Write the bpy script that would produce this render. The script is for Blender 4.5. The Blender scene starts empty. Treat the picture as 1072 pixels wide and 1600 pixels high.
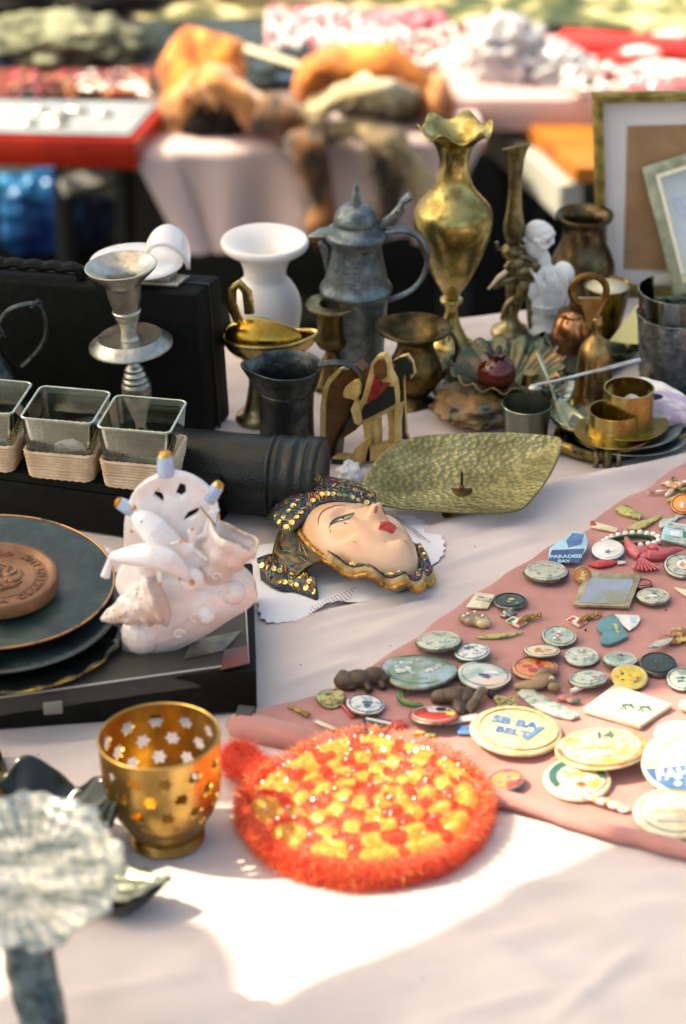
import bpy, math, random
from mathutils import Vector, Matrix, Euler, noise
D = bpy.data
SC = bpy.context.scene
COL = SC.collection
rad = math.radians
sin, cos, pi = math.sin, math.cos, math.pi

# ------------------------------------------------------------------ camera
CAMZ, PITCH, F = 1.75, rad(28.5), 4444.4      # F = focal length in photo pixels
cam = D.objects.new('camera', D.cameras.new('camera'))
COL.objects.link(cam)
cam.location = (0, 0, CAMZ)
cam.rotation_euler = (rad(90) - PITCH, 0, 0)
cam.data.sensor_fit = 'VERTICAL'
cam.data.sensor_height = 36
cam.data.lens = 100
cam.data.clip_start = 0.05
cam.data.clip_end = 200
cam.data.dof.use_dof = True
cam.data.dof.focus_distance = 2.0
cam.data.dof.aperture_fstop = 5.9
cam.data.dof.aperture_blades = 0
SC.camera = cam

# ------------------------------------------------------------------ light
SUN_D = Vector((0.64, -0.06, -0.80)).normalized()     # the way the sunlight travels
w = D.worlds.new('World')
SC.world = w
w.use_nodes = True
nt = w.node_tree
bg = nt.nodes['Background']
sky = nt.nodes.new('ShaderNodeTexSky')
sky.sky_type = 'NISHITA'
sky.sun_disc = False
sky.sun_elevation = math.asin(-SUN_D.z)
sky.sun_rotation = math.atan2(-SUN_D.x, -SUN_D.y)
sky.dust_density = 6.0
sky.ozone_density = 1.0
nt.links.new(sky.outputs[0], bg.inputs[0])
bg.inputs[1].default_value = 0.15
sun = D.objects.new('sun', D.lights.new('sun', 'SUN'))
COL.objects.link(sun)
sun.data.energy = 3.3
sun.data.angle = rad(0.35)
sun.data.color = (1.0, 0.93, 0.82)
sun.rotation_euler = (-SUN_D).to_track_quat('Z', 'Y').to_euler()
sun.location = (-4, 1, 6)
SC.view_settings.view_transform = 'Standard'
SC.view_settings.look = 'None'
SC.view_settings.exposure = 1.25
SC.view_settings.gamma = 1
SC.view_settings.use_white_balance = True
SC.view_settings.white_balance_temperature = 7700
SC.view_settings.white_balance_tint = 4
SC.render.film_transparent = False
SC.cycles.max_bounces = 10
SC.cycles.transparent_max_bounces = 12
SC.cycles.caustics_reflective = False
SC.cycles.caustics_refractive = False
SC.cycles.sample_clamp_indirect = 6

# ------------------------------------------------------------------ measuring
T = 0.755                                   # table cloth surface
T2 = T + 0.006                              # pink cloth surface
FW = Vector((0, cos(PITCH), -sin(PITCH)))
UP = Vector((0, sin(PITCH), cos(PITCH)))
RT = Vector((1, 0, 0))
CAM = Vector((0, 0, CAMZ))
def ray(x, y):
    return FW + RT * ((x - 536) / F) - UP * ((y - 800) / F)
def P(x, y, z=T):
    r = ray(x, y)
    return CAM + r * ((z - CAMZ) / r.z)
def RP(x, y, p0, n):
    r = ray(x, y)
    return CAM + r * ((p0 - CAM).dot(n) / r.dot(n))
def depth(p):
    return (Vector(p) - CAM).dot(FW)
def elev(p):
    d = (Vector(p) - CAM)
    return math.asin(-d.z / d.length)
def V(root, px, py, dy=0.0):
    """local point: the upright plane y = root.y + dy seen at a pixel"""
    r = ray(px, py)
    o = root.location
    q = CAM + r * ((o.y + dy) / r.y)
    return Vector((q.x - o.x, dy, q.z - o.z))
def H(root, py):
    return V(root, 536, py).z

# ------------------------------------------------------------------ objects
def tag(o, label=None, cat=None, group=None, kind=None):
    if label: o['label'] = label
    if cat: o['category'] = cat
    if group: o['group'] = group
    if kind: o['kind'] = kind
    return o
def root(name, label, cat, loc, rz=0, group=None):
    o = D.objects.new(name, None)
    o.empty_display_size = 0.02
    COL.objects.link(o)
    o.location = loc
    o.rotation_euler = (0, 0, rz)
    return tag(o, label, cat, group)
def basis(xd, yd, zd, o=(0, 0, 0)):
    m = Matrix.Identity(4)
    for i, a in enumerate((xd, yd, zd)):
        for j in range(3): m[j][i] = a[j]
    for j in range(3): m[j][3] = o[j]
    return m
def rotm(rx=0, ry=0, rz=0, loc=(0, 0, 0)):
    return Matrix.Translation(loc) @ Euler((rx, ry, rz)).to_matrix().to_4x4()
def crom(pts, n=6, closed=False):
    pts = [Vector(p) for p in pts]
    N = len(pts)
    if N < 3: return pts
    out = []
    rng = range(N if closed else N - 1)
    for i in rng:
        if closed:
            a, b, c, d = pts[i - 1], pts[i], pts[(i + 1) % N], pts[(i + 2) % N]
        else:
            a, b, c, d = pts[max(i - 1, 0)], pts[i], pts[i + 1], pts[min(i + 2, N - 1)]
        for k in range(n):
            t = k / n
            out.append(0.5 * ((2 * b) + (c - a) * t + (2 * a - 5 * b + 4 * c - d) * t * t + (3 * b - a - 3 * c + d) * t ** 3))
    if not closed: out.append(pts[-1])
    return out

class MB:
    def __init__(s):
        s.v, s.f, s.mi, s.cur = [], [], [], 0
    def add(s, vs, fs, M=None):
        k = len(s.v)
        s.v += [(M @ Vector(p)) if M else Vector(p) for p in vs]
        s.f += [tuple(i + k for i in f) for f in fs]
        s.mi += [s.cur] * len(fs)
        return s
    def mat(s, i):
        s.cur = i
        return s
    def box(s, sx, sy, sz, M=None, c=(0, 0, 0)):
        x, y, z = sx / 2, sy / 2, sz / 2
        vs = [(c[0] + a * x, c[1] + b * y, c[2] + d * z) for d in (-1, 1) for b in (-1, 1) for a in (-1, 1)]
        return s.add(vs, [(0, 2, 3, 1), (4, 5, 7, 6), (0, 1, 5, 4), (2, 6, 7, 3), (0, 4, 6, 2), (1, 3, 7, 5)], M)
    def hexa(s, bot, top):
        return s.add(list(bot) + list(top), [(3, 2, 1, 0), (4, 5, 6, 7), (0, 1, 5, 4), (1, 2, 6, 5), (2, 3, 7, 6), (3, 0, 4, 7)])
    def lathe(s, prof, seg=48, M=None, fr=None, cap=True):
        """prof: (radius, height) pairs; fr(theta, r, h, i) -> (r, h) wobbles it"""
        n = len(prof)
        vs, fs = [], []
        for i, (r, h) in enumerate(prof):
            for k in range(seg):
                th = 2 * pi * k / seg
                rr, hh = fr(th, r, h, i) if fr else (r, h)
                vs.append((rr * cos(th), rr * sin(th), hh))
        for i in range(n - 1):
            for k in range(seg):
                a, b = i * seg + k, i * seg + (k + 1) % seg
                fs.append((a, b, b + seg, a + seg))
        if cap:
            fs.append(tuple(range(seg))[::-1])
            fs.append(tuple((n - 1) * seg + k for k in range(seg)))
        return s.add(vs, fs, M)
    def tube(s, path, r, seg=8, M=None, flat=1.0, up=None, closed=False, cap=True):
        path = [Vector(p) for p in path]
        n = len(path)
        R = r if isinstance(r, (list, tuple)) else [r] * n
        if len(R) != n:
            R = [R[min(int(i * (len(R) - 1) / (n - 1)), len(R) - 2)] * (1 - (i * (len(R) - 1) / (n - 1)) % 1)
                 + R[min(int(i * (len(R) - 1) / (n - 1)) + 1, len(R) - 1)] * ((i * (len(R) - 1) / (n - 1)) % 1) if i < n - 1 else R[-1] for i in range(n)]
        vs, fs = [], []
        u = Vector(up) if up else None
        if u is None:
            t = (path[1] - path[0]).normalized()
            u = Vector((0, 0, 1)) if abs(t.z) < 0.9 else Vector((0, 1, 0))
        for i, p in enumerate(path):
            t = (path[(i + 1) % n] - path[i - 1]) if closed else (path[min(i + 1, n - 1)] - path[max(i - 1, 0)])
            t = t.normalized() if t.length > 1e-9 else Vector((0, 0, 1))
            sd = t.cross(u)
            if sd.length < 1e-6: sd = t.orthogonal()
            sd.normalize()
            uu = sd.cross(t).normalized()
            if up is None: u = uu
            for k in range(seg):
                a = 2 * pi * k / seg
                vs.append(p + sd * (cos(a) * R[i]) + uu * (sin(a) * R[i] * flat))
        for i in range(n if closed else n - 1):
            j = (i + 1) % n
            for k in range(seg):
                k2 = (k + 1) % seg
                fs.append((i * seg + k, i * seg + k2, j * seg + k2, j * seg + k))
        if cap and not closed:
            fs.append(tuple(range(seg))[::-1])
            fs.append(tuple((n - 1) * seg + k for k in range(seg)))
        return s.add(vs, fs, M)
    def ball(s, c, r, M=None, nu=16, nv=10, fn=None):
        rx, ry, rz = r if isinstance(r, (tuple, list)) else (r, r, r)
        vs, fs = [], []
        for j in range(nv + 1):
            ph = pi * (j + 0.02 if j == 0 else j - 0.02 if j == nv else j) / nv
            for i in range(nu):
                th = 2 * pi * i / nu
                d = Vector((sin(ph) * cos(th), sin(ph) * sin(th), cos(ph)))
                k = fn(d) if fn else 1
                vs.append((c[0] + rx * d.x * k, c[1] + ry * d.y * k, c[2] + rz * d.z * k))
        for j in range(nv):
            for i in range(nu):
                a, b = j * nu + i, j * nu + (i + 1) % nu
                fs.append((a, a + nu, b + nu, b))
        fs.append(tuple(range(nu)))
        fs.append(tuple(nv * nu + k for k in range(nu))[::-1])
        return s.add(vs, fs, M)
    def prism(s, outl, h, M=None, z0=0, taper=1.0, dome=0.0):
        """outline in the xy plane, raised from z0 by h"""
        n = len(outl)
        cx = sum(p[0] for p in outl) / n
        cy = sum(p[1] for p in outl) / n
        vs = [(p[0], p[1], z0) for p in outl]
        vs += [(cx + (p[0] - cx) * taper, cy + (p[1] - cy) * taper, z0 + h) for p in outl]
        fs = [tuple(range(n))[::-1]] + [(i, (i + 1) % n, n + (i + 1) % n, n + i) for i in range(n)]
        if dome:
            for q in (0.8, 0.55, 0.25):
                k = len(vs) - n
                z = z0 + h + dome * (1 - q * q)
                vs += [(cx + (p[0] - cx) * taper * q, cy + (p[1] - cy) * taper * q, z) for p in outl]
                fs += [(k + i, k + (i + 1) % n, k + n + (i + 1) % n, k + n + i) for i in range(n)]
        fs.append(tuple(range(len(vs) - n, len(vs))))
        return s.add(vs, fs, M)
    def grid(s, fn, nu, nv, M=None):
        vs = [fn(i / nu, j / nv) for j in range(nv + 1) for i in range(nu + 1)]
        fs = [(j * (nu + 1) + i, j * (nu + 1) + i + 1, (j + 1) * (nu + 1) + i + 1, (j + 1) * (nu + 1) + i) for j in range(nv) for i in range(nu)]
        return s.add(vs, fs, M)
    def build(s, name, mats, parent=None, smooth=True, bevel=0, remesh=0, sub=0, solid=0, smooth_it=0, angle=40):
        me = D.meshes.new(name)
        me.from_pydata([tuple(p) for p in s.v], [], s.f)
        me.update()
        o = D.objects.new(name, me)
        COL.objects.link(o)
        ml = mats if isinstance(mats, (list, tuple)) else [mats]
        for m in ml: me.materials.append(m)
        if any(s.mi): me.polygons.foreach_set('material_index', s.mi)
        mods = False
        if remesh:
            a = o.modifiers.new('r', 'REMESH'); a.mode = 'VOXEL'; a.voxel_size = remesh; a.use_smooth_shade = True
            mods = True
            if smooth_it:
                b = o.modifiers.new('s', 'SMOOTH'); b.iterations = smooth_it; b.factor = 0.5
        if bevel:
            a = o.modifiers.new('b', 'BEVEL'); a.width = bevel; a.segments = 2; a.limit_method = 'ANGLE'; mods = True
        if solid:
            a = o.modifiers.new('so', 'SOLIDIFY'); a.thickness = solid; a.offset = 0; mods = True
        if sub:
            a = o.modifiers.new('u', 'SUBSURF'); a.levels = sub; a.render_levels = sub; mods = True
        if mods: bake(o)
        me = o.data
        if smooth:
            me.polygons.foreach_set('use_smooth', [True] * len(me.polygons))
            if angle < 180:
                try: me.set_sharp_from_angle(angle=rad(angle))
                except Exception: pass
        if parent: o.parent = parent
        return o
def bake(o):
    dg = bpy.context.evaluated_depsgraph_get()
    me = D.meshes.new_from_object(o.evaluated_get(dg))
    old = o.data
    o.modifiers.clear()
    o.data = me
    me.name = old.name
    D.meshes.remove(old)
def pxlathe(r, prof, sm=4, tilt=None, axis_x=None):
    """profile measured in the photo: (row of ring centre, radius px) -> metres"""
    out = []
    for y, rp in prof:
        h = H(r, y)
        out.append((max(rp, 0.01) * depth(r.location + Vector((0, 0, h))) / F, h))
    if sm > 1:
        out = [(max(p.x, 0.00001), p.y) for p in crom([Vector((a, b, 0)) for a, b in out], sm)]
    return out
def px(r, n=1.0):
    return n * depth(r.location) / F

# ------------------------------------------------------------------ materials
def rgb(c):
    return (c[0], c[1], c[2], 1)
def S(r, g, b):
    """sRGB 0-255 to linear"""
    f = lambda v: (v / 255 / 12.92) if v / 255 <= 0.04045 else ((v / 255 + 0.055) / 1.055) ** 2.4
    return (f(r), f(g), f(b))
MC = {}
def M(name, c1, c2=None, rough=0.5, metal=0.0, ns=40, bump=0.0, bs=None, c3=None, trans=0, spec=0.5, coat=0, vor=False, sheen=0, contrast=0.12, stretch=None, bdist=0.002, sss=0):
    if name in MC: return MC[name]
    m = D.materials.new(name)
    m.use_nodes = True
    n, l = m.node_tree.nodes, m.node_tree.links
    b = n['Principled BSDF']
    b.inputs['Base Color'].default_value = rgb(c1)
    b.inputs['Roughness'].default_value = rough
    b.inputs['Metallic'].default_value = metal
    b.inputs['Specular IOR Level'].default_value = spec
    if trans: b.inputs['Transmission Weight'].default_value = trans
    if coat:
        b.inputs['Coat Weight'].default_value = coat
        b.inputs['Coat Roughness'].default_value = 0.08
    if sheen: b.inputs['Sheen Weight'].default_value = sheen
    if sss:
        b.inputs['Subsurface Weight'].default_value = sss
        b.inputs['Subsurface Scale'].default_value = 0.01
    tc = n.new('ShaderNodeTexCoord')
    src = tc.outputs['Object']
    if stretch:
        mp = n.new('ShaderNodeMapping')
        mp.inputs['Scale'].default_value = stretch
        l.new(src, mp.inputs[0]); src = mp.outputs[0]
    if c2:
        nz = n.new('ShaderNodeTexNoise')
        nz.inputs['Scale'].default_value = ns
        nz.inputs['Detail'].default_value = 6
        nz.inputs['Roughness'].default_value = 0.62
        l.new(src, nz.inputs[0])
        cr = n.new('ShaderNodeValToRGB')
        e = cr.color_ramp.elements
        e[0].position, e[0].color = 0.5 - contrast, rgb(c1)
        e[1].position, e[1].color = 0.5 + contrast, rgb(c2)
        if c3:
            q = e.new(0.5); q.color = rgb(c3)
        l.new(nz.outputs[0], cr.inputs[0])
        l.new(cr.outputs[0], b.inputs['Base Color'])
        if metal:
            mr = n.new('ShaderNodeMapRange')
            mr.inputs[1].default_value, mr.inputs[2].default_value = 0.3, 0.7
            mr.inputs[3].default_value, mr.inputs[4].default_value = max(rough - 0.1, 0.05), min(rough + 0.15, 1)
            l.new(nz.outputs[0], mr.inputs[0]); l.new(mr.outputs[0], b.inputs['Roughness'])
    if bump:
        if vor:
            t = n.new('ShaderNodeTexVoronoi'); t.inputs['Scale'].default_value = bs or 200
        else:
            t = n.new('ShaderNodeTexNoise'); t.inputs['Scale'].default_value = bs or 200; t.inputs['Detail'].default_value = 4
        l.new(src, t.inputs[0] if not vor else t.inputs['Vector'])
        bp = n.new('ShaderNodeBump')
        bp.inputs['Strength'].default_value = bump
        bp.inputs['Distance'].default_value = bdist
        l.new(t.outputs[0], bp.inputs['Height'])
        l.new(bp.outputs[0], b.inputs['Normal'])
    MC[name] = m
    return m
BRASS = M('brass', S(206, 186, 118), S(140, 122, 70), rough=0.24, metal=1, ns=45, bump=0.15, bs=90)
OLDBRASS = M('old_brass', S(158, 146, 106), S(92, 84, 60), rough=0.36, metal=1, ns=60, bump=0.25, bs=160)
DARKBRASS = M('dark_brass', S(120, 100, 60), S(58, 48, 32), rough=0.4, metal=1, ns=50, bump=0.3, bs=140)
PEWTER = M('pewter', S(128, 138, 140), S(86, 98, 104), rough=0.45, metal=1, ns=90, bump=0.35, bs=300)
DARKPEWTER = M('dark_pewter', S(96, 102, 100), S(56, 62, 62), rough=0.4, metal=1, ns=70, bump=0.35, bs=220)
SILVER = M('silver', S(206, 204, 194), S(160, 160, 150), rough=0.36, metal=1, ns=60, bump=0.25, bs=180)
BLACK = M('black_leatherette', (0.003, 0.004, 0.003), (0.006, 0.007, 0.006), rough=0.6, ns=120, bump=0.3, bs=700, spec=0.15)
BLACKG = M('black_gloss', (0.006, 0.009, 0.008), rough=0.12, spec=0.5)
PORC = M('porcelain', (0.82, 0.78, 0.76), (0.88, 0.86, 0.86), rough=0.18, ns=30, coat=0.4, sss=0.1)
WHITECER = M('white_ceramic', (0.86, 0.83, 0.79), (0.90, 0.88, 0.85), rough=0.35, ns=25, bump=0.1, bs=60)
def thin_glass(name, tint, glossy=(0.95, 1.0, 0.95)):
    m = D.materials.new(name); m.use_nodes = True
    n, l = m.node_tree.nodes, m.node_tree.links
    n.remove(n['Principled BSDF'])
    t, g, x, f = n.new('ShaderNodeBsdfTransparent'), n.new('ShaderNodeBsdfGlossy'), n.new('ShaderNodeMixShader'), n.new('ShaderNodeFresnel')
    t.inputs[0].default_value = rgb(tint); g.inputs[0].default_value = rgb(glossy); g.inputs[1].default_value = 0.03
    f.inputs[0].default_value = 1.5
    mt = n.new('ShaderNodeMath'); mt.operation = 'MULTIPLY_ADD'; mt.inputs[1].default_value = 1.5; mt.inputs[2].default_value = 0.015
    l.new(f.outputs[0], mt.inputs[0]); l.new(mt.outputs[0], x.inputs[0]); l.new(t.outputs[0], x.inputs[1]); l.new(g.outputs[0], x.inputs[2]); l.new(x.outputs[0], n['Material Output'].inputs[0])
    return m
GLASS = thin_glass('clear_glass', (0.93, 0.96, 0.92))
GLASSEDGE = M('glass_edge', S(150, 170, 140), S(206, 214, 190), rough=0.12, ns=60, spec=1.0, trans=0.35)
def gold(n='gilt'): return M(n, S(226, 170, 80), S(190, 120, 50), rough=0.25, metal=1, ns=120)
GOLD = gold()
WOOD = M('wood', S(190, 130, 62), S(150, 92, 40), rough=0.5, ns=6, stretch=(1, 12, 12), bump=0.1)
rnd = random.Random(7)
# ================================================================== setting
g = MB().grid(lambda u, v: (-14 + 28 * u, -6 + 34 * v, 0.004 * noise.noise((u * 90, v * 90, 1))), 60, 60)
tag(g.build('ground', M('asphalt', (0.075, 0.07, 0.06), (0.15, 0.135, 0.115), rough=0.9, ns=3, bump=0.5, bs=120, bdist=0.005)), kind='structure')

def table(name, label, x0, x1, y0, y1, z, th=0.03):
    r = root(name, label, 'table', ((x0 + x1) / 2, (y0 + y1) / 2, 0))
    wx, wy = x1 - x0, y1 - y0
    MB().box(wx, wy, th, c=(0, 0, z - th / 2)).build('tabletop', WOOD, r, bevel=0.003)
    for sx in (-1, 1):
        for sy in (-1, 1):
            MB().box(0.05, 0.05, z - th, c=(sx * (wx / 2 - 0.08), sy * (wy / 2 - 0.08), (z - th) / 2)).build('leg', M('table_leg', (0.02, 0.02, 0.02), rough=0.4), r, bevel=0.004)
    return r
def drape(name, label, cat, corners, z, hang, mat, folds=None, nu=150, nv=150, group=None):
    """cloth over a table: quad of corners (front-left, front-right, back-right, back-left), hanging at the rim"""
    fl, fr_, br, bl = [Vector(c) for c in corners]
    mb = MB()
    e = 0.16
    def fn(u, v):
        U, Vv = -e + (1 + 2 * e) * u, -e + (1 + 2 * e) * v
        cu, cv = min(max(U, 0), 1), min(max(Vv, 0), 1)
        p = (fl * (1 - cu) + fr_ * cu) * (1 - cv) + (bl * (1 - cu) + br * cu) * cv
        out = max(abs(U - cu), abs(Vv - cv)) / e
        zz = z
        if folds: zz += folds(p.x, p.y)
        if out > 0:
            k = 2.2 * sin((U + Vv * 1.3) * 34) * 0.008 * out + 0.006 * noise.noise((U * 9, Vv * 9, 3))
            cen = (fl + fr_ + br + bl) / 4
            dirv = Vector((0, 0, 0))
            if U != cu: dirv += (fr_ - fl).normalized() * (1 if U > cu else -1)
            if Vv != cv: dirv += (bl - fl).normalized() * (1 if Vv > cv else -1)
            p = p + dirv * (0.008 + 0.02 * out + k)
            zz = z - 0.004 - hang * out
        return (p.x, p.y, zz)
    mb.grid(fn, nu, nv)
    return tag(mb.build(name, mat, angle=180), label, cat, group)

# first table, back edge runs up to the right
cl = P(0, 583); cr_ = P(1072, 452)
dirb = (cr_ - cl).normalized()
BL = cl - dirb * 0.35; BR = cr_ + dirb * 0.35
perp = Vector((dirb.y, -dirb.x, 0))
FL = BL + perp * 1.45; FR = BR + perp * 1.45
tr = root('market_table', 'trestle table under the pale pink cloth that carries the bric-a-brac', 'table', (BL + BR + FL + FR) / 4 * 1.0)
tr.location.z = 0
ang = math.atan2(dirb.y, dirb.x)
tr.rotation_euler = (0, 0, ang)
wx, wy = (BR - BL).length, 1.45
MB().box(wx - 0.006, wy - 0.006, 0.03, c=(0, 0, 0.731)).build('tabletop', WOOD, tr, bevel=0.003)
for sx in (-1, 1):
    for sy in (-1, 1):
        MB().box(0.05, 0.05, 0.716, c=(sx * (wx / 2 - 0.08), sy * (wy / 2 - 0.08), 0.358)).build('leg', M('table_leg', (0.02, 0.02, 0.02), rough=0.4), tr)
def segd(x, y, a, b):
    ax, ay, bx, by = a.x, a.y, b.x, b.y
    dx, dy = bx - ax, by - ay
    t = min(max(((x - ax) * dx + (y - ay) * dy) / (dx * dx + dy * dy), 0), 1)
    return math.hypot(x - ax - t * dx, y - ay - t * dy), t
FOLDS = [(P(640, 845), P(1110, 712), 0.012, 0.010), (P(600, 812), P(930, 750), 0.007, 0.010), (P(410, 985), P(760, 905), 0.005, 0.006), (P(440, 1000), P(700, 935), 0.004, 0.004), (P(600, 915), P(860, 830), 0.004, 0.005), (P(0, 1168), P(380, 1150), 0.003, 0.004), (P(420, 1075), P(560, 1030), 0.003, 0.004), (P(700, 640), P(560, 680), 0.003, 0.006), (P(560, 1410), P(1072, 1365), 0.003, 0.008), (P(860, 1600), P(1000, 1480), 0.003, 0.006), (P(100, 1560), P(330, 1520), 0.003, 0.007), (P(650, 1600), P(900, 1545), 0.003, 0.006),
         (P(430, 1040), P(640, 985), 0.0025, 0.006), (P(560, 1000), P(700, 950), 0.003, 0.007),
         (P(690, 870), P(1000, 760), 0.005, 0.012), (P(640, 1500), P(1100, 1400), 0.003, 0.01), (P(420, 960), P(720, 850), 0.003, 0.01),
         (P(20, 1190), P(420, 1165), 0.002, 0.008), (P(500, 1560), P(1072, 1500), 0.0015, 0.02), (P(700, 1440), P(960, 1600), 0.002, 0.014)]
def folds1(x, y):
    z = 0
    if 0.8 < y < 2.6 and abs(x) < 0.6:
        for a, b, h, wd in FOLDS:
            d, t = segd(x, y, a, b)
            if d < wd * 3:
                z += h * math.exp(-(d / wd) ** 2) * sin(pi * min(max(t, 0.02), 0.98)) ** 0.5
        z += 0.0028 * noise.noise((x * 7 + y * 4, y * 16 - x * 9, 0)) + 0.0015 * noise.noise((x * 20 + y * 12, y * 52 - x * 22, 4)) + 0.0012 * max(0, noise.noise((x * 11 + y * 5, y * 30 - x * 16, 9))) ** 1.5
    return z - 0.0008
cloth_m = M('pink_white_cloth', (0.60, 0.515, 0.48), (0.67, 0.58, 0.55), rough=0.85, ns=9, bump=0.25, bs=900, bdist=0.0005, sheen=0.3)
def cloth1():
    mb = MB()
    nu, nv = 560, 620
    e = 0.10
    def fn(u, v):
        U, Vv = -e + (1 + 2 * e) * u, -e + (1 + 2 * e) * v
        cu, cv = min(max(U, 0), 1), min(max(Vv, 0), 1)
        p = (FL * (1 - cu) + FR * cu) * (1 - cv) + (BL * (1 - cu) + BR * cu) * cv
        zz = T + folds1(p.x, p.y)
        out = max(abs(U - cu), abs(Vv - cv)) / e
        if out > 0:
            dv = Vector((0, 0, 0))
            if U != cu: dv += dirb * (1 if U > cu else -1)
            if Vv != cv: dv += -perp * (1 if Vv > cv else -1)
            k = 0.012 * sin((U - Vv) * 60) * out
            p = p + dv * (0.006 + 0.015 * min(out * 3, 1) + k)
            zz = T - 0.006 - 0.35 * max(out - 0.06, 0)
        return (p.x, p.y, zz)
    mb.grid(fn, nu, nv)
    return mb
tag(cloth1().build('tablecloth', cloth_m, angle=180), 'pale pinkish white cloth spread over the near market table', 'tablecloth')

# rose coloured cloth under the badges, its front edge rolled
A_ = [(375, 1122), (440, 1104), (500, 1088), (560, 1055), (640, 1005), (700, 960), (760, 920), (820, 882), (880, 846), (915, 832), (950, 798), (1010, 765), (1075, 722), (1200, 655), (1330, 600)]
B_ = [(378, 1150), (470, 1172), (560, 1198), (660, 1228), (760, 1258), (800, 1268), (860, 1286), (900, 1300), (960, 1318), (1010, 1330), (1072, 1346), (1130, 1362), (1200, 1385), (1280, 1410), (1400, 1450)]
Aw = crom([P(*a) for a in A_], 12)
Bw = crom([P(*b) for b in B_], 12)
def rose(u, v):
    i = u * (len(Aw) - 1)
    k = min(int(i), len(Aw) - 2); t = i - k
    a = Aw[k].lerp(Aw[k + 1], t); b = Bw[k].lerp(Bw[k + 1], t)
    p = a.lerp(b, v)
    edge = min(v * (b - a).length, (1 - v) * (b - a).length * 1.0)
    z = T + 0.0045 * min(edge / 0.006, 1) ** 0.5 + 0.0006
    if edge > 0.004:
        z += 0.0010 * noise.noise((p.x * 26 + p.y * 6, p.y * 38, 5)) + 0.0008 * noise.noise((p.x * 70, p.y * 90, 9))
    p.x += 0.0012 * sin(u * 90) * (1 - v); 
    return (p.x, p.y, z)
rose_m = M('rose_cloth', (0.42, 0.185, 0.16), (0.49, 0.225, 0.20), rough=0.9, ns=25, bump=0.25, bs=1100, bdist=0.0005, sheen=0.3)
rr = root('rose_cloth', 'dusty rose cloth with a rolled front edge under the badges and pins', 'cloth', P(800, 1100))
def loc(r, p): return Vector(p) - r.location
mb = MB().grid(lambda u, v: loc(rr, rose(u, v)), 220, 110)
mb.build('cloth_sheet', rose_m, rr, angle=180)
path = [loc(rr, p + Vector((0, 0, 0.0055 + 0.001 * noise.noise((i * 0.07, 2, 0))))) for i, p in enumerate(Bw)]
path[0] = path[0] + Vector((0, 0.004, 0))
R = [0.0115 - 0.0055 * min(i / 60, 1) + 0.0012 * noise.noise((i * 0.11, 0, 3)) for i in range(len(path))]
MB().tube([p + Vector((0, 0.004, 0)) for p in path], R, seg=14, flat=0.72).build('rolled_hem', rose_m, rr, angle=180)
e0 = loc(rr, P(378, 1141)) + Vector((-0.0025, 0.003, 0.0075))
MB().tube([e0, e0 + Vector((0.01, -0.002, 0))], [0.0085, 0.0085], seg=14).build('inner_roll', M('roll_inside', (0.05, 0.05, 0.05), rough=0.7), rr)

# unseen awnings added for shade, edges cut to the wanted shadow outline
ZA = 2.25
def up_sun(x, y, z=ZA, zb=T):
    p = P(x, y, zb)
    return p - SUN_D * ((p.z - z) / SUN_D.z)
def awning(name, label, edge, far, mat, wob=0.006):
    """edge: list of world points of the visible-shadow edge; far: vector to the far side"""
    r = root(name, label, 'awning', edge[len(edge) // 2] + far / 2)
    r.location.z = 0
    n = 300
    E = crom(edge, 16)
    def fn(u, v):
        i = u * (len(E) - 1); k = min(int(i), len(E) - 2)
        p = E[k].lerp(E[k + 1], i - k) + far * v
        return Vector((p.x, p.y, p.z + 0.12 * v * (1 - v) + 0.01 * sin(u * 60) * v)) - r.location
    MB().grid(fn, n, 10).build('canopy', mat, r, angle=180, solid=0.002)
    for p in (E[0] + far * 0.98, E[0] + far * 0.02):
        MB().tube([Vector((p.x, p.y, 0)) - r.location, p - r.location], 0.02, seg=10).build('pole', M('awning_pole', (0.5, 0.5, 0.5), rough=0.4, metal=1), r)
    return r
awn = D.materials.new('awning_fabric')
awn.use_nodes = True
_n, _l = awn.node_tree.nodes, awn.node_tree.links
_o = _n['Material Output']; _n.remove(_n['Principled BSDF'])
_d = _n.new('ShaderNodeBsdfDiffuse'); _t = _n.new('ShaderNodeBsdfTranslucent'); _m = _n.new('ShaderNodeMixShader')
_d.inputs[0].default_value = (0.80, 0.76, 0.70, 1); _t.inputs[0].default_value = (0.93, 0.84, 0.74, 1)
_m.inputs[0].default_value = 0.66
_l.new(_d.outputs[0], _m.inputs[1]); _l.new(_t.outputs[0], _m.inputs[2]); _l.new(_m.outputs[0], _o.inputs[0])
EU = [(-1900, 1150), (-900, 1190), (-300, 1215), (0, 1230), (180, 1243), (360, 1256), (460, 1215), (600, 1160), (800, 1130), (1072, 1085), (1300, 1050), (1900, 960), (2600, 850)]
ELo = [(-900, 1900), (-300, 1600), (-60, 1570), (10, 1545), (50, 1470), (110, 1432), (180, 1424), (250, 1428), (320, 1446), (352, 1480), (368, 1530), (378, 1580), (410, 1577), (500, 1532), (620, 1480), (800, 1392), (955, 1318), (1100, 1285), (1300, 1230), (1800, 1100)]  # bulge in this edge widens the shade cast below the embossed dish
awning('added_shade_awning', 'unseen cream canvas awning on poles, added to shade the table of bric-a-brac', [up_sun(*q) for q in EU], Vector((0.0, 1.30, 0.06)), awn)
awning('added_front_shade', 'unseen grey canvas sheet added to cast the shade in front of the stall', [up_sun(*q) for q in ELo], Vector((0.0, -1.0, 0.1)), M('grey_canvas', (0.20, 0.17, 0.15), (0.24, 0.21, 0.18), rough=0.9, ns=8))  # added unseen sheet, only there to cast the near shade
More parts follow.
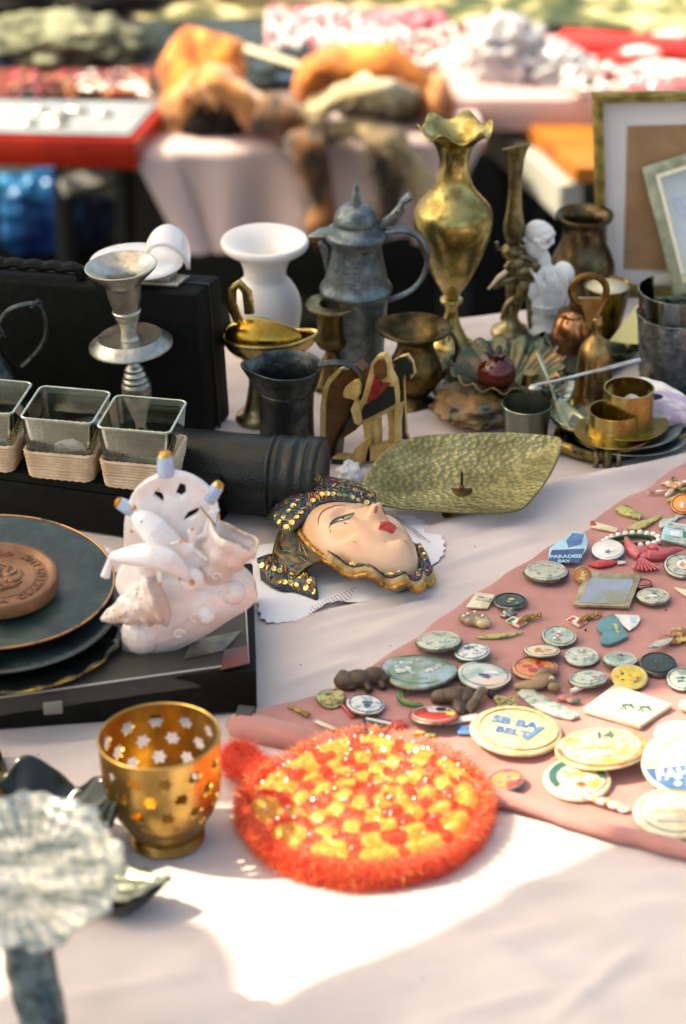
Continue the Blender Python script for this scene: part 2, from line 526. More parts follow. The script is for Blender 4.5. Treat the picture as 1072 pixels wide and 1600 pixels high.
# ================================================================== things at the back of the near table
# brass vase with wavy rim
r = root('brass_vase', 'tall polished brass vase with a wavy ruffled rim', 'vase', P(704, 545))
pr = pxlathe(r, [(543, 36), (535, 36), (528, 27), (515, 19), (500, 13), (486, 9), (478, 10), (470, 13)], 3)
MB().lathe(pr, 40).build('foot', BRASS, r)
MB().lathe(pxlathe(r, [(474, 6), (472, 16), (469, 18), (466, 16), (464, 7)], 3), 40).build('collar', BRASS, r)
pr = pxlathe(r, [(466, 8), (455, 14), (435, 27), (410, 40), (385, 51), (360, 59), (340, 61), (325, 57), (312, 46), (300, 35), (288, 28), (270, 23), (250, 22.5), (235, 26), (222, 32), (212, 42), (204, 53), (200, 57)], 4)
nP = len(pr)
def wav(th, rr, h, i):
    k = max(0, (i - nP * 0.86) / (nP * 0.14))
    return rr * (1 + 0.05 * k * cos(6 * th)), h + k * k * px(r, 11) * sin(6 * th + 0.6)
mb = MB().lathe(pr, 96, fr=wav, cap=False)
mb.build('body', BRASS, r, solid=0.0012, angle=180)
# thin old brass vase behind it
r = root('bud_vase', 'slender dark brass bud vase with a flared lip behind the bronze figure', 'vase', P(798, 520))
pr = pxlathe(r, [(520, 30), (514, 29), (505, 15), (485, 8), (455, 9), (430, 12), (410, 9), (402, 12), (396, 17), (388, 17), (382, 9), (374, 13), (355, 16), (330, 12), (300, 9.5), (275, 10), (255, 12), (240, 16), (228, 22)], 3)
MB().lathe(pr, 36, fr=lambda th, a, h, i: (a, h + (px(r, 9) * sin(th + 2.6) if i > len(pr) - 8 else 0)), cap=False).build('body', OLDBRASS, r, solid=0.001, angle=180)
for s in (-1,):
    MB().tube([V(r, 797, 390), V(r, 786, 392), V(r, 778, 388), V(r, 776, 378)], px(r, 3)).build('handle', OLDBRASS, r)
# pewter flagon
r = root('pewter_flagon', 'tall grey pewter flagon with a domed lid and curved handle', 'flagon', P(556, 588))
MB().lathe(pxlathe(r, [(588, 46), (584, 58), (576, 57), (566, 49), (555, 45), (540, 44), (520, 46), (490, 48), (465, 50), (456, 54), (450, 57), (444, 54), (438, 50), (420, 46), (400, 42), (384, 40), (378, 42), (372, 42)], 3), 56).build('body', PEWTER, r)
lid = MB().lathe(pxlathe(r, [(374, 46), (368, 50), (362, 49), (356, 40), (350, 35), (342, 35), (330, 31), (322, 22), (318, 10), (317, 5)], 3), 48).build('lid', PEWTER, r)
kn = [(318 - i * 1.0, 8 - i * 0.19 + (1.5 if i % 5 < 2 else -0.6)) for i in range(0, 31)]
MB().lathe(pxlathe(r, kn, 1), 24).build('knob', PEWTER, lid)
hp = crom([V(r, 590, 366), V(r, 612, 360), V(r, 638, 360), V(r, 658, 374), V(r, 668, 400), V(r, 662, 430), V(r, 645, 452), V(r, 622, 464), V(r, 604, 470)], 6)
MB().tube(hp, [px(r, 5.5)] * 20 + [px(r, 4)] * 20, flat=1.5, up=(0, 1, 0)).build('handle', PEWTER, r)
tp = crom([V(r, 590, 356), V(r, 602, 348), V(r, 618, 336), V(r, 628, 324)], 4)
mb = MB().tube(tp, px(r, 6), flat=1.3)
mb.tube([V(r, 624, 328), V(r, 628, 316), V(r, 642, 305)], [px(r, 5), px(r, 5), px(r, 7)], flat=1.8)
mb.build('thumb_lever', PEWTER, lid)
# spout : wedge under the lid
tip, a0, b0 = V(r, 484, 372), V(r, 522, 374), V(r, 512, 436)
w_ = px(r, 16)
mb = MB().add([tip, a0 + Vector((0, -w_, 0)), a0 + Vector((0, w_, 0)), b0 + Vector((0, -w_ * .5, 0)), b0 + Vector((0, w_ * .5, 0)), V(r, 492, 392), V(r, 500, 415)],
              [(0, 1, 2), (0, 5, 1), (0, 2, 5), (5, 6, 1), (6, 3, 1), (5, 2, 6), (6, 2, 4), (6, 4, 3), (1, 3, 4, 2)])
mb.build('spout', PEWTER, r, sub=2, angle=180)
tipc = MB().tube([V(r, 482, 369), V(r, 500, 364), V(r, 530, 362)], [px(r, 4), px(r, 16), px(r, 22)], flat=0.35, up=(0, 0, 1)).build('spout_cover', PEWTER, lid)

# white vase
r = root('ceramic_vase', 'white ceramic vase with a wide flat flared lip', 'vase', P(416, 552))
pr = pxlathe(r, [(552, 38), (548, 40), (540, 42), (525, 47), (505, 53), (482, 56.5), (462, 53), (445, 44), (434, 34), (426, 33), (418, 34), (406, 39), (398, 46), (391, 58), (385, 67), (380, 69), (376, 68), (374, 64), (380, 45), (392, 32), (410, 26)], 3)
MB().lathe(pr, 64).build('body', WHITECER, r, angle=180)

# brass sauce boat in front of the white vase
r = root('brass_sauce_boat', 'shiny brass sauce boat with a pointed lip and a strap handle', 'sauce boat', P(402, 655))
ctr = V(r, 412, 526)
def boat(u, v):
    th = 2 * pi * u; q = v
    rx = px(r, 62) * (1 + 0.35 * max(cos(th), 0) ** 3); ry = px(r, 36)
    s_ = sin(q * pi / 2)
    return Vector((ctr.x + rx * cos(th) * s_, ry * sin(th) * s_, ctr.z - px(r, 42) * cos(q * pi / 2) + px(r, 10) * max(cos(th), 0) ** 4 * q))
MB().grid(boat, 48, 10).build('bowl', BRASS, r, solid=0.001, angle=180)
def hood(u, v):
    th = pi * u; q = v
    return Vector((ctr.x - px(r, 10) + px(r, 52) * cos(th) * cos(q * pi / 2) , px(r, 34) * (q * 2 - 1) * 0.98 if False else px(r, 34) * sin(th) * cos(q * pi / 2) , ctr.z + px(r, 34) * sin(q * pi / 2)))
def hood2(u, v):
    th = 2 * pi * u; q = v * pi / 2
    return Vector((ctr.x - px(r, 6) + px(r, 54 + 10 * max(cos(th), 0) ** 3) * cos(th) * cos(q), px(r, 33) * sin(th) * cos(q), ctr.z + px(r, 30) * sin(q) * (1 - 0.3 * cos(th) * cos(q))))
MB().grid(hood2, 48, 12).build('cover', M('brass_polished', S(226, 186, 84), S(178, 128, 46), rough=0.16, metal=1, ns=30), r, angle=180)
MB().tube([V(r, 372, 500), V(r, 362, 475), V(r, 362, 452), V(r, 374, 443), V(r, 386, 456), V(r, 390, 490)], px(r, 8), flat=0.4, up=(0, 1, 0)).build('handle', BRASS, r)
MB().lathe(pxlathe(r, [(655, 34), (648, 33), (635, 20), (600, 13), (575, 13), (560, 22), (552, 30)], 3), 36).build('pedestal', OLDBRASS, r)

# small brass candle holder
r = root('brass_candle_holder', 'small dark brass candle holder with a wide flat ring on top', 'candle holder', P(519, 600))
MB().lathe(pxlathe(r, [(600, 36), (596, 36), (588, 28), (574, 20), (562, 16), (552, 11), (546, 12), (540, 22), (532, 27), (528, 28), (525, 24), (500, 23), (484, 23)], 2), 40).build('body', DARKBRASS, r)
MB().lathe(pxlathe(r, [(482, 20), (478, 40), (475, 41), (473, 40), (474, 20), (482, 18), (500, 17)], 1), 48, cap=False).build('drip_ring', OLDBRASS, r)

# bronze pitcher
r = root('bronze_pitcher', 'squat dark bronze pitcher with a wide oval mouth and looped handle', 'pitcher', P(648, 632))
MB().lathe(pxlathe(r, [(632, 34), (628, 34), (618, 20), (610, 26), (598, 36), (582, 42), (568, 41), (552, 33), (540, 29), (530, 31), (522, 42), (514, 56), (511, 54), (520, 36), (535, 24)], 3), 56, fr=lambda th, a, h, i: (a * (1 + (0.12 * max(cos(th - pi), 0) ** 4 if i > 30 else 0)), h + (px(r, 7) * max(cos(th - pi), 0) ** 4 if i > 33 else 0))).build('body', DARKBRASS, r, angle=180)
MB().tube(crom([V(r, 690, 518), V(r, 706, 522), V(r, 714, 542), V(r, 708, 565), V(r, 695, 583), V(r, 684, 596)], 5), px(r, 3.6), flat=1.5, up=(0, 1, 0)).build('handle', DARKBRASS, r)

# dark vase behind the bust
r = root('copper_vase', 'dark brown copper vase with a flared rim behind the white bust', 'vase', P(908, 468))
MB().lathe(pxlathe(r, [(468, 40), (462, 40), (450, 44), (430, 50), (412, 50), (395, 44), (378, 35), (362, 32), (350, 34), (342, 42), (337, 45), (334, 43), (344, 30), (370, 27)], 3), 56).build('body', M('copper_dark', S(110, 96, 70), S(54, 42, 28), rough=0.3, metal=1, ns=40, bump=0.2), r, angle=180)

# white bust (one remeshed sculpt)
r = root('plaster_bust', 'small white plaster bust with carved curls and draped shoulders', 'bust', P(853, 520))
b_ = lambda x, y, rx, ry=None, rz=None, dy=0: mbb.ball(V(r, x, y, dy), (px(r, rx), px(r, ry or rx), px(r, rz or rx)), nu=18, nv=12)
mbb = MB()
MB_ = mbb.lathe(pxlathe(r, [(520, 30), (512, 31), (506, 26), (498, 22), (486, 22), (470, 30)], 2), 30)
b_(856, 470, 34, 24, 30); b_(860, 445, 34, 24, 28); b_(846, 425, 22, 20, 18); b_(880, 430, 18, 20, 22); b_(832, 450, 18, 20, 22); b_(850, 495, 26, 20, 20)
b_(848, 408, 13, 13, 20); b_(838, 382, 18, 18, 24); b_(840, 363, 20, 20, 19); b_(826, 385, 7, 8, 7); b_(820, 374, 4, 5, 5)
rs = random.Random(3)
for i in range(110):
    a = rs.uniform(0, 2 * pi); e = rs.uniform(-0.6, 1.4)
    c = V(r, 843, 370) + Vector((cos(a) * cos(e), sin(a) * cos(e), sin(e))) * px(r, 21)
    if c.x < V(r, 830, 368).x and c.z < V(r, 842, 368).z + px(r, 2): continue
    mbb.ball(c, px(r, rs.uniform(3.0, 4.6)), nu=8, nv=6)
for i in range(9):
    p0 = V(r, 828 + i * 7, 420 + (i % 3) * 6, -px(r, 22)); p1 = V(r, 846 + i * 5, 455, -px(r, 28)); p2 = V(r, 850 + i * 3, 492, -px(r, 24))
    mbb.tube(crom([p0, p1, p2], 5), px(r, 1.7), seg=6)
mbb.build('sculpture', M('plaster', (0.84, 0.82, 0.77), (0.90, 0.88, 0.84), rough=0.6, ns=40, bump=0.2), r, remesh=px(r, 1.1), smooth_it=1, angle=180)

# bronze bird figure
r = root('bronze_bird_figure', 'small bronze figure of a bird with spread wings and a long light beak', 'figurine', P(826, 524))
q = MB()
def bl(x, y, a, b=None, c=None, dy=0): q.ball(V(r, x, y, px(r, dy)), (px(r, a), px(r, b or a), px(r, c or a)), nu=14, nv=9)
def tb(pts, rr_): q.tube(crom([V(r, p[0], p[1], px(r, p[2] if len(p) > 2 else 0)) for p in pts], 4), [px(r, a) for a in rr_], seg=8)
bl(818, 450, 13, 11, 18); bl(822, 425, 18, 13, 14); bl(810, 412, 12, 10, 10)
tb([(838, 412), (836, 430), (824, 440)], [9, 8, 5]); tb([(790, 420), (806, 404), (822, 402), (838, 412)], [5, 6, 6, 5])
tb([(814, 430), (800, 436), (786, 440), (770, 450)], [6, 7, 7, 3])
tb([(822, 455), (828, 470), (827, 495), (830, 518)], [9, 6, 4, 4]); tb([(812, 460), (808, 478), (803, 500), (800, 520)], [8, 6, 4, 4])
tb([(806, 465), (792, 478), (784, 500)], [6, 5, 4])
q.mat(0)
q.build('body', OLDBRASS, r, remesh=px(r, 1.2), smooth_it=2, angle=180)
MB().tube([V(r, 793, 423), V(r, 780, 433), V(r, 763, 452)], [px(r, 4.5), px(r, 5), px(r, 1.5)], flat=0.8).build('beak', M('bone', S(225, 205, 165), rough=0.3), r)
MB().lathe([(px(r, 30), 0), (px(r, 30), px(r, 3)), (px(r, 26), px(r, 6))], 30).build('base', DARKBRASS, r, bevel=0.0005)

# gold frame with brown picture
def frame(name, label, corners, base, tiltdeg, border, mats, yaw=0):
    """corners TL, TR, BR, BL in photo pixels on a plane leaning back"""
    p0 = P(*base)
    r = root(name, label, 'picture frame', p0)
    t = rad(tiltdeg)
    n = (Matrix.Rotation(rad(yaw), 3, 'Z') @ Vector((0, -cos(t), sin(t)))).normalized()
    c = [RP(x, y, p0, n) - p0 for x, y in corners]
    return r, n, c
def quadring(mb, c, a, b, n, z0, z1):
    """border between inset a and inset b (metres) of the quad c, from z0 to z1 along n"""
    def inset(k, z):
        out = []
        for i in range(4):
            p, pr_, nx = c[i], c[i - 1], c[(i + 1) % 4]
            e1, e2 = (pr_ - p).normalized(), (nx - p).normalized()
            sn = max(e1.cross(e2).length, 0.3)
            out.append(p + (e1 + e2) * (k / sn) + n * z)
        return out
    A0, A1, B0, B1 = inset(a, z0), inset(a, z1), inset(b, z0), inset(b, z1)
    vs = A0 + A1 + B0 + B1
    fs = []
    for i in range(4):
        j = (i + 1) % 4
        fs += [(i, j, 4 + j, 4 + i), (4 + i, 4 + j, 12 + j, 12 + i), (8 + j, 8 + i, 12 + i, 12 + j), (j, i, 8 + i, 8 + j)]
    mb.add(vs, fs)
    return inset
r, n, c = frame('gilt_picture_frame', 'large gilt frame with a white mat round a plain brown picture', [(924, 143), (1230, 136), (1230, 470), (934, 455)], (940, 456), 12, 0, None)
qm = MB(); ins = quadring(qm, c, 0, px(r, 15), n, 0, 0.014)
quadring(qm, c, px(r, 3), px(r, 6), n, 0.014, 0.017)
qm.build('frame', M('gilt_frame', S(180, 160, 92), S(120, 104, 52), rough=0.4, metal=0.9, ns=60, bump=0.3), r, bevel=0.0012, angle=30)
a = ins(px(r, 14), 0.003); MB().add(a, [(0, 1, 2, 3)]).build('mat_board', M('mat_board', (0.80, 0.74, 0.70), rough=0.8), r)
a = [RP(x, y, r.location + n * 0.0045, n) - r.location for x, y in ((981, 197), (1200, 192), (1200, 428), (975, 420))]
MB().add(a, [(0, 1, 2, 3)]).build('picture', M('brown_print', S(176, 138, 100), S(150, 112, 76), rough=0.7, ns=18), r)
a = ins(0.001, -0.002); MB().add(a, [(0, 1, 2, 3)]).build('backing', M('hardboard', S(110, 80, 50), rough=0.9), r)
r, n, c = frame('silver_picture_frame', 'pale silvery frame with a bluish print tilted against the gilt frame', [(1001, 262), (1180, 205), (1240, 420), (1052, 462)], (1045, 475), 22, 0, None)
r.location.y -= 0.0
qm = MB(); ins = quadring(qm, c, 0, px(r, 17), n, 0, 0.012)
qm.build('frame', M('silver_green_frame', S(176, 178, 150), S(140, 146, 120), rough=0.45, metal=0.4, ns=80), r, bevel=0.001, angle=30)
qm = MB(); quadring(qm, c, px(r, 17), px(r, 23), n, 0, 0.0135)
qm.build('inner_slip', M('cream_slip', S(240, 232, 205), rough=0.5), r, angle=30)
a = ins(px(r, 22), 0.003); MB().add(a, [(0, 1, 2, 3)]).build('picture', M('blue_print', S(196, 208, 216), S(216, 222, 222), rough=0.35, ns=12), r)
a = [RP(x, y, r.location + n * 0.004, n) - r.location for x, y in ((1052, 310), (1090, 300), (1100, 330), (1062, 342))]
MB().add(a, [(0, 1, 2, 3)]).build('printed_vignette', M('blue_print2', S(150, 176, 206), S(200, 210, 220), rough=0.4, ns=60), r)
# easel leg, triangular, in front of the brown picture
a = [V(r, 1035, 385, 0.03), V(r, 1048, 445, 0.03), V(r, 1000, 447, 0.05), V(r, 1036, 388, 0.06)]
MB().add(a + [p + Vector((0, 0.003, 0)) for p in a], [(0, 1, 2), (0, 2, 3), (4, 6, 5), (4, 7, 6), (0, 4, 5, 1), (1, 5, 6, 2), (2, 6, 7, 3), (3, 7, 4, 0)]).build('strut', M('hardboard', S(110, 80, 50), rough=0.9), r)

# beer glass with pewter sleeve
r = root('beer_glass', 'glass tumbler wrapped in an embossed pewter sleeve', 'glass', P(1050, 600))
pr = pxlathe(r, [(600, 46), (594, 48), (520, 54), (452, 62), (451, 60), (518, 51), (585, 45), (588, 2)], 1)
MB().lathe(pr, 48).build('tumbler', GLASS, r, angle=50)
pr = pxlathe(r, [(598, 49.5), (560, 52), (520, 56), (492, 59), (488, 60)], 3)
def emb(th, a, h, i): return a + px(r, 2.4) * max(0, noise.noise((th * 3.2, h * 190, 4.0)) * 1.6) ** 0.7, h
MB().lathe(pr, 160, fr=emb, cap=False).build('pewter_sleeve', M('pewter_relief', S(190, 192, 194), S(90, 96, 104), rough=0.4, metal=1, ns=110, bump=0.6, bs=120), r, solid=0.0012, angle=180)

# brass bowl behind the bell
r = root('brass_cup', 'small brass cup with a cream lined bowl behind the ring handled bell', 'cup', P(945, 540))
MB().lathe(pxlathe(r, [(540, 26), (536, 26), (526, 18), (505, 24), (480, 30), (460, 33), (447, 37), (446, 35), (462, 27), (480, 10)], 3), 40).build('body', M('striped_brass', S(170, 140, 60), S(40, 34, 20), rough=0.3, metal=1, ns=30, stretch=(3, 3, 0.4)), r, angle=180)
MB().lathe(pxlathe(r, [(448, 34.6), (460, 27), (476, 12)], 2), 40).build('lining', M('cream_lining', S(232, 224, 190), rough=0.4), r, angle=180)

# brass bell
r = root('brass_hand_bell', 'golden brass hand bell with a large ring handle', 'bell', P(926, 632))
MB().lathe(pxlathe(r, [(632, 40), (626, 38), (610, 32), (590, 29), (565, 27.5), (545, 24), (532, 16), (524, 8), (515, 7), (505, 10), (495, 8)], 3), 48).build('body', M('honey_brass', S(196, 164, 108), S(140, 108, 62), rough=0.28, metal=1, ns=40), r, angle=180)
cen = V(r, 920, 454)
ring = [cen + Vector((cos(a) * px(r, 27), 0, sin(a) * px(r, 25))) for a in [2 * pi * i / 40 for i in range(40)]]
MB().tube(ring, px(r, 5.5), closed=True, flat=0.9, up=(0, 1, 0), seg=10).build('ring_handle', M('bronze_ring', S(140, 106, 60), S(90, 66, 34), rough=0.35, metal=1), r)
MB().prism([(px(r, a), px(r, b)) for a, b in ((-22, 18), (22, 18), (12, -8), (7, -34), (-7, -34), (-12, -8))], px(r, 8), M=basis((1, 0, 0), (0, 0, 1), (0, -1, 0), V(r, 925, 482) + Vector((0, px(r, 4), 0))), dome=0.001).build('shank', M('honey_brass', (1, 1, 1)), r)
# pale card propped
r = root('folded_card', 'pale yellow folded card standing beside the beer glass', 'card', P(980, 560))
a = [V(r, 996, 476), V(r, 952, 533), V(r, 996, 538, -0.02), V(r, 1004, 530, 0.02)]
MB().add(a, [(0, 1, 2), (0, 2, 3), (0, 3, 1), (1, 3, 2)]).build('paper', M('yellow_card', S(226, 224, 160), rough=0.7), r, smooth=False)

# clear glass leaning
r = root('clear_tumbler', 'clear glass tumbler lying tilted among the trays', 'glass', P(868, 612))
tl = rotm(0, rad(-38), rad(-20), (0, 0, px(r, 20)))
MB().lathe([(px(r, a), px(r, b)) for a, b in ((0.5, -8), (20, -8), (22, 0), (30, 72), (28.5, 72), (20.5, 4), (0.5, 2))], 48, M=tl).build('glass', GLASS, r, angle=50)
# glass saucers
for i, (x, y, rr_) in enumerate(((888, 628, 46),)):
    r = root('glass_saucer', 'clear glass saucer with moulded rings under the tilted tumbler', 'saucer', P(x, y))
    pr = [(px(r, a), px(r, b)) for a, b in ((0.5, 2), (22, 2), (26, 6), (32, 5), (38, 10), (rr_, 14), (rr_, 16), (38, 12), (30, 8), (24, 8), (0.5, 5))]
    MB().lathe(pr, 56).build('dish', GLASS, r, angle=50)
# sunflower bowl, pomegranate, rock
r = root('petal_dish', 'dark green brass dish shaped like an open flower with rusty petals', 'dish', P(792, 640))
def petal(u, v):
    th = 2 * pi * u; q = v
    pk = abs(sin(th * 8)) ** 0.5
    rr_ = px(r, 14 + (62 + 12 * pk) * q)
    return Vector((rr_ * cos(th) * 1.05, rr_ * sin(th) * 0.9, px(r, 40 + 44 * q ** 1.2 * (0.9 + 0.25 * sin(th + 0.3)) + 5 * sin(th * 16) * q)))
MB().grid(petal, 192, 12).build('petals', M('verdigris', S(150, 120, 84), S(76, 96, 78), rough=0.4, metal=0.8, ns=34, c3=S(96, 104, 84), bump=0.4), r, solid=0.001, angle=180)
MB().lathe([(px(r, a), px(r, b)) for a, b in ((26, 0), (24, 3), (10, 10), (8, 30), (15, 42))], 30).build('foot', DARKBRASS, r)
r = root('pomegranate', 'dark red glazed pomegranate ornament with a small crown', 'ornament', P(776, 648))
cz = V(r, 776, 582)
MB().ball(cz, px(r, 30.5), nu=32, nv=20).build('fruit', M('oxblood_glaze', (0.10, 0.008, 0.004), (0.045, 0.004, 0.003), rough=0.15, ns=30, coat=0.5), r, angle=180)
cr2 = MB()
for k in range(6):
    a = 2 * pi * k / 6 + 0.3
    p0 = cz + Vector((cos(a) * px(r, 9), sin(a) * px(r, 9), px(r, 27))); p1 = cz + Vector((cos(a) * px(r, 22), sin(a) * px(r, 22), px(r, 37)))
    cr2.tube([p0, (p0 + p1) / 2 + Vector((0, 0, px(r, 3))), p1], [px(r, 7), px(r, 5), px(r, 1.2)], flat=0.5)
cr2.build('crown', M('dark_stem', (0.02, 0.012, 0.008), rough=0.4), r)
r = root('mineral_rock', 'rough brown and green mineral rock at the foot of the pomegranate', 'rock', P(745, 650))
def rockf(d): return 1 + 0.35 * noise.noise(d * 2.1 + Vector((3, 1, 7))) + 0.18 * noise.noise(d * 6)
MB().ball((px(r, -2), 0, px(r, 20)), (px(r, 66), px(r, 70), px(r, 26)), nu=60, nv=40, fn=rockf).build('stone', M('rock', S(176, 136, 86), S(76, 86, 76), rough=0.5, ns=38, c3=S(136, 108, 70), bump=0.9, bs=90, contrast=0.1), r, angle=180)
r = root('mineral_rock', 'grey green mineral chip behind the pomegranate near the pitcher handle', 'rock', P(712, 600))
MB().ball((0, 0, px(r, 26)), (px(r, 24), px(r, 30), px(r, 32)), nu=40, nv=24, fn=rockf).build('stone', M('rock2', S(140, 150, 116), S(76, 94, 80), rough=0.6, ns=50, bump=0.9, bs=90), r, angle=180)
# horn coloured cone left of tray
r = root('brass_funnel', 'small honey coloured brass funnel beside the pomegranate', 'funnel', P(826, 640))
MB().lathe(pxlathe(r, [(640, 34), (632, 26), (612, 17), (590, 12), (582, 11)], 3), 30).build('cone', M('honey_brass', (1, 1, 1)), r)

# small metal beaker
r = root('metal_beaker', 'small plain grey metal beaker in front of the pomegranate', 'beaker', P(821, 700))
MB().lathe(pxlathe(r, [(700, 29), (697, 31), (660, 35), (631, 39.5), (630, 38), (660, 33.5), (690, 29), (692, 2)], 1), 44).build('cup', M('beaker_metal', S(150, 154, 140), S(96, 104, 92), rough=0.3, metal=1, ns=40, stretch=(1, 1, 0.1)), r, angle=40)

# oblong tray with worn gilt edge
fp = [(872, 702), (893, 716), (925, 724), (965, 722), (1072, 697), (1180, 668), (1180, 600), (1100, 590), (960, 622), (886, 668)]
r = root('serving_tray', 'dark metal serving tray with a worn brassy rim and lug handle', 'tray', P(1000, 665))
loop = crom([P(x, y) - r.location for x, y in fp], 8, closed=True)
mb = MB().prism([(p.x, p.y) for p in loop], 0.003, z0=0.0005)
mb.build('base', DARKPEWTER, r)
MB().tube([p + Vector((0, 0, 0.007)) for p in loop], 0.0036, closed=True, flat=1.4, up=(0, 0, 1)).build('rim', M('worn_gilt', S(170, 140, 80), S(70, 66, 54), rough=0.4, metal=1, ns=60, bump=0.4, contrast=0.06), r, angle=180)
hb = P(947, 723) - r.location
hm = MB()
for dx, rr_ in ((-17, 4), (0, 6.5), (17, 4)):
    a = [hb + Vector((px(r, dx), 0.004, 0.004)), hb + Vector((px(r, dx), -0.003, 0.012)), hb + Vector((px(r, dx), -0.008, 0.006)), hb + Vector((px(r, dx), -0.008, -0.001))]
    hm.tube(crom(a, 4), px(r, rr_))
hm.build('lug_handle', OLDBRASS, r)
# plates on the tray
def plate(name, label, x, y, z, rx, mat, prof=None, tilt=None, group=None, fr=None):
    r = root(name, label, 'plate', P(x, y, z), group=group)
    k = px(r)
    pr = prof or ((0.02, 2), (0.6, 2), (0.72, 5), (0.98, 11), (1.0, 12), (0.98, 13.5), (0.7, 7.5), (0.58, 4.5), (0.02, 4.5))
    o = MB().lathe([(a * rx * k, b * k) for a, b in pr], 96, fr=fr).build('dish', mat, r, angle=180)
    if tilt: r.rotation_euler = tilt
    return r
TRAYM = M('tray_pewter', S(176, 182, 172), S(100, 112, 108), rough=0.35, metal=1, ns=50, bump=0.25, bs=120)
plate('metal_plate', 'larger dark grey plate lowest on the serving tray', 985, 678, T + 0.0045, 100, TRAYM)
plate('metal_plate', 'round grey plate under the brass candle cups', 978, 672, T + 0.0115, 88, TRAYM)
def candlecup(x, yb, yt, rr_, rd, label, z0):
    r = root('brass_candle_cup', label, 'candle holder', P(x, yb, z0), group='brass candle cups on the tray')
    k = px(r); h = (yb - yt) * k / cos(elev(r.location))
    MB().lathe([(0.5 * k, 0.0), (rd * k * 0.9, 0), (rd * k, 0.002), (rd * k, 0.0028), (rd * k * .8, 0.0016), (0.5 * k, 0.0014)], 56).build('saucer', BRASS, r, angle=50)
    MB().lathe([(rr_ * k, 0.0015), (rr_ * k, h), (rr_ * k - 0.0012, h), (rr_ * k - 0.0012, 0.0025), (0.5 * k, 0.0025)], 56).build('ring', M('plain_brass', S(200, 178, 110), S(150, 132, 76), rough=0.26, metal=1, ns=40), r, angle=50)
candlecup(958, 678, 641, 40, 62, 'front brass candle cup on its saucer on the grey plate', T + 0.0185)
candlecup(980, 664, 606, 39.5, 64, 'rear brass candle cup beside the striped sea shell', T + 0.0215)
# sea shell
r = root('sea_shell', 'large white sea shell with purple stripes lying on the tray', 'shell', P(1015, 650, T + 0.012))
def conch(u, v):
    th = 2 * pi * u; s_ = v
    L = px(r, 150); rr_ = px(r, 46) * (sin(pi * min(s_ * 0.9 + 0.10, 1))) ** 0.65 * (1 + 0.018 * sin(s_ * 34))
    return Vector((-L * 0.48 + L * s_, rr_ * cos(th) * 0.9 - 0.012 * s_, px(r, 34) - px(r, 20) * s_ + rr_ * sin(th) * 0.9))
MB().grid(conch, 40, 60).build('shell', M('shell', S(240, 236, 228), S(196, 180, 204), rough=0.3, ns=16, stretch=(0.5, 3, 1.6), contrast=0.05, c3=S(240, 234, 228)), r, angle=180)
MB().ball(V(r, 1022, 620, -0.032), (px(r, 14), px(r, 4), px(r, 5)), nu=16, nv=8).build('mouth', M('navy_mark', (0.01, 0.01, 0.07), rough=0.3), r)
# spoons
def spoon(name, label, x, y, z, L, wdt, hdl, mat, rz, tilt=0.15):
    r = root(name, label, 'spoon', P(x, y, z), rz)
    def bw(u, v):
        a, b = 2 * u - 1, 2 * v - 1
        w2 = math.sqrt(max(1 - a * a, 0)) * (1 - 0.25 * a)
        return Vector((a * L, b * w2 * wdt, 0.012 * (a * a * 0.8 + b * b * w2 * 0.9) + 0.0006 * sin(b * 14) * (1 - a)))
    MB().grid(bw, 24, 16).build('bowl', mat, r, solid=0.0008, angle=180)
    MB().tube(crom([(L * 0.95, 0, 0.010)] + hdl, 5), [0.0016, 0.0012, 0.0022], flat=0.6).build('handle', mat, r)
    r.rotation_euler = (0.25, -tilt, rz)
    return r
spoon('shell_spoon', 'broad silvery shell shaped spoon leaning on the tray edge', 880, 668, T + 0.012, 0.021, 0.017, [(0.035, 0.001, 0.018), (0.055, 0.006, 0.03)], M('silver_gilt', S(210, 206, 170), S(160, 160, 120), rough=0.22, metal=1, ns=60), rad(118), 0.3)
r = root('long_ladle', 'long silver ladle handle lying across the trays behind the shell', 'ladle', P(912, 632, T + 0.025))
MB().tube(crom([V(r, 828, 603), V(r, 880, 592, 0.004), V(r, 940, 577, 0.01), V(r, 1000, 562, 0.02)], 6), [px(r, 3), px(r, 3.5), px(r, 4), px(r, 5.5)], flat=0.6).build('handle', SILVER, r)
MB().ball(V(r, 836, 607), (px(r, 12), px(r, 9), px(r, 7)), nu=16, nv=10).build('knuckle', SILVER, r)
r = root('small_bowl', 'green tinted pressed glass bowl between bell and beer glass', 'bowl', P(965, 560))
MB().lathe([(px(r, a), px(r, b)) for a, b in ((20, 0), (22, 3), (34, 18), (38, 24), (36, 24), (20, 5), (0.5, 4))], 40).build('bowl', M('green_metal', S(170, 176, 130), S(90, 110, 90), rough=0.25, metal=0.8, ns=80, bump=0.4), r)
r = root('dark_plate', 'dark green plate behind the bell and the tilted tumbler', 'plate', P(898, 560))
MB().lathe([(px(r, a), px(r, b)) for a, b in ((0.5, 2), (40, 2), (80, 12), (82, 14), (40, 5), (0.5, 4))], 60).build('dish', M('dark_green_glaze', S(70, 84, 74), S(46, 60, 56), rough=0.25), r)
r = root('copper_pot', 'small copper pot glinting between the white bust and the bell', 'pot', P(892, 548))
MB().lathe(pxlathe(r, [(548, 26), (540, 28), (520, 32), (500, 26), (492, 20), (488, 24)], 3), 36).build('body', M('copper_pink', S(214, 150, 104), S(150, 96, 60), rough=0.2, metal=1, ns=40), r, angle=180)
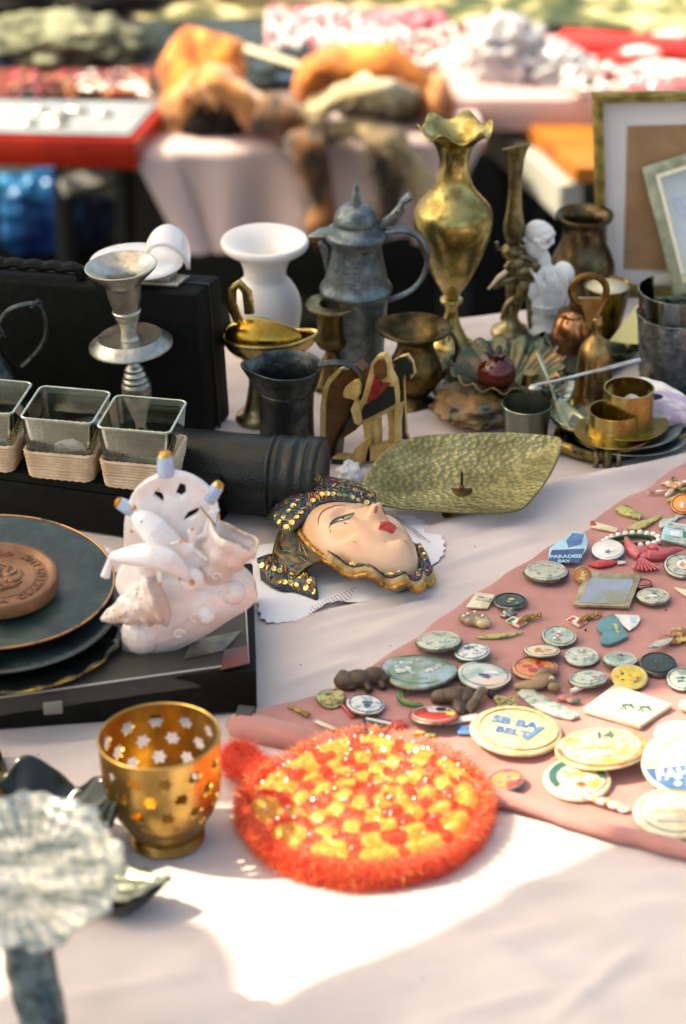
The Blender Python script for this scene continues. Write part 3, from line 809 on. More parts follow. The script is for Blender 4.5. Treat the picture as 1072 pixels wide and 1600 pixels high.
# ================================================================== left half of the near table
# upright black case
fr_b, br_b = P(322, 686), P(362, 651)        # base corners on the right
ax = (P(0, 658) - fr_b); ax.z = 0; ax.normalize()
dp = (br_b - fr_b)
r = root('black_case', 'upright black leatherette carrying case with a ribbed handle and metal clasps', 'case', (fr_b + ax * 0.12 + dp * 0.5))
n_up = Vector((-0.045, 0.0, 1)).normalized()
hh = (H(r, 463) + 0.0) if False else None
d0 = fr_b
# height that puts the top front right corner at photo row 463
zt = 0.0
for k in range(200):
    zz = k * 0.001
    p = d0 + n_up * zz
    yrow = 800 - F * ((p - CAM).dot(UP)) / ((p - CAM).dot(FW))
    if yrow < 463: break
Hc = zz
bot = [fr_b - r.location, br_b - r.location, br_b + ax * 0.34 - r.location, fr_b + ax * 0.34 - r.location]
top = [p + n_up * Hc for p in bot]
MB().hexa(bot, top).build('shell', BLACK, r, bevel=0.004, angle=35)
seam = MB()
for f_ in (0.5,):
    a = [bot[0].lerp(bot[1], f_), bot[3].lerp(bot[2], f_)]
    seam.tube([a[0] + n_up * (Hc + 0.0004), a[1] + n_up * (Hc + 0.0004)], 0.0009, seg=6)
    seam.tube([a[0] + Vector((0.0006, 0, 0)), a[0] + n_up * Hc], 0.0009, seg=6)
seam.build('seam', M('seam_grey', (0.03, 0.03, 0.03), rough=0.4, metal=0.5), r)
tc_ = lambda s_, t_, h=0: bot[0] + ax * s_ + dp * t_ + n_up * (Hc + h)
pts = [tc_(0.095 + 0.105 * i / 40, 0.34, 0.007 + 0.002 * abs(sin(i * 0.55)) - (0.006 if i in (0, 40) else 0)) for i in range(41)]
MB().tube(pts, [0.0055] * 41, flat=0.7, up=(0, 0, 1)).build('handle', BLACK, r)
MB().box(0.03, 0.020, 0.003, M=basis(ax, dp.normalized(), n_up, tc_(0.033, 0.45, 0.002))).build('clasp', SILVER, r, bevel=0.0006)
MB().box(0.016, 0.014, 0.004, M=basis(ax, dp.normalized(), n_up, tc_(0.034, 0.45, 0.0055))).build('clasp', SILVER, r, bevel=0.0008)
MB().tube([tc_(0.088, 0.3, 0.006), tc_(0.07, 0.42, 0.008), tc_(0.066, 0.5, 0.002)], 0.0018, flat=0.6).build('handle_loop', SILVER, r)
CASE_TOP = lambda s_, t_: r_case + tc_(s_, t_, 0)
r_case = r.location.copy()

# white dish and curled shell on the case
pt = r_case + tc_(0.056, 0.75, 0.0015)
r = root('white_dish', 'shallow white porcelain dish resting on the black case', 'dish', (pt.x - 0.005, pt.y + 0.002, pt.z + 0.0005))
MB().lathe([(a, b) for a, b in ((0.001, 0.0), (0.018, 0), (0.028, 0.005), (0.036, 0.007), (0.0355, 0.008), (0.028, 0.007), (0.001, 0.003))], 60).build('dish', PORC, r, angle=180)
r = root('white_shell_ornament', 'curled white porcelain shell standing behind the silver candlestick', 'ornament', (pt.x + 0.020, pt.y + 0.006, pt.z + 0.002))
def curl(u, v):
    a = -0.3 + 3.5 * u; w2 = (v - 0.5)
    return Vector((0.018 * cos(a) * (1 - 0.15 * u) - 0.003, w2 * 0.032 * sin(pi * min(u * 0.9 + 0.15, 1)), 0.003 + 0.023 * sin(max(a, 0)) + 0.003 * w2))
MB().grid(curl, 30, 12).build('curl', PORC, r, solid=0.003, angle=180)

# silver candlestick
r = root('silver_candlestick', 'tarnished silver candlestick with a flared cup and round drip tray', 'candlestick', P(226, 706))
def tiltz(r):
    r.rotation_euler = (0, -rad(4.6), 0)
MB().lathe(pxlathe(r, [(706, 36), (702, 36), (690, 26), (668, 9), (650, 12), (628, 20), (608, 24), (598, 23)], 3), 44).build('foot', SILVER, r, angle=180)
gr = [(598, 23), (596, 20.5), (594, 21.5), (590, 20), (588, 17.5), (586, 18.5), (582, 17), (579, 14.5), (577, 15.5), (573, 14), (566, 9), (550, 9), (540, 10)]
MB().lathe(pxlathe(r, gr, 2), 44).build('stem', SILVER, r, angle=180)
MB().lathe(pxlathe(r, [(544, 10), (543, 58), (540, 66), (536, 66), (527, 53), (524, 50), (527, 42), (528, 12)], 1), 64).build('drip_tray', SILVER, r, angle=60)
MB().lathe(pxlathe(r, [(540, 15), (532, 17), (522, 13), (508, 13), (502, 15), (499, 18), (495, 18.5), (492, 20), (488, 22.5), (485, 22.5), (482, 21), (466, 25), (452, 27), (443, 29), (436, 35), (427, 45), (419, 54), (415, 57), (413, 55), (420, 40), (430, 24), (450, 20), (470, 16)], 3), 64).build('cup', SILVER, r, angle=180)
tiltz(r)

# small jug at the left edge
r = root('metal_jug', 'small dark metal jug with a curled handle at the left edge', 'jug', P(-2, 698))
MB().lathe(pxlathe(r, [(698, 24), (690, 26), (645, 34), (612, 40), (590, 39), (572, 30), (560, 20), (548, 15), (535, 15), (525, 20), (520, 21)], 3), 44).build('body', DARKPEWTER, r, angle=180)
MB().tube(crom([V(r, 8, 526), V(r, 0, 505), V(r, 12, 486), V(r, 34, 477), V(r, 60, 476), V(r, 72, 500), V(r, 70, 530), V(r, 52, 556), V(r, 34, 572)], 5), px(r, 4), flat=1.3, up=(0, 1, 0)).build('handle', DARKPEWTER, r)
MB().tube([V(r, 48, 480), V(r, 56, 476), V(r, 62, 470)], [px(r, 4), px(r, 4), px(r, 5)]).build('thumb_piece', DARKPEWTER, r)

# flat black box under the glass holders
ZB = T + 0.042
c1, c2 = P(318, 778, ZB), P(-140, 715, ZB)
a_ = (c2 - c1).normalized(); b_ = Vector((-a_.y, a_.x, 0)); b_ = b_ if b_.y > 0 else -b_
r = root('flat_black_box', 'long flat black box carrying the rope wrapped glass candle holders', 'box', Vector((c1.x, c1.y, T)) + a_ * 0.1)
L_ = 0.34
bb = [c1, c1 + a_ * L_, c1 + a_ * L_ + b_ * 0.075, c1 + b_ * 0.075]
bb = [p - r.location for p in bb]
lo = [Vector((p.x, p.y, 0.0006)) for p in bb]; hi = [Vector((p.x, p.y, 0.034)) for p in bb]
MB().hexa(lo[::-1], hi[::-1]).build('base', BLACK, r, bevel=0.002, angle=35)
o2 = 0.0022
cc = sum(bb, Vector()) / 4
li = [p + Vector(((p - cc).x, (p - cc).y, 0)).normalized() * o2 for p in bb]
MB().hexa([Vector((p.x, p.y, 0.0342)) for p in li][::-1], [Vector((p.x, p.y, 0.042)) for p in li][::-1]).build('lid', BLACK, r, bevel=0.002, angle=35)

# rope-wrapped square glass holders
rope_m = M('jute_rope', S(232, 208, 178), S(200, 172, 138), rough=0.85, ns=60, bump=0.5, bs=500, bdist=0.0008)
GRP = 'square glass holders wrapped in rope'
def holder(cpx, cpy, yaw, label, s=0.0265, h=0.048):
    p = P(cpx, cpy, ZB)
    r = root('glass_candle_holder', label, 'candle holder', p, yaw, GRP)
    def sq(a, rd, n=5):
        out = []
        for cx_, cy_, st in ((1, 1, 0), (-1, 1, 1), (-1, -1, 2), (1, -1, 3)):
            for i in range(n + 1):
                th = pi / 2 * (st + i / n)
                out.append(((a - rd) * cx_ + rd * cos(th), (a - rd) * cy_ + rd * sin(th)))
        return out
    rings = []
    for (a, z, rd) in ((s * 0.80, 0.0005, 0.004), (s * 0.82, 0.001, 0.005), (s * 0.93, h * 0.5, 0.005), (s, h, 0.005), (s + 0.0006, h + 0.001, 0.005), (s - 0.0012, h + 0.001, 0.004), (s * 0.93 - 0.002, h * 0.5, 0.004), (s * 0.80 - 0.002, 0.006, 0.004), (s * 0.3, 0.005, 0.003)):
        rings.append([(x, y, z) for x, y in sq(a, rd)])
    m_ = len(rings[0]); vs = [p for q in rings for p in q]; fs = [tuple(range(m_))[::-1]]
    for i in range(len(rings) - 1):
        for k in range(m_):
            k2 = (k + 1) % m_
            fs.append((i * m_ + k, i * m_ + k2, (i + 1) * m_ + k2, (i + 1) * m_ + k))
    fs.append(tuple((len(rings) - 1) * m_ + k for k in range(m_)))
    MB().add(vs, fs).build('glass', GLASS, r, angle=35)
    MB().tube([Vector((x, y, h + 0.0006)) for x, y in sq(s - 0.0002, 0.005)], 0.0010, closed=True, seg=8, up=(0, 0, 1)).build('glass_rim', GLASSEDGE, r, angle=180)
    MB().prism(sq(s * 0.79, 0.004), 0.004, z0=0.001).build('glass_base', GLASSEDGE, r)
    rp = MB()
    n_ = 9
    for j in range(n_):
        z = 0.0016 + j * 0.00245
        a = s * (0.82 + 0.11 * z / (h * .5)) + 0.0012
        path = [Vector((x, y, z + 0.0003 * sin(i * 1.1 + j))) for i, (x, y) in enumerate(sq(a, 0.005, 6))]
        # densify the straight runs for the twist
        dense = []
        for i in range(len(path)):
            q0, q1 = path[i], path[(i + 1) % len(path)]
            k = max(1, int((q1 - q0).length / 0.0016))
            dense += [q0.lerp(q1, t / k) for t in range(k)]
        k = len(rp.v); seg = 6
        N = len(dense)
        for i, q0 in enumerate(dense):
            t = (dense[(i + 1) % N] - dense[i - 1]).normalized(); sd = t.cross(Vector((0, 0, 1)))
            for g_ in range(seg):
                th = 2 * pi * g_ / seg
                rr_ = 0.00145 * (1 + 0.22 * cos(2 * th + i * 1.9))
                rp.v.append(q0 + sd * cos(th) * rr_ + Vector((0, 0, 1)) * sin(th) * rr_)
        for i in range(N):
            for g_ in range(seg):
                a1, a2 = k + i * seg + g_, k + i * seg + (g_ + 1) % seg
                b1, b2 = k + ((i + 1) % N) * seg + g_, k + ((i + 1) % N) * seg + (g_ + 1) % seg
                rp.f.append((a1, a2, b2, b1)); rp.mi.append(0)
    rp.build('rope_wrap', rope_m, r, angle=180)
    return r
HY = rad(-11)
h3 = holder(226, 742, HY, 'rope wrapped square glass holder nearest the black cylinder, empty')
h2 = holder(108, 727, HY, 'rope wrapped square glass holder with a clear crystal stone inside')
h1 = holder(-14, 712, HY, 'rope wrapped square glass holder cut off by the left edge of the view')
for hx, lb, col_, sc in ((h2, 'clear faceted crystal inside the middle glass holder', (0.9, 0.93, 0.95), 0.013), (h1, 'small cloudy stone inside the left glass holder', (0.75, 0.72, 0.62), 0.010)):
    st = root('crystal_stone', lb, 'stone', hx.location + Vector((0.002, -0.004, 0.014 if sc > 0.012 else 0.0125)))
    MB().ball((0, 0, 0), (sc, sc * 0.8, sc * 0.62), nu=9, nv=6, fn=lambda d: 1 + 0.25 * noise.noise(d * 3)).build('stone', M('crystal' if sc > 0.012 else 'cloudy_stone', col_, (0.6, 0.65, 0.68), rough=0.15, trans=0.5, ns=60), st, smooth=False)

# black cylinder
r = root('black_tube_case', 'black leather cylindrical case lying on its side with a ribbed flared cap', 'case', P(400, 790))
R0 = 0.0295
pa, pb = P(285, 786) + Vector((0, 0, R0)) - r.location, P(497, 806) + Vector((0, 0, R0)) - r.location
axv = (pb - pa).normalized(); Lc = (pb - pa).length
Mx = basis(axv.orthogonal().normalized(), axv.cross(axv.orthogonal().normalized()), axv, pa)
LEATH = M('green_black_leather', (0.004, 0.007, 0.006), (0.009, 0.014, 0.013), rough=0.36, ns=60, bump=0.5, bs=500, bdist=0.001, spec=0.35)
MB().lathe([(0.0005, 0), (R0 * 0.96, 0), (R0, 0.002), (R0, Lc * 0.66)], 64, M=Mx).build('barrel', LEATH, r, angle=50)
prof = []
for i in range(60):
    t = i / 59; z = Lc * (0.66 + 0.34 * t)
    rr_ = R0 * (1.035 + 0.05 * t) + 0.0006 * sin(t * 11 + 2.2 * t * t * 4) * (1 if 0.2 < t < 0.8 else 0.3) - (0.0018 if abs(t - 0.1) < 0.02 else 0)
    prof.append((rr_, z))
prof += [(R0 * 1.08, Lc + 0.002), (R0 * 1.0, Lc + 0.003), (R0 * 0.9, Lc + 0.0005), (R0 * 0.3, Lc - 0.001)]
MB().lathe(prof, 64, M=Mx).build('cap', LEATH, r, angle=180)

# pewter creamer
r = root('pewter_creamer', 'dark pewter creamer with a pinched spout and long strap handle', 'jug', P(449, 718))
pr = pxlathe(r, [(718, 46), (712, 47), (690, 44), (655, 42), (625, 42.5), (608, 44), (605, 47), (600, 49), (590, 52), (578, 55), (571, 56), (570, 54), (582, 48), (600, 43), (660, 38), (700, 36), (702, 2)], 2)
def spo(th, a, h, i):
    k = max(cos(th - rad(188)), 0) ** 14
    top = min(max((h - H(r, 606)) / (H(r, 570) - H(r, 606)), 0), 1)
    return a * (1 + 0.30 * k * top), h + px(r, 5) * k * top
MB().lathe(pr, 96, fr=spo).build('body', DARKPEWTER, r, angle=180)
MB().tube(crom([V(r, 497, 570), V(r, 520, 566), V(r, 545, 570), V(r, 562, 586), V(r, 566, 606), V(r, 556, 634), V(r, 540, 664), V(r, 526, 690), V(r, 520, 716)], 6), px(r, 3.6), flat=2.2, up=(0, 1, 0)).build('handle', DARKPEWTER, r)
MB().lathe(pxlathe(r, [(609, 43), (607, 46.2), (604, 43)], 1), 64, cap=False).build('band', DARKPEWTER, r)

# carved wooden nativity figures
FIGW = M('gilt_wood', S(220, 190, 120), S(186, 148, 84), rough=0.4, ns=60)
FIGB = M('brown_wood', S(112, 70, 28), S(78, 46, 18), rough=0.35, ns=20, stretch=(1, 1, 4))
FIGK = M('black_paint', (0.01, 0.012, 0.010), rough=0.3)
FIGR = M('red_paint', S(150, 40, 26), S(110, 26, 20), rough=0.4, ns=90)
def cut(r, name, outl, mat, th=0.008, dy=0.0, parent=None, edge=None):
    pts = [V(r, x, y, dy) for x, y in outl]
    n_ = len(pts)
    sk = Vector((0.5, 1, 0)).normalized() * th
    vs = pts + [p + sk for p in pts]
    area = sum(pts[i].x * pts[(i + 1) % n_].z - pts[(i + 1) % n_].x * pts[i].z for i in range(n_))
    if area < 0:
        vs = pts[::-1] + [p + sk for p in pts[::-1]]
    fs = [tuple(range(n_)), tuple(range(n_, 2 * n_))[::-1]] + [((i + 1) % n_, i, n_ + i, n_ + (i + 1) % n_) for i in range(n_)]
    return MB().add(vs, fs).build(name, mat, parent or r, smooth=False)
r = root('camel_figure', 'flat cut wooden camel with a red and black saddle cloth and gilt edges', 'figurine', P(592, 722))
cut(r, 'legs', [(566, 655), (576, 655), (578, 690), (578, 722), (572, 722), (570, 690)], FIGW, 0.007)
cut(r, 'legs', [(580, 655), (590, 655), (592, 680), (590, 706), (585, 706), (583, 680)], FIGW, 0.007, 0.004)
cut(r, 'legs', [(604, 642), (614, 640), (616, 668), (614, 696), (606, 696), (607, 668)], FIGW, 0.007, 0.004)
cut(r, 'legs', [(616, 636), (626, 632), (622, 660), (622, 690), (616, 692)], FIGW, 0.007)
cut(r, 'body', [(558, 648), (560, 630), (566, 622), (571, 604), (576, 585), (580, 567), (588, 557), (598, 556), (605, 567), (607, 582), (615, 597), (618, 618), (618, 637), (604, 646), (588, 653), (568, 661)], FIGW, 0.008, -0.001)
cut(r, 'neck', [(554, 662), (548, 640), (556, 622), (562, 632), (566, 655), (562, 664)], FIGW, 0.006, -0.002)
cut(r, 'head', [(536, 614), (540, 604), (550, 597), (558, 596), (562, 604), (561, 618), (555, 626), (545, 622), (537, 620)], FIGW, 0.006, -0.003)
cut(r, 'saddle_cloth', [(565, 642), (568, 634), (590, 622), (604, 606), (613, 606), (616, 632), (600, 641), (584, 649), (566, 657)], FIGK, 0.003, -0.0045)
cut(r, 'saddle', [(572, 630), (580, 606), (585, 588), (592, 590), (594, 600), (608, 600), (602, 610), (590, 622)], FIGR, 0.003, -0.0045)
cut(r, 'rider', [(584, 584), (584, 570), (590, 563), (598, 562), (602, 572), (602, 590), (594, 596)], FIGB, 0.003, -0.0045)
cut(r, 'base', [(545, 720), (556, 700), (620, 694), (628, 700), (600, 722)], FIGW, 0.01, 0.0)
r = root('palm_figure', 'flat cut wooden palm tree painted black and green with gilt edge', 'figurine', P(630, 700))
def palm(mat, dy, th, nm, g=0):
    cut(r, nm, [(605 - g, 600), (610, 584 - g), (618, 570 - g), (612, 566), (624, 560 - g), (634, 558 - g), (642, 568), (644 + g, 586), (636, 580), (640 + g, 592), (630, 584), (628, 598), (632, 680), (636, 688), (636 + g, 694), (624 - g, 694), (626, 680), (624, 592), (616, 588), (610, 604)], mat, th, dy)
palm(FIGK, 0.0, 0.003, 'painted_front'); palm(FIGW, 0.0032, 0.006, 'gilt_back', 2)
r = root('elephant_figure', 'rounded brown wooden animal figure with gilt edges behind the creamer handle', 'figurine', P(540, 725))
cut(r, 'body', [(505, 700), (504, 650), (506, 620), (514, 596), (530, 580), (545, 577), (556, 570), (566, 580), (566, 620), (562, 660), (556, 672), (528, 690), (524, 726), (508, 726)], FIGB, 0.012, 0.012)
cut(r, 'gilt_trim', [(500, 700), (500, 640), (504, 610), (512, 592), (528, 577), (537, 575), (514, 602), (508, 630), (507, 700)], FIGW, 0.004, 0.010)
cut(r, 'ear', [(537, 616), (545, 602), (555, 596), (561, 602), (560, 616), (552, 624), (540, 622)], FIGW, 0.003, 0.008)
cut(r, 'trunk', [(552, 640), (560, 628), (566, 650), (562, 664), (556, 662)], FIGW, 0.003, 0.008)
cut(r, 'foot', [(548, 726), (560, 698), (566, 690), (570, 690), (562, 728)], FIGW, 0.012, -0.006)
r = root('sheep_figure', 'small dark wooden block in front of the camel figure', 'figurine', P(536, 724))
cut(r, 'body', [(518, 724), (519, 716), (546, 718), (547, 727), (522, 728)], FIGK, 0.01)
cut(r, 'trim', [(519, 715), (546, 717), (546, 719), (519, 717)], FIGW, 0.01, -0.0003)

# hammered leaf dish
r = root('hammered_leaf_dish', 'hammered greenish brass leaf shaped candle dish with a central spike', 'dish', P(722, 775))
ol = crom([Vector((x, y, 0)) for x, y in ((564, 764), (575, 737), (600, 706), (640, 685), (700, 678), (790, 676), (850, 680), (877, 686), (876, 705), (862, 738), (838, 772), (808, 798), (740, 801), (660, 797), (600, 790), (570, 778))], 5, closed=True)
def dishp(x, y): return P(x, y, T + 0.016 + (800 - y) / 124 * 0.034) - r.location
bd = [dishp(p.x, p.y) for p in ol]
cen = dishp(722, 742)
def leaf(u, v):
    i = u * len(bd); k = int(i) % len(bd); t = i - int(i)
    b = bd[k].lerp(bd[(k + 1) % len(bd)], t)
    p = cen.lerp(b, v)
    return p + Vector((0, 0, -0.010 * (1 - v * v)))
hm_ = M('hammered_brass', S(158, 152, 106), S(116, 112, 74), rough=0.42, metal=0.8, ns=30, bump=0.8, bs=230, vor=True, bdist=0.0013, stretch=(1, 1.7, 1))
MB().grid(leaf, 160, 40).build('leaf', hm_, r, solid=0.0016, angle=180)
lc = cen + Vector((0, 0, -0.010))
MB().tube([lc, lc + Vector((0, 0, 0.011)), lc + Vector((-0.0005, 0, 0.014))], [0.0009, 0.0008, 0.0003]).build('spike', M('rust_iron', (0.03, 0.015, 0.008), rough=0.6, metal=0.6), r)
MB().lathe([(0.0022, 0), (0.002, 0.0008), (0.001, 0.0012)], 16, M=Matrix.Translation(lc + Vector((0, 0, 0.0002)))).build('spike_base', M('rust', S(120, 60, 30), rough=0.8), r)
MB().lathe([(0.016, 0.0003), (0.015, 0.002), (0.008, lc.z + 0.0)], 30, M=Matrix.Translation((lc.x, lc.y, 0))).build('foot', DARKBRASS, r)

# scrap of white cloth
r = root('white_napkin', 'crumpled scrap of white cloth between the tube case and the leaf dish', 'cloth', P(546, 752))
MB().ball((0, 0, 0.006), (0.009, 0.011, 0.009), nu=30, nv=20, fn=lambda d: 1 + 0.45 * noise.noise(d * 2.5 + Vector((1, 1, 1)))).build('scrap', M('white_cotton', (0.72, 0.74, 0.76), rough=0.9), r, angle=180)
# ================================================================== front left
def flatbox(name, label, cat, corners, zb, h, mats, part='body', bevel=0.002):
    r = root(name, label, cat, corners[0].lerp(corners[2], 0.5))
    r.location.z = zb
    lo = [Vector((p.x - r.location.x, p.y - r.location.y, 0.0005)) for p in corners]
    hi = [p + Vector((0, 0, h)) for p in lo]
    MB().hexa(lo, hi).build(part, mats, r, bevel=bevel, angle=35)
    return r
HB = 0.031
cs = [P(-130, 1152), P(402, 1112), P(396, 940), P(-130, 975)]
r = flatbox('presentation_box', 'shallow black presentation box wrapped in clear film under the stacked plates', 'box', cs, T, HB, BLACK)
# clear film lid, crinkled at the front and corner
FILM = M('clear_film', (0.9, 0.9, 0.88), rough=0.08, trans=1.0, bump=0.5, bs=60, bdist=0.003)
film = D.materials.new('cellophane'); film.use_nodes = True
_n, _l = film.node_tree.nodes, film.node_tree.links
_p = _n['Principled BSDF']; _p.inputs['Roughness'].default_value = 0.1; _p.inputs['Base Color'].default_value = (0.5, 0.46, 0.42, 1)
_tr = _n.new('ShaderNodeBsdfTransparent'); _mx = _n.new('ShaderNodeMixShader'); _nz = _n.new('ShaderNodeTexNoise'); _nz.inputs['Scale'].default_value = 40
_bp = _n.new('ShaderNodeBump'); _bp.inputs['Strength'].default_value = 0.6; _bp.inputs['Distance'].default_value = 0.004
_l.new(_nz.outputs[0], _bp.inputs['Height']); _l.new(_bp.outputs[0], _p.inputs['Normal'])
_mx.inputs[0].default_value = 0.13
_l.new(_tr.outputs[0], _mx.inputs[1]); _l.new(_p.outputs[0], _mx.inputs[2]); _l.new(_mx.outputs[0], _n['Material Output'].inputs[0])
zt = HB + 0.0025
q = [P(-130, 1108, T + zt), P(389, 1035, T + zt), P(383, 930, T + zt), P(-130, 930, T + zt)]
q = [p - r.location for p in q]
def filmf(u, v):
    p = q[0].lerp(q[1], u).lerp(q[3].lerp(q[2], u), v)
    return p + Vector((0, 0, 0.0008 * noise.noise((u * 18, v * 6, 2))))
mb = MB().grid(filmf, 60, 14)
d1 = [q[0], q[1]]
def frontf(u, v):
    p = q[0].lerp(q[1], u)
    return p + Vector((0, -0.0035 * v + 0.0008 * noise.noise((u * 25, v * 3, 8)), -0.011 * v))
mb.grid(frontf, 60, 4)
mb.build('clear_film', film, r, angle=180)
MB().tube([q[0], q[1], q[2]], 0.0006, seg=6).build('film_edge', M('film_edge', (0.45, 0.45, 0.42), rough=0.2, spec=0.8), r)
tpz = P(84, 1098, T + HB - 0.002) - r.location
MB().box(0.012, 0.001, 0.009, M=rotm(0, 0, 0.15, tpz + Vector((0, -0.006, 0)))).build('tape', M('tape', (0.10, 0.11, 0.11), rough=0.15, spec=0.8), r)
lb = [P(345, 1047, T + zt + .001), P(389, 1036, T + zt + .001), P(386, 1008, T + zt + .001), P(350, 1016, T + zt + .001)]
MB().add([p - r.location for p in lb], [(0, 1, 2, 3)]).build('red_label', M('red_label', S(130, 52, 40), S(90, 46, 40), rough=0.35, ns=80), r)
lb = [P(286, 1030, T + zt + .001), P(350, 1016, T + zt + .001), P(378, 985, T + zt + .001), P(300, 1000, T + zt + .001)]
MB().add([p - r.location for p in lb], [(0, 1, 2, 3)]).build('printed_sheet', M('print_grey', S(116, 112, 92), S(52, 62, 60), rough=0.4, ns=70), r)

# stacked plates
ZP = T + HB + 0.004
def scal(th, a, h, i):
    k = 1 + 0.022 * cos(th * 22) * (a / 0.09) ** 3
    return a * k, h + 0.0012 * cos(th * 22) * (a / 0.09) ** 4
def bigplate(name, label, x, y, z, rx, mat, rim, tilt, fr=None, lift=12, grp='plates stacked on the presentation box'):
    r = root(name, label, 'plate', P(x, y, z), group=grp)
    k = px(r)
    pr = [(0.01, 2), (0.55, 2), (0.66, 5), (0.97, lift), (1.0, lift + 1.5)]
    MB().lathe([(a * rx * k, b * k) for a, b in pr] + [(a * rx * k, b * k) for a, b in ((0.985, lift + 2.5), (0.66, 8), (0.55, 5), (0.01, 5))], 132, fr=fr).build('dish', mat, r, angle=180)
    if rim:
        N = 132
        ps = []
        for i in range(N):
            th = 2 * pi * i / N
            a, h = rx * k * 0.995, (lift + 2) * k
            if fr: a, h = fr(th, a, h, 9)
            ps.append((a * cos(th), a * sin(th), h))
        MB().tube(ps, k * 1.9, closed=True, seg=6).build('gilt_rim', rim, r, angle=180)
    r.rotation_euler = tilt
    return r
BG_ = M('bottle_green_glaze', S(30, 46, 44), S(16, 24, 24), rough=0.25, ns=14, c3=S(36, 54, 58), spec=0.6, bump=0.1)
PATINA = M('patina_plate', S(22, 32, 26), S(70, 84, 66), rough=0.42, ns=34, c3=S(34, 54, 56), bump=0.3, bs=200, contrast=0.2)
COPR = M('copper_rim', S(210, 140, 80), S(60, 50, 36), rough=0.4, metal=0.6, ns=50, c3=S(200, 150, 100), contrast=0.1)
bigplate('scalloped_plate', 'black scalloped plate with a gilt edge, lowest of the stack', 0, 990, ZP, 196, BLACKG, M('gilt_rim', S(180, 150, 70), S(60, 50, 30), rough=0.3, metal=1, ns=50, contrast=.05), (0, 0, 0), scal, lift=8)
bigplate('bottle_green_plate', 'glossy bottle green plate in the middle of the stack', -4, 962, ZP + 0.008, 192, BG_, None, (rad(2), 0, 0), lift=16)
bigplate('copper_rimmed_plate', 'mottled dark plate with a chipped copper rim, topmost of the stack', -14, 915, ZP + 0.022, 193, PATINA, COPR, (rad(3), rad(1.5), 0), lift=9)
# medallion
r = root('clay_medallion', 'thick terracotta coloured medallion with a raised crest and lettering', 'medallion', P(-4, 917, ZP + 0.028), rad(0))
k = px(r)
MED = M('terracotta', S(158, 114, 80), S(116, 80, 54), rough=0.42, metal=0.3, ns=30, bump=0.15)
MB().lathe([(0.001, 0), (92 * k, 0), (96 * k, 3 * k), (96 * k, 20 * k), (93 * k, 24 * k), (88 * k, 24.5 * k), (83 * k, 21 * k), (80 * k, 18 * k), (0.001, 18 * k)], 96).build('disc', MED, r, angle=40)
mb = MB()
for rr_ in (60,):
    mb.tube([(rr_ * k * cos(a), rr_ * k * sin(a), 18 * k) for a in [2 * pi * i / 80 for i in range(80)]], 1.1 * k, closed=True, seg=6)
# crest : helmet, mantling and shield
for (x, y, a) in ((-4, 22, 11), (-4, 6, 13), (-22, 4, 8), (16, 6, 8), (-8, -16, 12), (6, -20, 9), (-24, -12, 7), (24, -10, 7), (30, -22, 6), (-30, 16, 6), (34, 14, 4)):
    mb.ball((x * k, y * k, 18 * k), (a * k, a * k * 0.8, 4.5 * k), nu=10, nv=6)
rm = random.Random(5)
for i in range(16):
    a = rm.uniform(0, 2 * pi); p0 = Vector((cos(a) * 16 * k, sin(a) * 16 * k, 19 * k)); p1 = Vector((cos(a + .4) * 34 * k, sin(a + .4) * 34 * k, 19 * k)); p2 = Vector((cos(a + 1.0) * 42 * k, sin(a + 1) * 40 * k, 18.5 * k))
    mb.tube(crom([p0, p1, p2], 4), [3.5 * k, 2.5 * k, 1.5 * k], seg=6)
mb.build('crest_relief', MED, r, angle=180)
def textmesh(s, size, ext=0.0002, bold=0.03):
    cu = D.curves.new('t', 'FONT'); cu.body = s; cu.size = size; cu.extrude = ext; cu.offset = size * bold; cu.align_x = 'CENTER'; cu.align_y = 'CENTER'
    o = D.objects.new('t', cu); COL.objects.link(o)
    dg = bpy.context.evaluated_depsgraph_get()
    me = D.meshes.new_from_object(o.evaluated_get(dg))
    vs = [v.co.copy() for v in me.vertices]; fs = [tuple(p.vertices) for p in me.polygons]
    D.objects.remove(o); D.curves.remove(cu); D.meshes.remove(me)
    return vs, fs
def text(parent, s, size, M_, mat, name='lettering', ext=0.0002):
    vs, fs = textmesh(s, size, ext)
    return MB().add(vs, fs, M_).build(name, mat, parent, smooth=False)
mb = MB()
S_ = 'ACADEMIA CLARENTIUM GOETEBORG '
for i, ch in enumerate(S_):
    if ch == ' ': continue
    a = rad(200) + 2 * pi * i / len(S_)
    vs, fs = textmesh(ch, 17 * k, 1.2 * k)
    mb.add(vs, fs, Matrix.Translation((70 * k * cos(a), 70 * k * sin(a), 18.6 * k)) @ Matrix.Rotation(a + pi / 2, 4, 'Z'))
mb.build('lettering', MED, r, smooth=False)
r.rotation_euler = (rad(3), rad(1), 0)

# ------------------------------------------------------------------ porcelain dolphin ornament
r = root('porcelain_ornament', 'pearly white porcelain castle ornament with two dolphins and shells', 'ornament', P(290, 1010, T + HB + 0.003))
k = px(r)
PEARL = M('pearl_porcelain', (0.82, 0.72, 0.69), (0.86, 0.87, 0.90), rough=0.12, ns=34, c3=(0.86, 0.83, 0.83), coat=0.5, sss=0.1)
SHELLP = M('pearl_shell', (0.62, 0.44, 0.36), (0.80, 0.74, 0.72), rough=0.22, ns=28, coat=0.5, bump=0.2, bs=60)
BLUEP = M('pale_blue_glaze', S(150, 176, 210), S(176, 194, 220), rough=0.2, coat=0.5)
VP = lambda x, y, d=0: V(r, x, y, d * k)
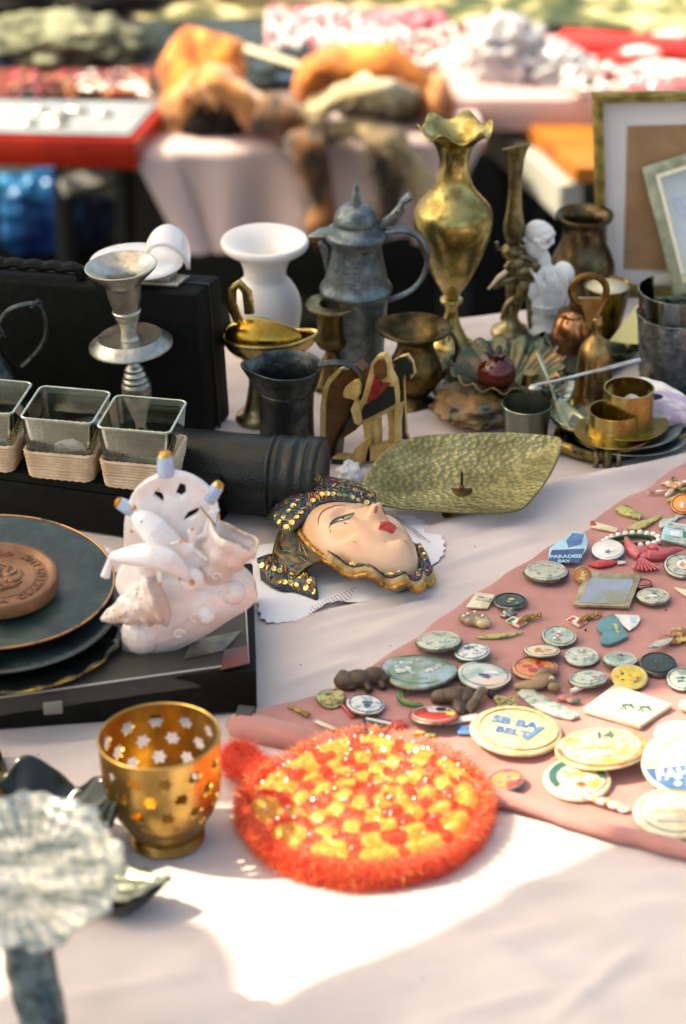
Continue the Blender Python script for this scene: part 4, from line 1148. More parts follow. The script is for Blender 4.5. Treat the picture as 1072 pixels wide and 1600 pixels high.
# base slab
ol_ = crom([VP(x, y, 0) for x, y in ((190, 1008), (196, 1028), (214, 1036), (262, 1022), (310, 1000), (352, 974), (392, 948), (400, 930), (392, 908), (362, 885), (320, 868), (262, 866), (212, 872), (188, 892), (180, 915), (196, 945), (206, 968), (194, 985))], 4, closed=True)
q = MB().prism([(p.x, p.z) for p in ol_][::-1], 26 * k, M=basis((1, 0, 0), (0, 0, 1), (0, -1, 0), (0, 26 * k, 0)), dome=30 * k)
for x, y, d, a in ((222, 990, 2, 34), (365, 925, -10, 20), (300, 905, -22, 20), (232, 885, -16, 18), (322, 962, -22, 15)):
    q.ball(VP(x, y, d), a * k, nu=14, nv=9)
q.build('base', PEARL, r, remesh=1.2 * k, smooth_it=7, angle=180)
# arch plaque with holes (boolean)
def arch():
    pts = [(196, 900), (194, 860), (194, 820), (200, 790), (215, 764), (240, 748), (268, 740), (295, 745), (318, 758), (334, 775), (342, 800), (342, 840), (335, 880), (330, 920)]
    c = crom([VP(x, y, 14) for x, y in pts], 4)
    m_ = len(c); sk = Vector((0, 14 * k, 0))
    vs = c + [p + sk for p in c]
    fs = [tuple(range(m_))[::-1], tuple(range(m_, 2 * m_))] + [(i, (i + 1) % m_, m_ + (i + 1) % m_, m_ + i) for i in range(m_)]
    return MB().add(vs, fs).build('castle_plaque', PEARL, r, smooth=False)
pq = arch()
cutm = MB()
for sh in ([(239, 792), (246, 783), (252, 792), (252, 803), (249, 801)], [(276, 784), (280, 775), (286, 777), (287, 788), (281, 793), (275, 790)], [(288, 828), (294, 818), (305, 813), (308, 818), (302, 824), (290, 831)]):
    cx_ = sum(p[0] for p in sh) / len(sh); cy_ = sum(p[1] for p in sh) / len(sh)
    sh = [(cx_ + (x - cx_) * 1.4, cy_ + (y - cy_) * 1.35) for x, y in sh]
    c = [VP(x, y, -20) for x, y in sh]; m_ = len(c); sk = Vector((0, 90 * k, 0))
    cutm.add(c + [p + sk for p in c], [tuple(range(m_))[::-1], tuple(range(m_, 2 * m_))] + [(i, (i + 1) % m_, m_ + (i + 1) % m_, m_ + i) for i in range(m_)])
co = cutm.build('cutter', PEARL, r, smooth=False)
bm_ = pq.modifiers.new('x', 'BOOLEAN'); bm_.operation = 'DIFFERENCE'; bm_.object = co; bm_.solver = 'EXACT'
bv = pq.modifiers.new('b', 'BEVEL'); bv.width = 2.0 * k; bv.segments = 3; bv.limit_method = 'ANGLE'; bv.angle_limit = rad(50)
bake(pq); D.objects.remove(co)
pq.data.polygons.foreach_set('use_smooth', [True] * len(pq.data.polygons))
for x0, y0, x1, y1, w0 in ((259, 742, 258, 708, 13.5), (207, 797, 183, 784, 11.5), (326, 782, 343, 756, 11)):
    a, b = VP(x0, y0, 20), VP(x1, y1, 20)
    tw = MB().tube([a, a.lerp(b, .3), a.lerp(b, 0.85), a.lerp(b, .98)], [w0 * .98 * k, w0 * k, w0 * 0.86 * k, w0 * 0.6 * k], seg=20).build('tower', BLUEP, r, bevel=0.0004)
    c = a.lerp(b, 0.98); dv = (b - a).normalized()
    MB().tube([c - dv * 2.5 * k, c + dv * 2 * k, c + dv * 4.5 * k], [w0 * .82 * k, w0 * .66 * k, w0 * .1 * k], seg=16).build('gilt_tip', GOLD, tw)
# open shell vase on the right
q = MB()
A1, B1 = VP(318, 920, 0), VP(368, 838, 0)
dv = (B1 - A1).normalized(); sx = dv.cross(Vector((0, 1, 0))).normalized(); sy = sx.cross(dv)
def cone(u, v):
    th = 2 * pi * u
    rr_ = (15 + 24 * v ** 0.8 + 3.0 * sin(th * 5 + 1) * v + 1.5 * sin(v * 22) + 3.2 * max(0, sin(th * 9)) ** 3 * max(0, sin(v * 22)) ** 2) * k
    return A1.lerp(B1, v) + sx * cos(th) * rr_ + sy * sin(th) * rr_ * 0.8 + Vector((0, 0, (4 * sin(th * 3) * v * v) * k))
q.grid(cone, 60, 30)
q.build('open_shell', SHELLP, r, solid=2.4 * k, angle=180)
lipp = [cone(i / 60, 1.0) for i in range(60)]
MB().tube(lipp, 1.2 * k, closed=True, seg=6).build('gilt_rim', M('worn_gold', S(230, 190, 120), S(240, 225, 205), rough=0.25, metal=0.6, ns=200), r, angle=180)
# conch at lower left
c0, c1 = VP(158, 968, -26), VP(262, 930, -22)
dv = (c1 - c0).normalized(); sx = dv.cross(Vector((0, 1, 0))).normalized(); sy = sx.cross(dv)
def con(u, v):
    th = 2 * pi * u
    rr_ = (3 + 43 * v ** 0.85) * (1 if v < 0.8 else math.sqrt(max(1 - ((v - 0.8) / 0.2) ** 2, 0.0))) * k
    rr_ *= 1 + 0.11 * (abs(sin(v * 13)) ** 3) * (1 + 0.5 * sin(th * 9))
    return c0.lerp(c1, v) + sx * cos(th) * rr_ + sy * sin(th) * rr_
MB().grid(con, 60, 60).build('conch', SHELLP, r, angle=180)
dots = MB(); rs = random.Random(4)
for i in range(26):
    p = con(rs.uniform(0.5, 1.0), rs.uniform(0.1, 0.8))
    dots.ball(p, 1.6 * k, nu=6, nv=5)
dots.build('gilt_dots', GOLD, r)
# dolphins
def dolphin(pts, rads, tail, fins, eye, label=None, dd=0):
    q = MB()
    pp = crom([VP(*p) for p in pts], 5)
    q.tube(pp, [a * k for a in rads], seg=16)
    for a, b, w0 in fins: q.tube([VP(*a), VP(*b)], [w0 * k, 1.5 * k], flat=0.4, seg=8)
    for a, b, w0 in tail: q.tube([VP(*a), VP(*b)], [4 * k, w0 * k], flat=0.5, seg=8)
    o = q.build('dolphin', PEARL, r, remesh=0.9 * k, smooth_it=2, angle=180)
    g = MB()
    for a, b, w0 in fins + tail: g.ball(VP(*b), w0 * 0.45 * k, nu=8, nv=6)
    g.ball(VP(*eye[1]), 4.5 * k, nu=8, nv=6)
    g.build('gilt_tips', GOLD, o)
    MB().ball(VP(*eye[0]), 1.6 * k, nu=8, nv=6).build('eye', FIGK, o)
    return o
dolphin([(172, 866, -34), (186, 869, -36), (210, 868, -40), (236, 868, -46), (262, 876, -48), (282, 892, -46), (294, 906, -44)], [5, 11, 17, 20, 19, 13, 5],
        [((176, 866, -34), (166, 856, -34), 7), ((174, 868, -34), (164, 902, -34), 8)], [((238, 856, -46), (232, 852, -46), 6), ((250, 888, -50), (250, 912, -56), 7)], ((281, 905, -58), (300, 910, -44)))
dolphin([(212, 800, -6), (220, 810, -10), (238, 826, -14), (258, 845, -16), (282, 858, -16), (302, 856, -12)], [7, 17, 23, 22, 14, 6],
        [((300, 856, -12), (324, 874, -14), 6), ((300, 854, -12), (300, 828, -14), 7)], [((215, 812, -16), (206, 830, -18), 6), ((262, 850, -30), (282, 846, -34), 6)], ((221, 815, -28), (209, 793, -8)))
# lines of the sail and curls
MB().tube([VP(313, 792, 8), VP(338, 822, 8), VP(342, 800, 8)], 1.3 * k).build('gilt_line', GOLD, r)
sail = [VP(326, 800, 10), VP(343, 795, 10), VP(342, 836, 6), VP(300, 846, 2), VP(318, 832, 4)]
MB().add(sail + [p + Vector((0, 5 * k, 0)) for p in sail], [(4, 3, 2, 1, 0), (5, 6, 7, 8, 9), (0, 1, 6, 5), (1, 2, 7, 6), (2, 3, 8, 7), (3, 4, 9, 8), (4, 0, 5, 9)]).build('sail', PEARL, r, bevel=0.001)
cl_ = MB()
for x, y, a, d in ((345, 925, 11, -30), (338, 900, 8, -22), (305, 965, 10, -36), (280, 990, 10, -44), (328, 945, 8, -34)):
    pts = [VP(x, y, d) + Vector((cos(t) * a * k * (1 - t / 9), -a * k * .3, sin(t) * a * k * (1 - t / 9))) for t in [i * 0.5 for i in range(12)]]
    cl_.tube(pts, 1.3 * k, seg=8)
cl_.build('wave_curls', PEARL, r, angle=180)

# ------------------------------------------------------------------ gold tea light cup with star holes
r = root('gold_tealight_cup', 'shiny golden tea light cup pierced with small star holes', 'cup', P(262, 1308))
k = px(r)
CUPM = M('cup_gold', S(196, 162, 96), S(150, 116, 62), rough=0.33, metal=1, ns=26, bump=0.15, bs=60)
axis = lambda y: V(r, 262 - (1308 - y) * 0.085, y)
pr = pxlathe(r, [(1298, 54), (1290, 58), (1284, 62), (1274, 67), (1262, 77), (1248, 84), (1230, 90), (1210, 93), (1180, 95), (1150, 95.5)], 4)
outer = pr; inner = [(a - 0.0011, b) for a, b in pr[::-1]]
cupo = MB().lathe(outer + inner, 120, cap=False)
nn = len(outer) + len(inner)
cupo.f += [((nn - 1) * 120 + i, (nn - 1) * 120 + (i + 1) % 120, (i + 1) % 120, i) for i in range(120)]
cupo.mi += [0] * 120
co_ = cupo.build('body', CUPM, r, angle=60)
cutm = MB()
def star(n_, ro, ri):
    return [((ro if i % 2 == 0 else ri) * cos(pi * i / n_), (ro if i % 2 == 0 else ri) * sin(pi * i / n_)) for i in range(2 * n_)]
rows = [(1176, 12, 0.0, 95), (1203, 12, 0.5, 94), (1230, 12, 0.0, 90), (1252, 11, .5, 82)]
for y, cnt, off, rp in rows:
    h = H(r, y)
    for j in range(cnt):
        a = 2 * pi * (j + off) / cnt + 0.13
        ro = 13.5 * k if y < 1240 else 7.5 * k
        dirv = Vector((cos(a), sin(a), 0))
        Mx = basis((-sin(a), cos(a), 0), (0, 0, 1), dirv, dirv * (rp - 14) * k + Vector((0, 0, h)))
        cutm.prism(star(6, ro, ro * 0.66), 26 * k, M=Mx)
cc_ = cutm.build('cutter', CUPM, r, smooth=False)
bm_ = co_.modifiers.new('x', 'BOOLEAN'); bm_.operation = 'DIFFERENCE'; bm_.object = cc_; bm_.solver = 'EXACT'
bake(co_); D.objects.remove(cc_)
co_.data.polygons.foreach_set('use_smooth', [True] * len(co_.data.polygons)); co_.data.set_sharp_from_angle(angle=rad(45))
h0 = pr[-1][1]
MB().tube([(95 * depth(r.location + Vector((0, 0, h0))) / F * cos(a), 95 * depth(r.location + Vector((0, 0, h0))) / F * sin(a), h0) for a in [2 * pi * i / 90 for i in range(90)]], 0.0009, closed=True, seg=8).build('rim', CUPM, r, angle=180)
ft = [(1308 - i * 0.55, 57.5 + 1.3 * sin(i * 1.45) + (0.4 * i / 18)) for i in range(0, 24)]
MB().lathe(pxlathe(r, [(1308, 50)] + ft + [(1294, 40)], 1), 80).build('ridged_foot', CUPM, r, angle=180)
MB().lathe([(0.0005, H(r, 1293)), (52 * k, H(r, 1294))], 40, cap=False).build('floor', CUPM, r)
r.rotation_euler = (0, rad(-2.5), 0)

# ------------------------------------------------------------------ crocheted pot holder
pc = P(572, 1275)
r = root('crocheted_pot_holder', 'round fluffy pot holder crocheted in red and yellow tinsel yarn', 'pot holder', pc)
RX = 188 * px(r)
def pcol(x, y):
    """0 red, 1 yellow, by stitch rings"""
    rr_ = math.hypot(x, y); th = math.atan2(y, x)
    w_ = 0.035 * noise.noise((x * 5, y * 5, 1)); rr_ += w_ * 0.5; th += w_ * 0.6
    if rr_ < 0.13: return 0
    if rr_ < 0.29: return 1 if cos(7 * th + .4) > -0.35 else 0
    if rr_ < 0.43: return 1 if cos(7 * th + .4 + pi) > 0.3 else 0
    if rr_ < 0.58: return 1 if cos(11 * th + 1.0) > 0.2 else 0
    if rr_ < 0.72: return 1 if cos(11 * th + 1.0 + pi) > 0.3 else 0
    if rr_ < (0.93 + 0.04 * sin(th)): return 1 if cos(13 * th) > -0.7 + max(0, (0.80 - rr_) * 9) else 0
    return 0
def ptop(x, y):
    rr_ = math.hypot(x, y); th = math.atan2(y, x)
    e = math.sqrt(max(1 - rr_ ** 6, 0))
    b = 0.0032 * (0.5 + 0.5 * cos(rr_ * 2 * pi / 0.17)) + (0.0008 if pcol(x, y) else 0.0)
    return (0.017 + b) * e + 0.002
YARN = []
def yarn(n_, c1, c2):
    m = M(n_, c1, c2, rough=0.5, ns=150, sheen=0.4, spec=0.6)
    p_ = m.node_tree.nodes['Principled BSDF']
    return m
def shp(th): return 1 - 0.13 * math.exp(-((((th - 2.35 + pi) % (2 * pi)) - pi) / 0.55) ** 2) - 0.05 * math.exp(-((((th - 0.9 + pi) % (2 * pi)) - pi) / 0.4) ** 2) + 0.05 * math.exp(-((((th - 3.15 + pi) % (2 * pi)) - pi) / 0.3) ** 2) + 0.03 * noise.noise((cos(th) * 2, sin(th) * 2, 5))
RED = yarn('red_yarn', (0.95, 0.10, 0.02), (0.90, 0.06, 0.015)); YEL = yarn('yellow_yarn', (0.92, 0.42, 0.045), (0.92, 0.58, 0.12))
mb = MB()
N1, N2 = 200, 70
for j in range(N2 + 1):
    rr_ = (j / N2)
    for i in range(N1):
        th = 2 * pi * i / N1
        x, y = rr_ * cos(th), rr_ * sin(th)
        wv_ = shp(th); mb.v.append(Vector((x * RX * wv_, y * RX * 1.02 * wv_, ptop(x, y) - 0.002 + 0.0012 * noise.noise((x * 30, y * 30, 0)))))
for j in range(N2):
    for i in range(N1):
        a, b = j * N1 + i, j * N1 + (i + 1) % N1
        mb.f.append((a, a + N1, b + N1, b))
        th = 2 * pi * (i + .5) / N1; rr_ = (j + .5) / N2
        mb.mi.append(pcol(rr_ * cos(th), rr_ * sin(th)))
mb.build('crochet_disc', [RED, YEL], r, angle=180)
rs = random.Random(11)
fib = MB()
def fibre(p, d, L, w_, m_):
    s_ = d.cross(Vector((rs.uniform(-1, 1), rs.uniform(-1, 1), rs.uniform(-1, 1)))).normalized() * w_
    b_ = p + d * L * 0.5 + Vector((rs.uniform(-1, 1), rs.uniform(-1, 1), 0)) * L * 0.15
    k_ = len(fib.v)
    fib.v += [p - s_, p + s_, b_ + s_ * 0.8, b_ - s_ * 0.8, p + d * L + Vector((rs.uniform(-1, 1), rs.uniform(-1, 1), 0)) * L * 0.3]
    fib.f += [(k_, k_ + 1, k_ + 2, k_ + 3), (k_ + 3, k_ + 2, k_ + 4)]; fib.mi += [m_, m_]
for i in range(52000):
    rr_ = math.sqrt(rs.random()); th = rs.uniform(0, 2 * pi)
    x, y = rr_ * cos(th), rr_ * sin(th)
    sx_ = shp(th); p = Vector((x * RX * sx_, y * RX * 1.02 * sx_, ptop(x, y) - 0.0018))
    d = Vector((rs.gauss(0, .8) + x * .5, rs.gauss(0, .8) + y * .5, rs.uniform(0.3, 1))).normalized()
    fibre(p, d, rs.uniform(0.0012, 0.0030), 0.00014, pcol(x, y))
for i in range(26000):     # fringe
    th = rs.uniform(0, 2 * pi); z = rs.uniform(0.001, 0.019)
    if sin(th) > 0.1 and rs.random() < 0.6: z *= 0.5
    wv_ = shp(th); p = Vector((RX * cos(th) * rs.uniform(0.95, 1.01) * wv_, RX * 1.02 * sin(th) * rs.uniform(0.95, 1.01) * wv_, z))
    d = Vector((cos(th) + rs.gauss(0, .5), sin(th) + rs.gauss(0, .5), rs.gauss(0, 0.5))).normalized()
    fibre(p, d, rs.uniform(0.003, 0.0075) * (1.2 - 0.5 * sin(th)), 0.00016, 1 if rs.random() < 0.10 + 0.18 * max(sin(th), 0) else 0)
# hanging loop tuft at the left
lp = [P(420, 1225), P(395, 1205), P(378, 1195), P(362, 1200), P(366, 1218), P(390, 1228), P(410, 1240)]
lp = crom([p - pc + Vector((0, 0, 0.010)) for p in lp], 6)
MB().tube(lp, 0.0042, seg=8).build('hanging_loop', RED, r, angle=180)
for i in range(11000):
    p = lp[rs.randrange(len(lp))] + Vector((rs.gauss(0, .003), rs.gauss(0, .003), rs.gauss(0, .003)))
    d = Vector((rs.gauss(0, 1), rs.gauss(0, 1), rs.gauss(0, 1))).normalized()
    fibre(p, d, rs.uniform(0.003, 0.0085), 0.00015, 0)
fib.build('tinsel_fibres', [RED, YEL], r, smooth=False)
gl = MB()
for i in range(230):
    rr_ = math.sqrt(rs.random()) * 1.02; th = rs.uniform(0, 2 * pi)
    x, y = rr_ * cos(th), rr_ * sin(th)
    p = Vector((x * RX * shp(th), y * RX * 1.02 * shp(th), ptop(x, y) + rs.uniform(0.001, 0.003)))
    n_ = Vector((rs.gauss(-0.45, .5), rs.gauss(-0.35, .5), 1)).normalized()
    a_ = n_.orthogonal().normalized() * 0.0006; b_ = n_.cross(a_)
    gl.add([p - a_ - b_, p + a_ - b_, p + a_ + b_, p - a_ + b_], [(0, 1, 2, 3)])
gl.build('tinsel_glints', M('foil', (1, 0.97, 0.92), rough=0.12, metal=1), r, smooth=False)

# ------------------------------------------------------------------ foreground left : glass bowl, embossed dish, leaf
r = root('black_glass_dish', 'glossy black glass dish with a crumpled wavy rim, behind the embossed dish', 'dish', P(64, 1340))
k = px(r)
def wb(u, v):
    th = 2 * pi * u; q_ = v
    wv = sin(4 * th + 0.6) + 0.5 * sin(7 * th + 2) + 0.35 * sin(11 * th)
    rr_ = (28 + (96 - 14 * max(cos(th), 0) * max(0.3 - sin(th), 0)) * q_ * (1 + 0.05 * wv * q_)) * k
    return Vector((rr_ * cos(th), rr_ * sin(th) * 0.95, (4 + 84 * q_ ** 1.5 + 16 * wv * q_ ** 2 + 5 * sin(9 * th + q_ * 7) * q_) * k))
MB().grid(wb, 140, 24).build('bowl', BLACKG, r, solid=0.004, angle=180)
MB().lathe([(34 * k, 0.0004), (36 * k, 3 * k), (30 * k, 8 * k)], 40).build('foot', BLACKG, r)
for a0_, dx_, dy_ in ((0.3, 10, 38), (1.5, -42, 30), (2.6, 52, 14)):
    pts = [Vector(((dx_ + 40 * cos(a0_ + t * .55)) * k, (dy_ + 26 * sin(a0_ + t * .55)) * k, (38 + 16 * sin(t * 1.1)) * k)) for t in range(7)]
    MB().tube(crom(pts, 6), [5 * k, 11 * k, 15 * k, 11 * k, 4 * k], seg=14, flat=0.7).build('fold', BLACKG, r, angle=180)
r = root('embossed_dish', 'silvery embossed dish with a crinkled leaf surface on a textured stem', 'dish', P(75, 1700))
EMB = M('embossed_pewter', S(222, 224, 214), S(116, 128, 124), rough=0.34, metal=0.9, ns=40, bump=0.4, bs=90, bdist=0.0015, stretch=(1, 2.2, 1))
zc = P(32, 1368, T + 0.115) - r.location
kk = 1.0 / (F / depth(zc + r.location))
def ed(u, v):
    th = 2 * pi * u; q_ = v
    e = 1 + 0.035 * sin(9 * th) + 0.02 * sin(23 * th + 1)
    rr_ = (q_ * 160 * e) * kk
    rib = 1.5 * kk * q_ * abs(sin(th * 17 + 1.2 * sin(q_ * 5))) ** 0.6 * 2 + 0.9 * kk * sin(q_ * 40 + 2 * sin(th * 8)) * q_ + 1.0 * kk * noise.noise((cos(th) * q_ * 16, sin(th) * q_ * 16, 0))
    return zc + Vector((rr_ * cos(th), rr_ * sin(th) * 1.08, (9 * q_ ** 2 + 3 * q_ ** 5 * sin(th * 7)) * kk + rib + 0.16 * rr_ * cos(th) * 0 + 0.17 * rr_ * sin(th)))
MB().grid(ed, 220, 60).build('dish', EMB, r, solid=0.0012, angle=180)
st = crom([zc + Vector((0.0, -0.008, -0.0125)), zc + Vector((0.003, -0.014, -0.038)), zc + Vector((0.012, -0.03, -0.08)), Vector((zc.x + 0.018, zc.y - 0.045, 0.004))], 10)
mb = MB().tube(st, [0.017, 0.0135, 0.012, 0.013], seg=24)
mb.v = [p + Vector((noise.noise(p * 90), noise.noise(p * 90 + Vector((5, 0, 0))), 0)) * 0.0025 for p in mb.v]
mb.build('stem', M('embossed_stem', S(110, 128, 136), S(44, 58, 62), rough=0.4, metal=0.8, ns=60, bump=0.6, bs=70, bdist=0.003), r, angle=180)
fb = st[-1]
MB().lathe([(0.05, -0.003), (0.048, 0.0), (0.03, 0.006), (0.014, 0.012)], 60, M=Matrix.Translation((fb.x, fb.y, 0.0036)), fr=lambda th, a, h, i: (a * (1 + 0.05 * sin(7 * th)), h)).build('foot', EMB, r, angle=180)
r = root('metal_leaf_dish', 'small dark metal leaf dish with a silvery top behind the embossed dish', 'dish', P(195, 1425))
k = px(r)
def lf(u, v):
    a, b = 2 * u - 1, 2 * v - 1
    w2 = max(1 - abs(a) ** 1.7, 0) * (1 + 0.06 * sin(a * 17))
    return Vector((a * 0.027, b * w2 * 0.017 + 0.004 * a, 0.017 + 0.004 * a + 0.003 * b * b * w2 + 0.0012 * sin(b * 9 + a * 5)))
LFM = M('leaf_metal', S(150, 156, 142), S(60, 70, 62), rough=0.4, metal=0.8, ns=70, bump=0.4)
MB().grid(lf, 50, 20).build('leaf', LFM, r, solid=0.001, angle=180)
def lu(u, v):
    a = 2 * u - 1; w2 = max(1 - abs(a) ** 1.7, 0)
    t = pi * v
    return Vector((a * 0.0265, -cos(t) * w2 * 0.0165 + 0.004 * a, 0.0165 + 0.004 * a - sin(t) * w2 * 0.016))
MB().grid(lu, 40, 16).build('underside', BLACKG, r, angle=180)
r = root('gilt_corner_box', 'corner of a small gilt edged box at the left edge of the table', 'box', P(-25, 1205))
MB().box(0.026, 0.03, 0.006, M=rotm(0, 0, 0.3, (0, 0, 0.0036))).build('body', OLDBRASS, r, bevel=0.001)
MB().box(0.020, 0.024, 0.002, M=rotm(0, 0, 0.3, (0, 0, 0.0075))).build('lid', DARKBRASS, r, bevel=0.0006)
# ------------------------------------------------------------------ lace doily and carnival mask
r = root('lace_doily', 'white lace edged doily lying under the painted mask', 'doily', P(560, 890))
LACE = D.materials.new('lace'); LACE.use_nodes = True
_n, _l = LACE.node_tree.nodes, LACE.node_tree.links
_p = _n['Principled BSDF']; _p.inputs['Base Color'].default_value = (0.78, 0.78, 0.82, 1); _p.inputs['Roughness'].default_value = 0.9
def blob(pts, z0, mat, parent, name, wob=0, loc0=None, rise=0.0):
    c = crom([P(x, y, z0) - loc0 for x, y in pts], 8, closed=True)
    cen = sum(c, Vector()) / len(c)
    def fn(u, v):
        i = u * len(c); k_ = int(i) % len(c)
        b = c[k_].lerp(c[(k_ + 1) % len(c)], i - int(i))
        p = cen.lerp(b, v)
        e = 1 + wob * (v > 0.97) * sin(u * 2 * pi * 40)
        p = cen + (p - cen) * e
        return p + Vector((0, 0, 0.0012 * noise.noise((p.x * 60, p.y * 60, 3)) * v + rise * (1 - v)))
    return MB().grid(fn, 240, 14).build(name, mat, parent, angle=180)
blob([(395, 860), (402, 930), (412, 968), (455, 970), (480, 962), (520, 940), (600, 938), (680, 880), (694, 850), (676, 825), (640, 805), (585, 795), (540, 800), (470, 840)], T + 0.003, LACE, r, 'cloth', 0.012, r.location)
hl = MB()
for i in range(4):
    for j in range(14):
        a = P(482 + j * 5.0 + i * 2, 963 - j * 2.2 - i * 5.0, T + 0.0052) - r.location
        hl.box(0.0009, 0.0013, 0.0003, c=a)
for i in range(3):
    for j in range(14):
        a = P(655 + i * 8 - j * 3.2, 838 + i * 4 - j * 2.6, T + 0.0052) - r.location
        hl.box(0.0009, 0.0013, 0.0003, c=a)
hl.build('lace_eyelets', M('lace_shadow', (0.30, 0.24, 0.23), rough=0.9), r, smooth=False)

# the mask : face plane, u to the forehead, v to the far side, w up
r = root('carnival_mask', 'painted lady mask in a sequined headdress with gold braid, lying face up', 'mask', P(556, 880))
ctr_ = P(561, 884) - r.location
chin = (P(652, 905) - P(484, 803)); chin.z = 0; chin.normalize()
U_ = -chin                                   # towards forehead
Vd = Vector((-chin.y, chin.x, 0))            # towards the far side
if Vd.y < 0: Vd = -Vd
TILT = Matrix.Rotation(rad(-22), 3, U_) if False else Matrix.Rotation(rad(20), 3, U_)
Wn = Vector((0, 0, 1))
Q = Matrix.Rotation(rad(MASK_ROLL) if 'MASK_ROLL' in globals() else rad(12), 3, U_)
Vn = (Q @ Vd); Wn = (Q @ Wn)
HL, HW = 0.0540, 0.0355
C0 = ctr_ + Vector((0, 0, 0.010))
def fz(a, b):
    """height of the face over its plane, a: -1 chin .. 1 forehead, b: -1 near .. 1 far"""
    wq = 1 - 0.20 * max(-a, 0) ** 1.4
    rr2 = (a * a) * 0.98 + (b / wq) ** 2
    z = 0.030 * math.sqrt(max(1 - rr2 ** 1.25, 0)) ** 0.9
    g = lambda x, y, sx, sy: math.exp(-((a - x) / sx) ** 2 - ((b - y) / sy) ** 2)
    # nose bridge rising to the tip, sharp drop below
    t = (0.22 - a) / 0.42
    if 0 <= t <= 1: z += 0.0135 * t ** 1.1 * math.exp(-(b / (0.10 + 0.09 * t)) ** 2)
    elif t > 1: z += 0.0135 * math.exp(-((t - 1) / 0.17) ** 2) * math.exp(-(b / 0.17) ** 2)
    z += 0.003 * g(-0.16, 0.12, 0.06, 0.06) + 0.003 * g(-0.16, -0.12, 0.06, 0.06)
    z -= 0.0060 * (g(0.16, 0.40, 0.13, 0.20) + g(0.16, -0.40, 0.13, 0.20))
    z += 0.0028 * (g(0.15, 0.40, 0.07, 0.14) + g(0.15, -0.40, 0.07, 0.14))
    z += 0.0022 * (g(0.34, 0.36, 0.08, 0.26) + g(0.34, -0.36, 0.08, 0.26))
    z += 0.0025 * (g(-0.22, 0.5, 0.25, 0.2) + g(-0.22, -0.5, 0.25, 0.2))
    z += 0.0040 * g(-0.42, 0, 0.13, 0.24) - 0.0016 * g(-0.445, 0, 0.012, 0.17) - 0.0035 * g(-0.60, 0, 0.055, 0.2)
    z += 0.0040 * g(-0.78, 0, 0.12, 0.2)
    z -= 0.0010 * g(-0.30, 0, 0.05, 0.03)
    return z
def FP(a, b, up=0.0): return C0 + U_ * a * HL + Vn * b * HW + Wn * (fz(a, b) + up)
mb = MB()
NR, NT = 60, 110
for j in range(NR + 1):
    q_ = (j / NR) ** 0.8
    for i in range(NT):
        th = 2 * pi * i / NT
        a, b = q_ * cos(th), q_ * sin(th)
        b *= (1 - 0.20 * max(-a, 0) ** 1.4)
        mb.v.append(FP(a, b))
for j in range(NR):
    for i in range(NT):
        p_, q2 = j * NT + i, j * NT + (i + 1) % NT
        mb.f.append((p_, p_ + NT, q2 + NT, q2)); mb.mi.append(0)
SKIN = M('painted_skin', S(226, 178, 138), S(234, 194, 156), rough=0.3, ns=16, sss=0.1, spec=0.5, c3=S(226, 180, 146), coat=0.25)
fo = mb.build('face', SKIN, r, angle=180)
def decal(name, pts, mat, up=0.0004, parent=fo, cl=True, n=5):
    c = crom([Vector((a, b, 0)) for a, b in pts], n, closed=True)
    cx = sum((p.x for p in c)) / len(c); cy = sum((p.y for p in c)) / len(c)
    mb = MB(); m_ = len(c)
    for q_ in (1.0, 0.75, 0.5, 0.25, 0.02):
        for p in c: mb.v.append(FP(cx + (p.x - cx) * q_, cy + (p.y - cy) * q_, up + 0.0005 * (1 - q_)))
    for j in range(4):
        for i in range(m_):
            mb.f.append((j * m_ + i, j * m_ + (i + 1) % m_, (j + 1) * m_ + (i + 1) % m_, (j + 1) * m_ + i)); mb.mi.append(0)
    mb.f.append(tuple(4 * m_ + i for i in range(m_))); mb.mi.append(0)
    return mb.build(name, mat, parent, angle=180)
def line(name, pts, wd, mat, up=0.0003, parent=fo):
    c = crom([Vector((a, b, 0)) for a, b in pts], 5)
    R_ = [max(wd * sin(pi * (0.08 + 0.88 * i / (len(c) - 1))), wd * .2) for i in range(len(c))]
    return MB().tube([FP(p.x, p.y, up) for p in c], R_, seg=6, flat=0.5).build(name, mat, parent, angle=180)
LIPS = M('lip_red', S(196, 66, 54), S(176, 52, 44), rough=0.3, ns=60)
LIN = M('eye_line', (0.02, 0.012, 0.008), rough=0.5)
EYE = M('eye_shadow', S(34, 52, 42), S(70, 84, 58), rough=0.35, ns=150)
for s_ in (-1, 1):
    decal('lip', [(-0.445, 0.23 * s_), (-0.375, 0.12 * s_), (-0.335, 0.06 * s_), (-0.37, 0.0), (-0.445, 0.0), (-0.445, 0.1 * s_)], LIPS)
decal('lip', [(-0.45, -0.22), (-0.45, 0.0), (-0.45, 0.22), (-0.51, 0.13), (-0.55, 0.0), (-0.51, -0.13)], LIPS)
line('mouth_line', [(-0.44, -0.19), (-0.452, -0.08), (-0.44, 0), (-0.452, 0.08), (-0.44, 0.19)], 0.0004, M('mouth_dark', S(110, 26, 22), rough=0.5), 0.0006)
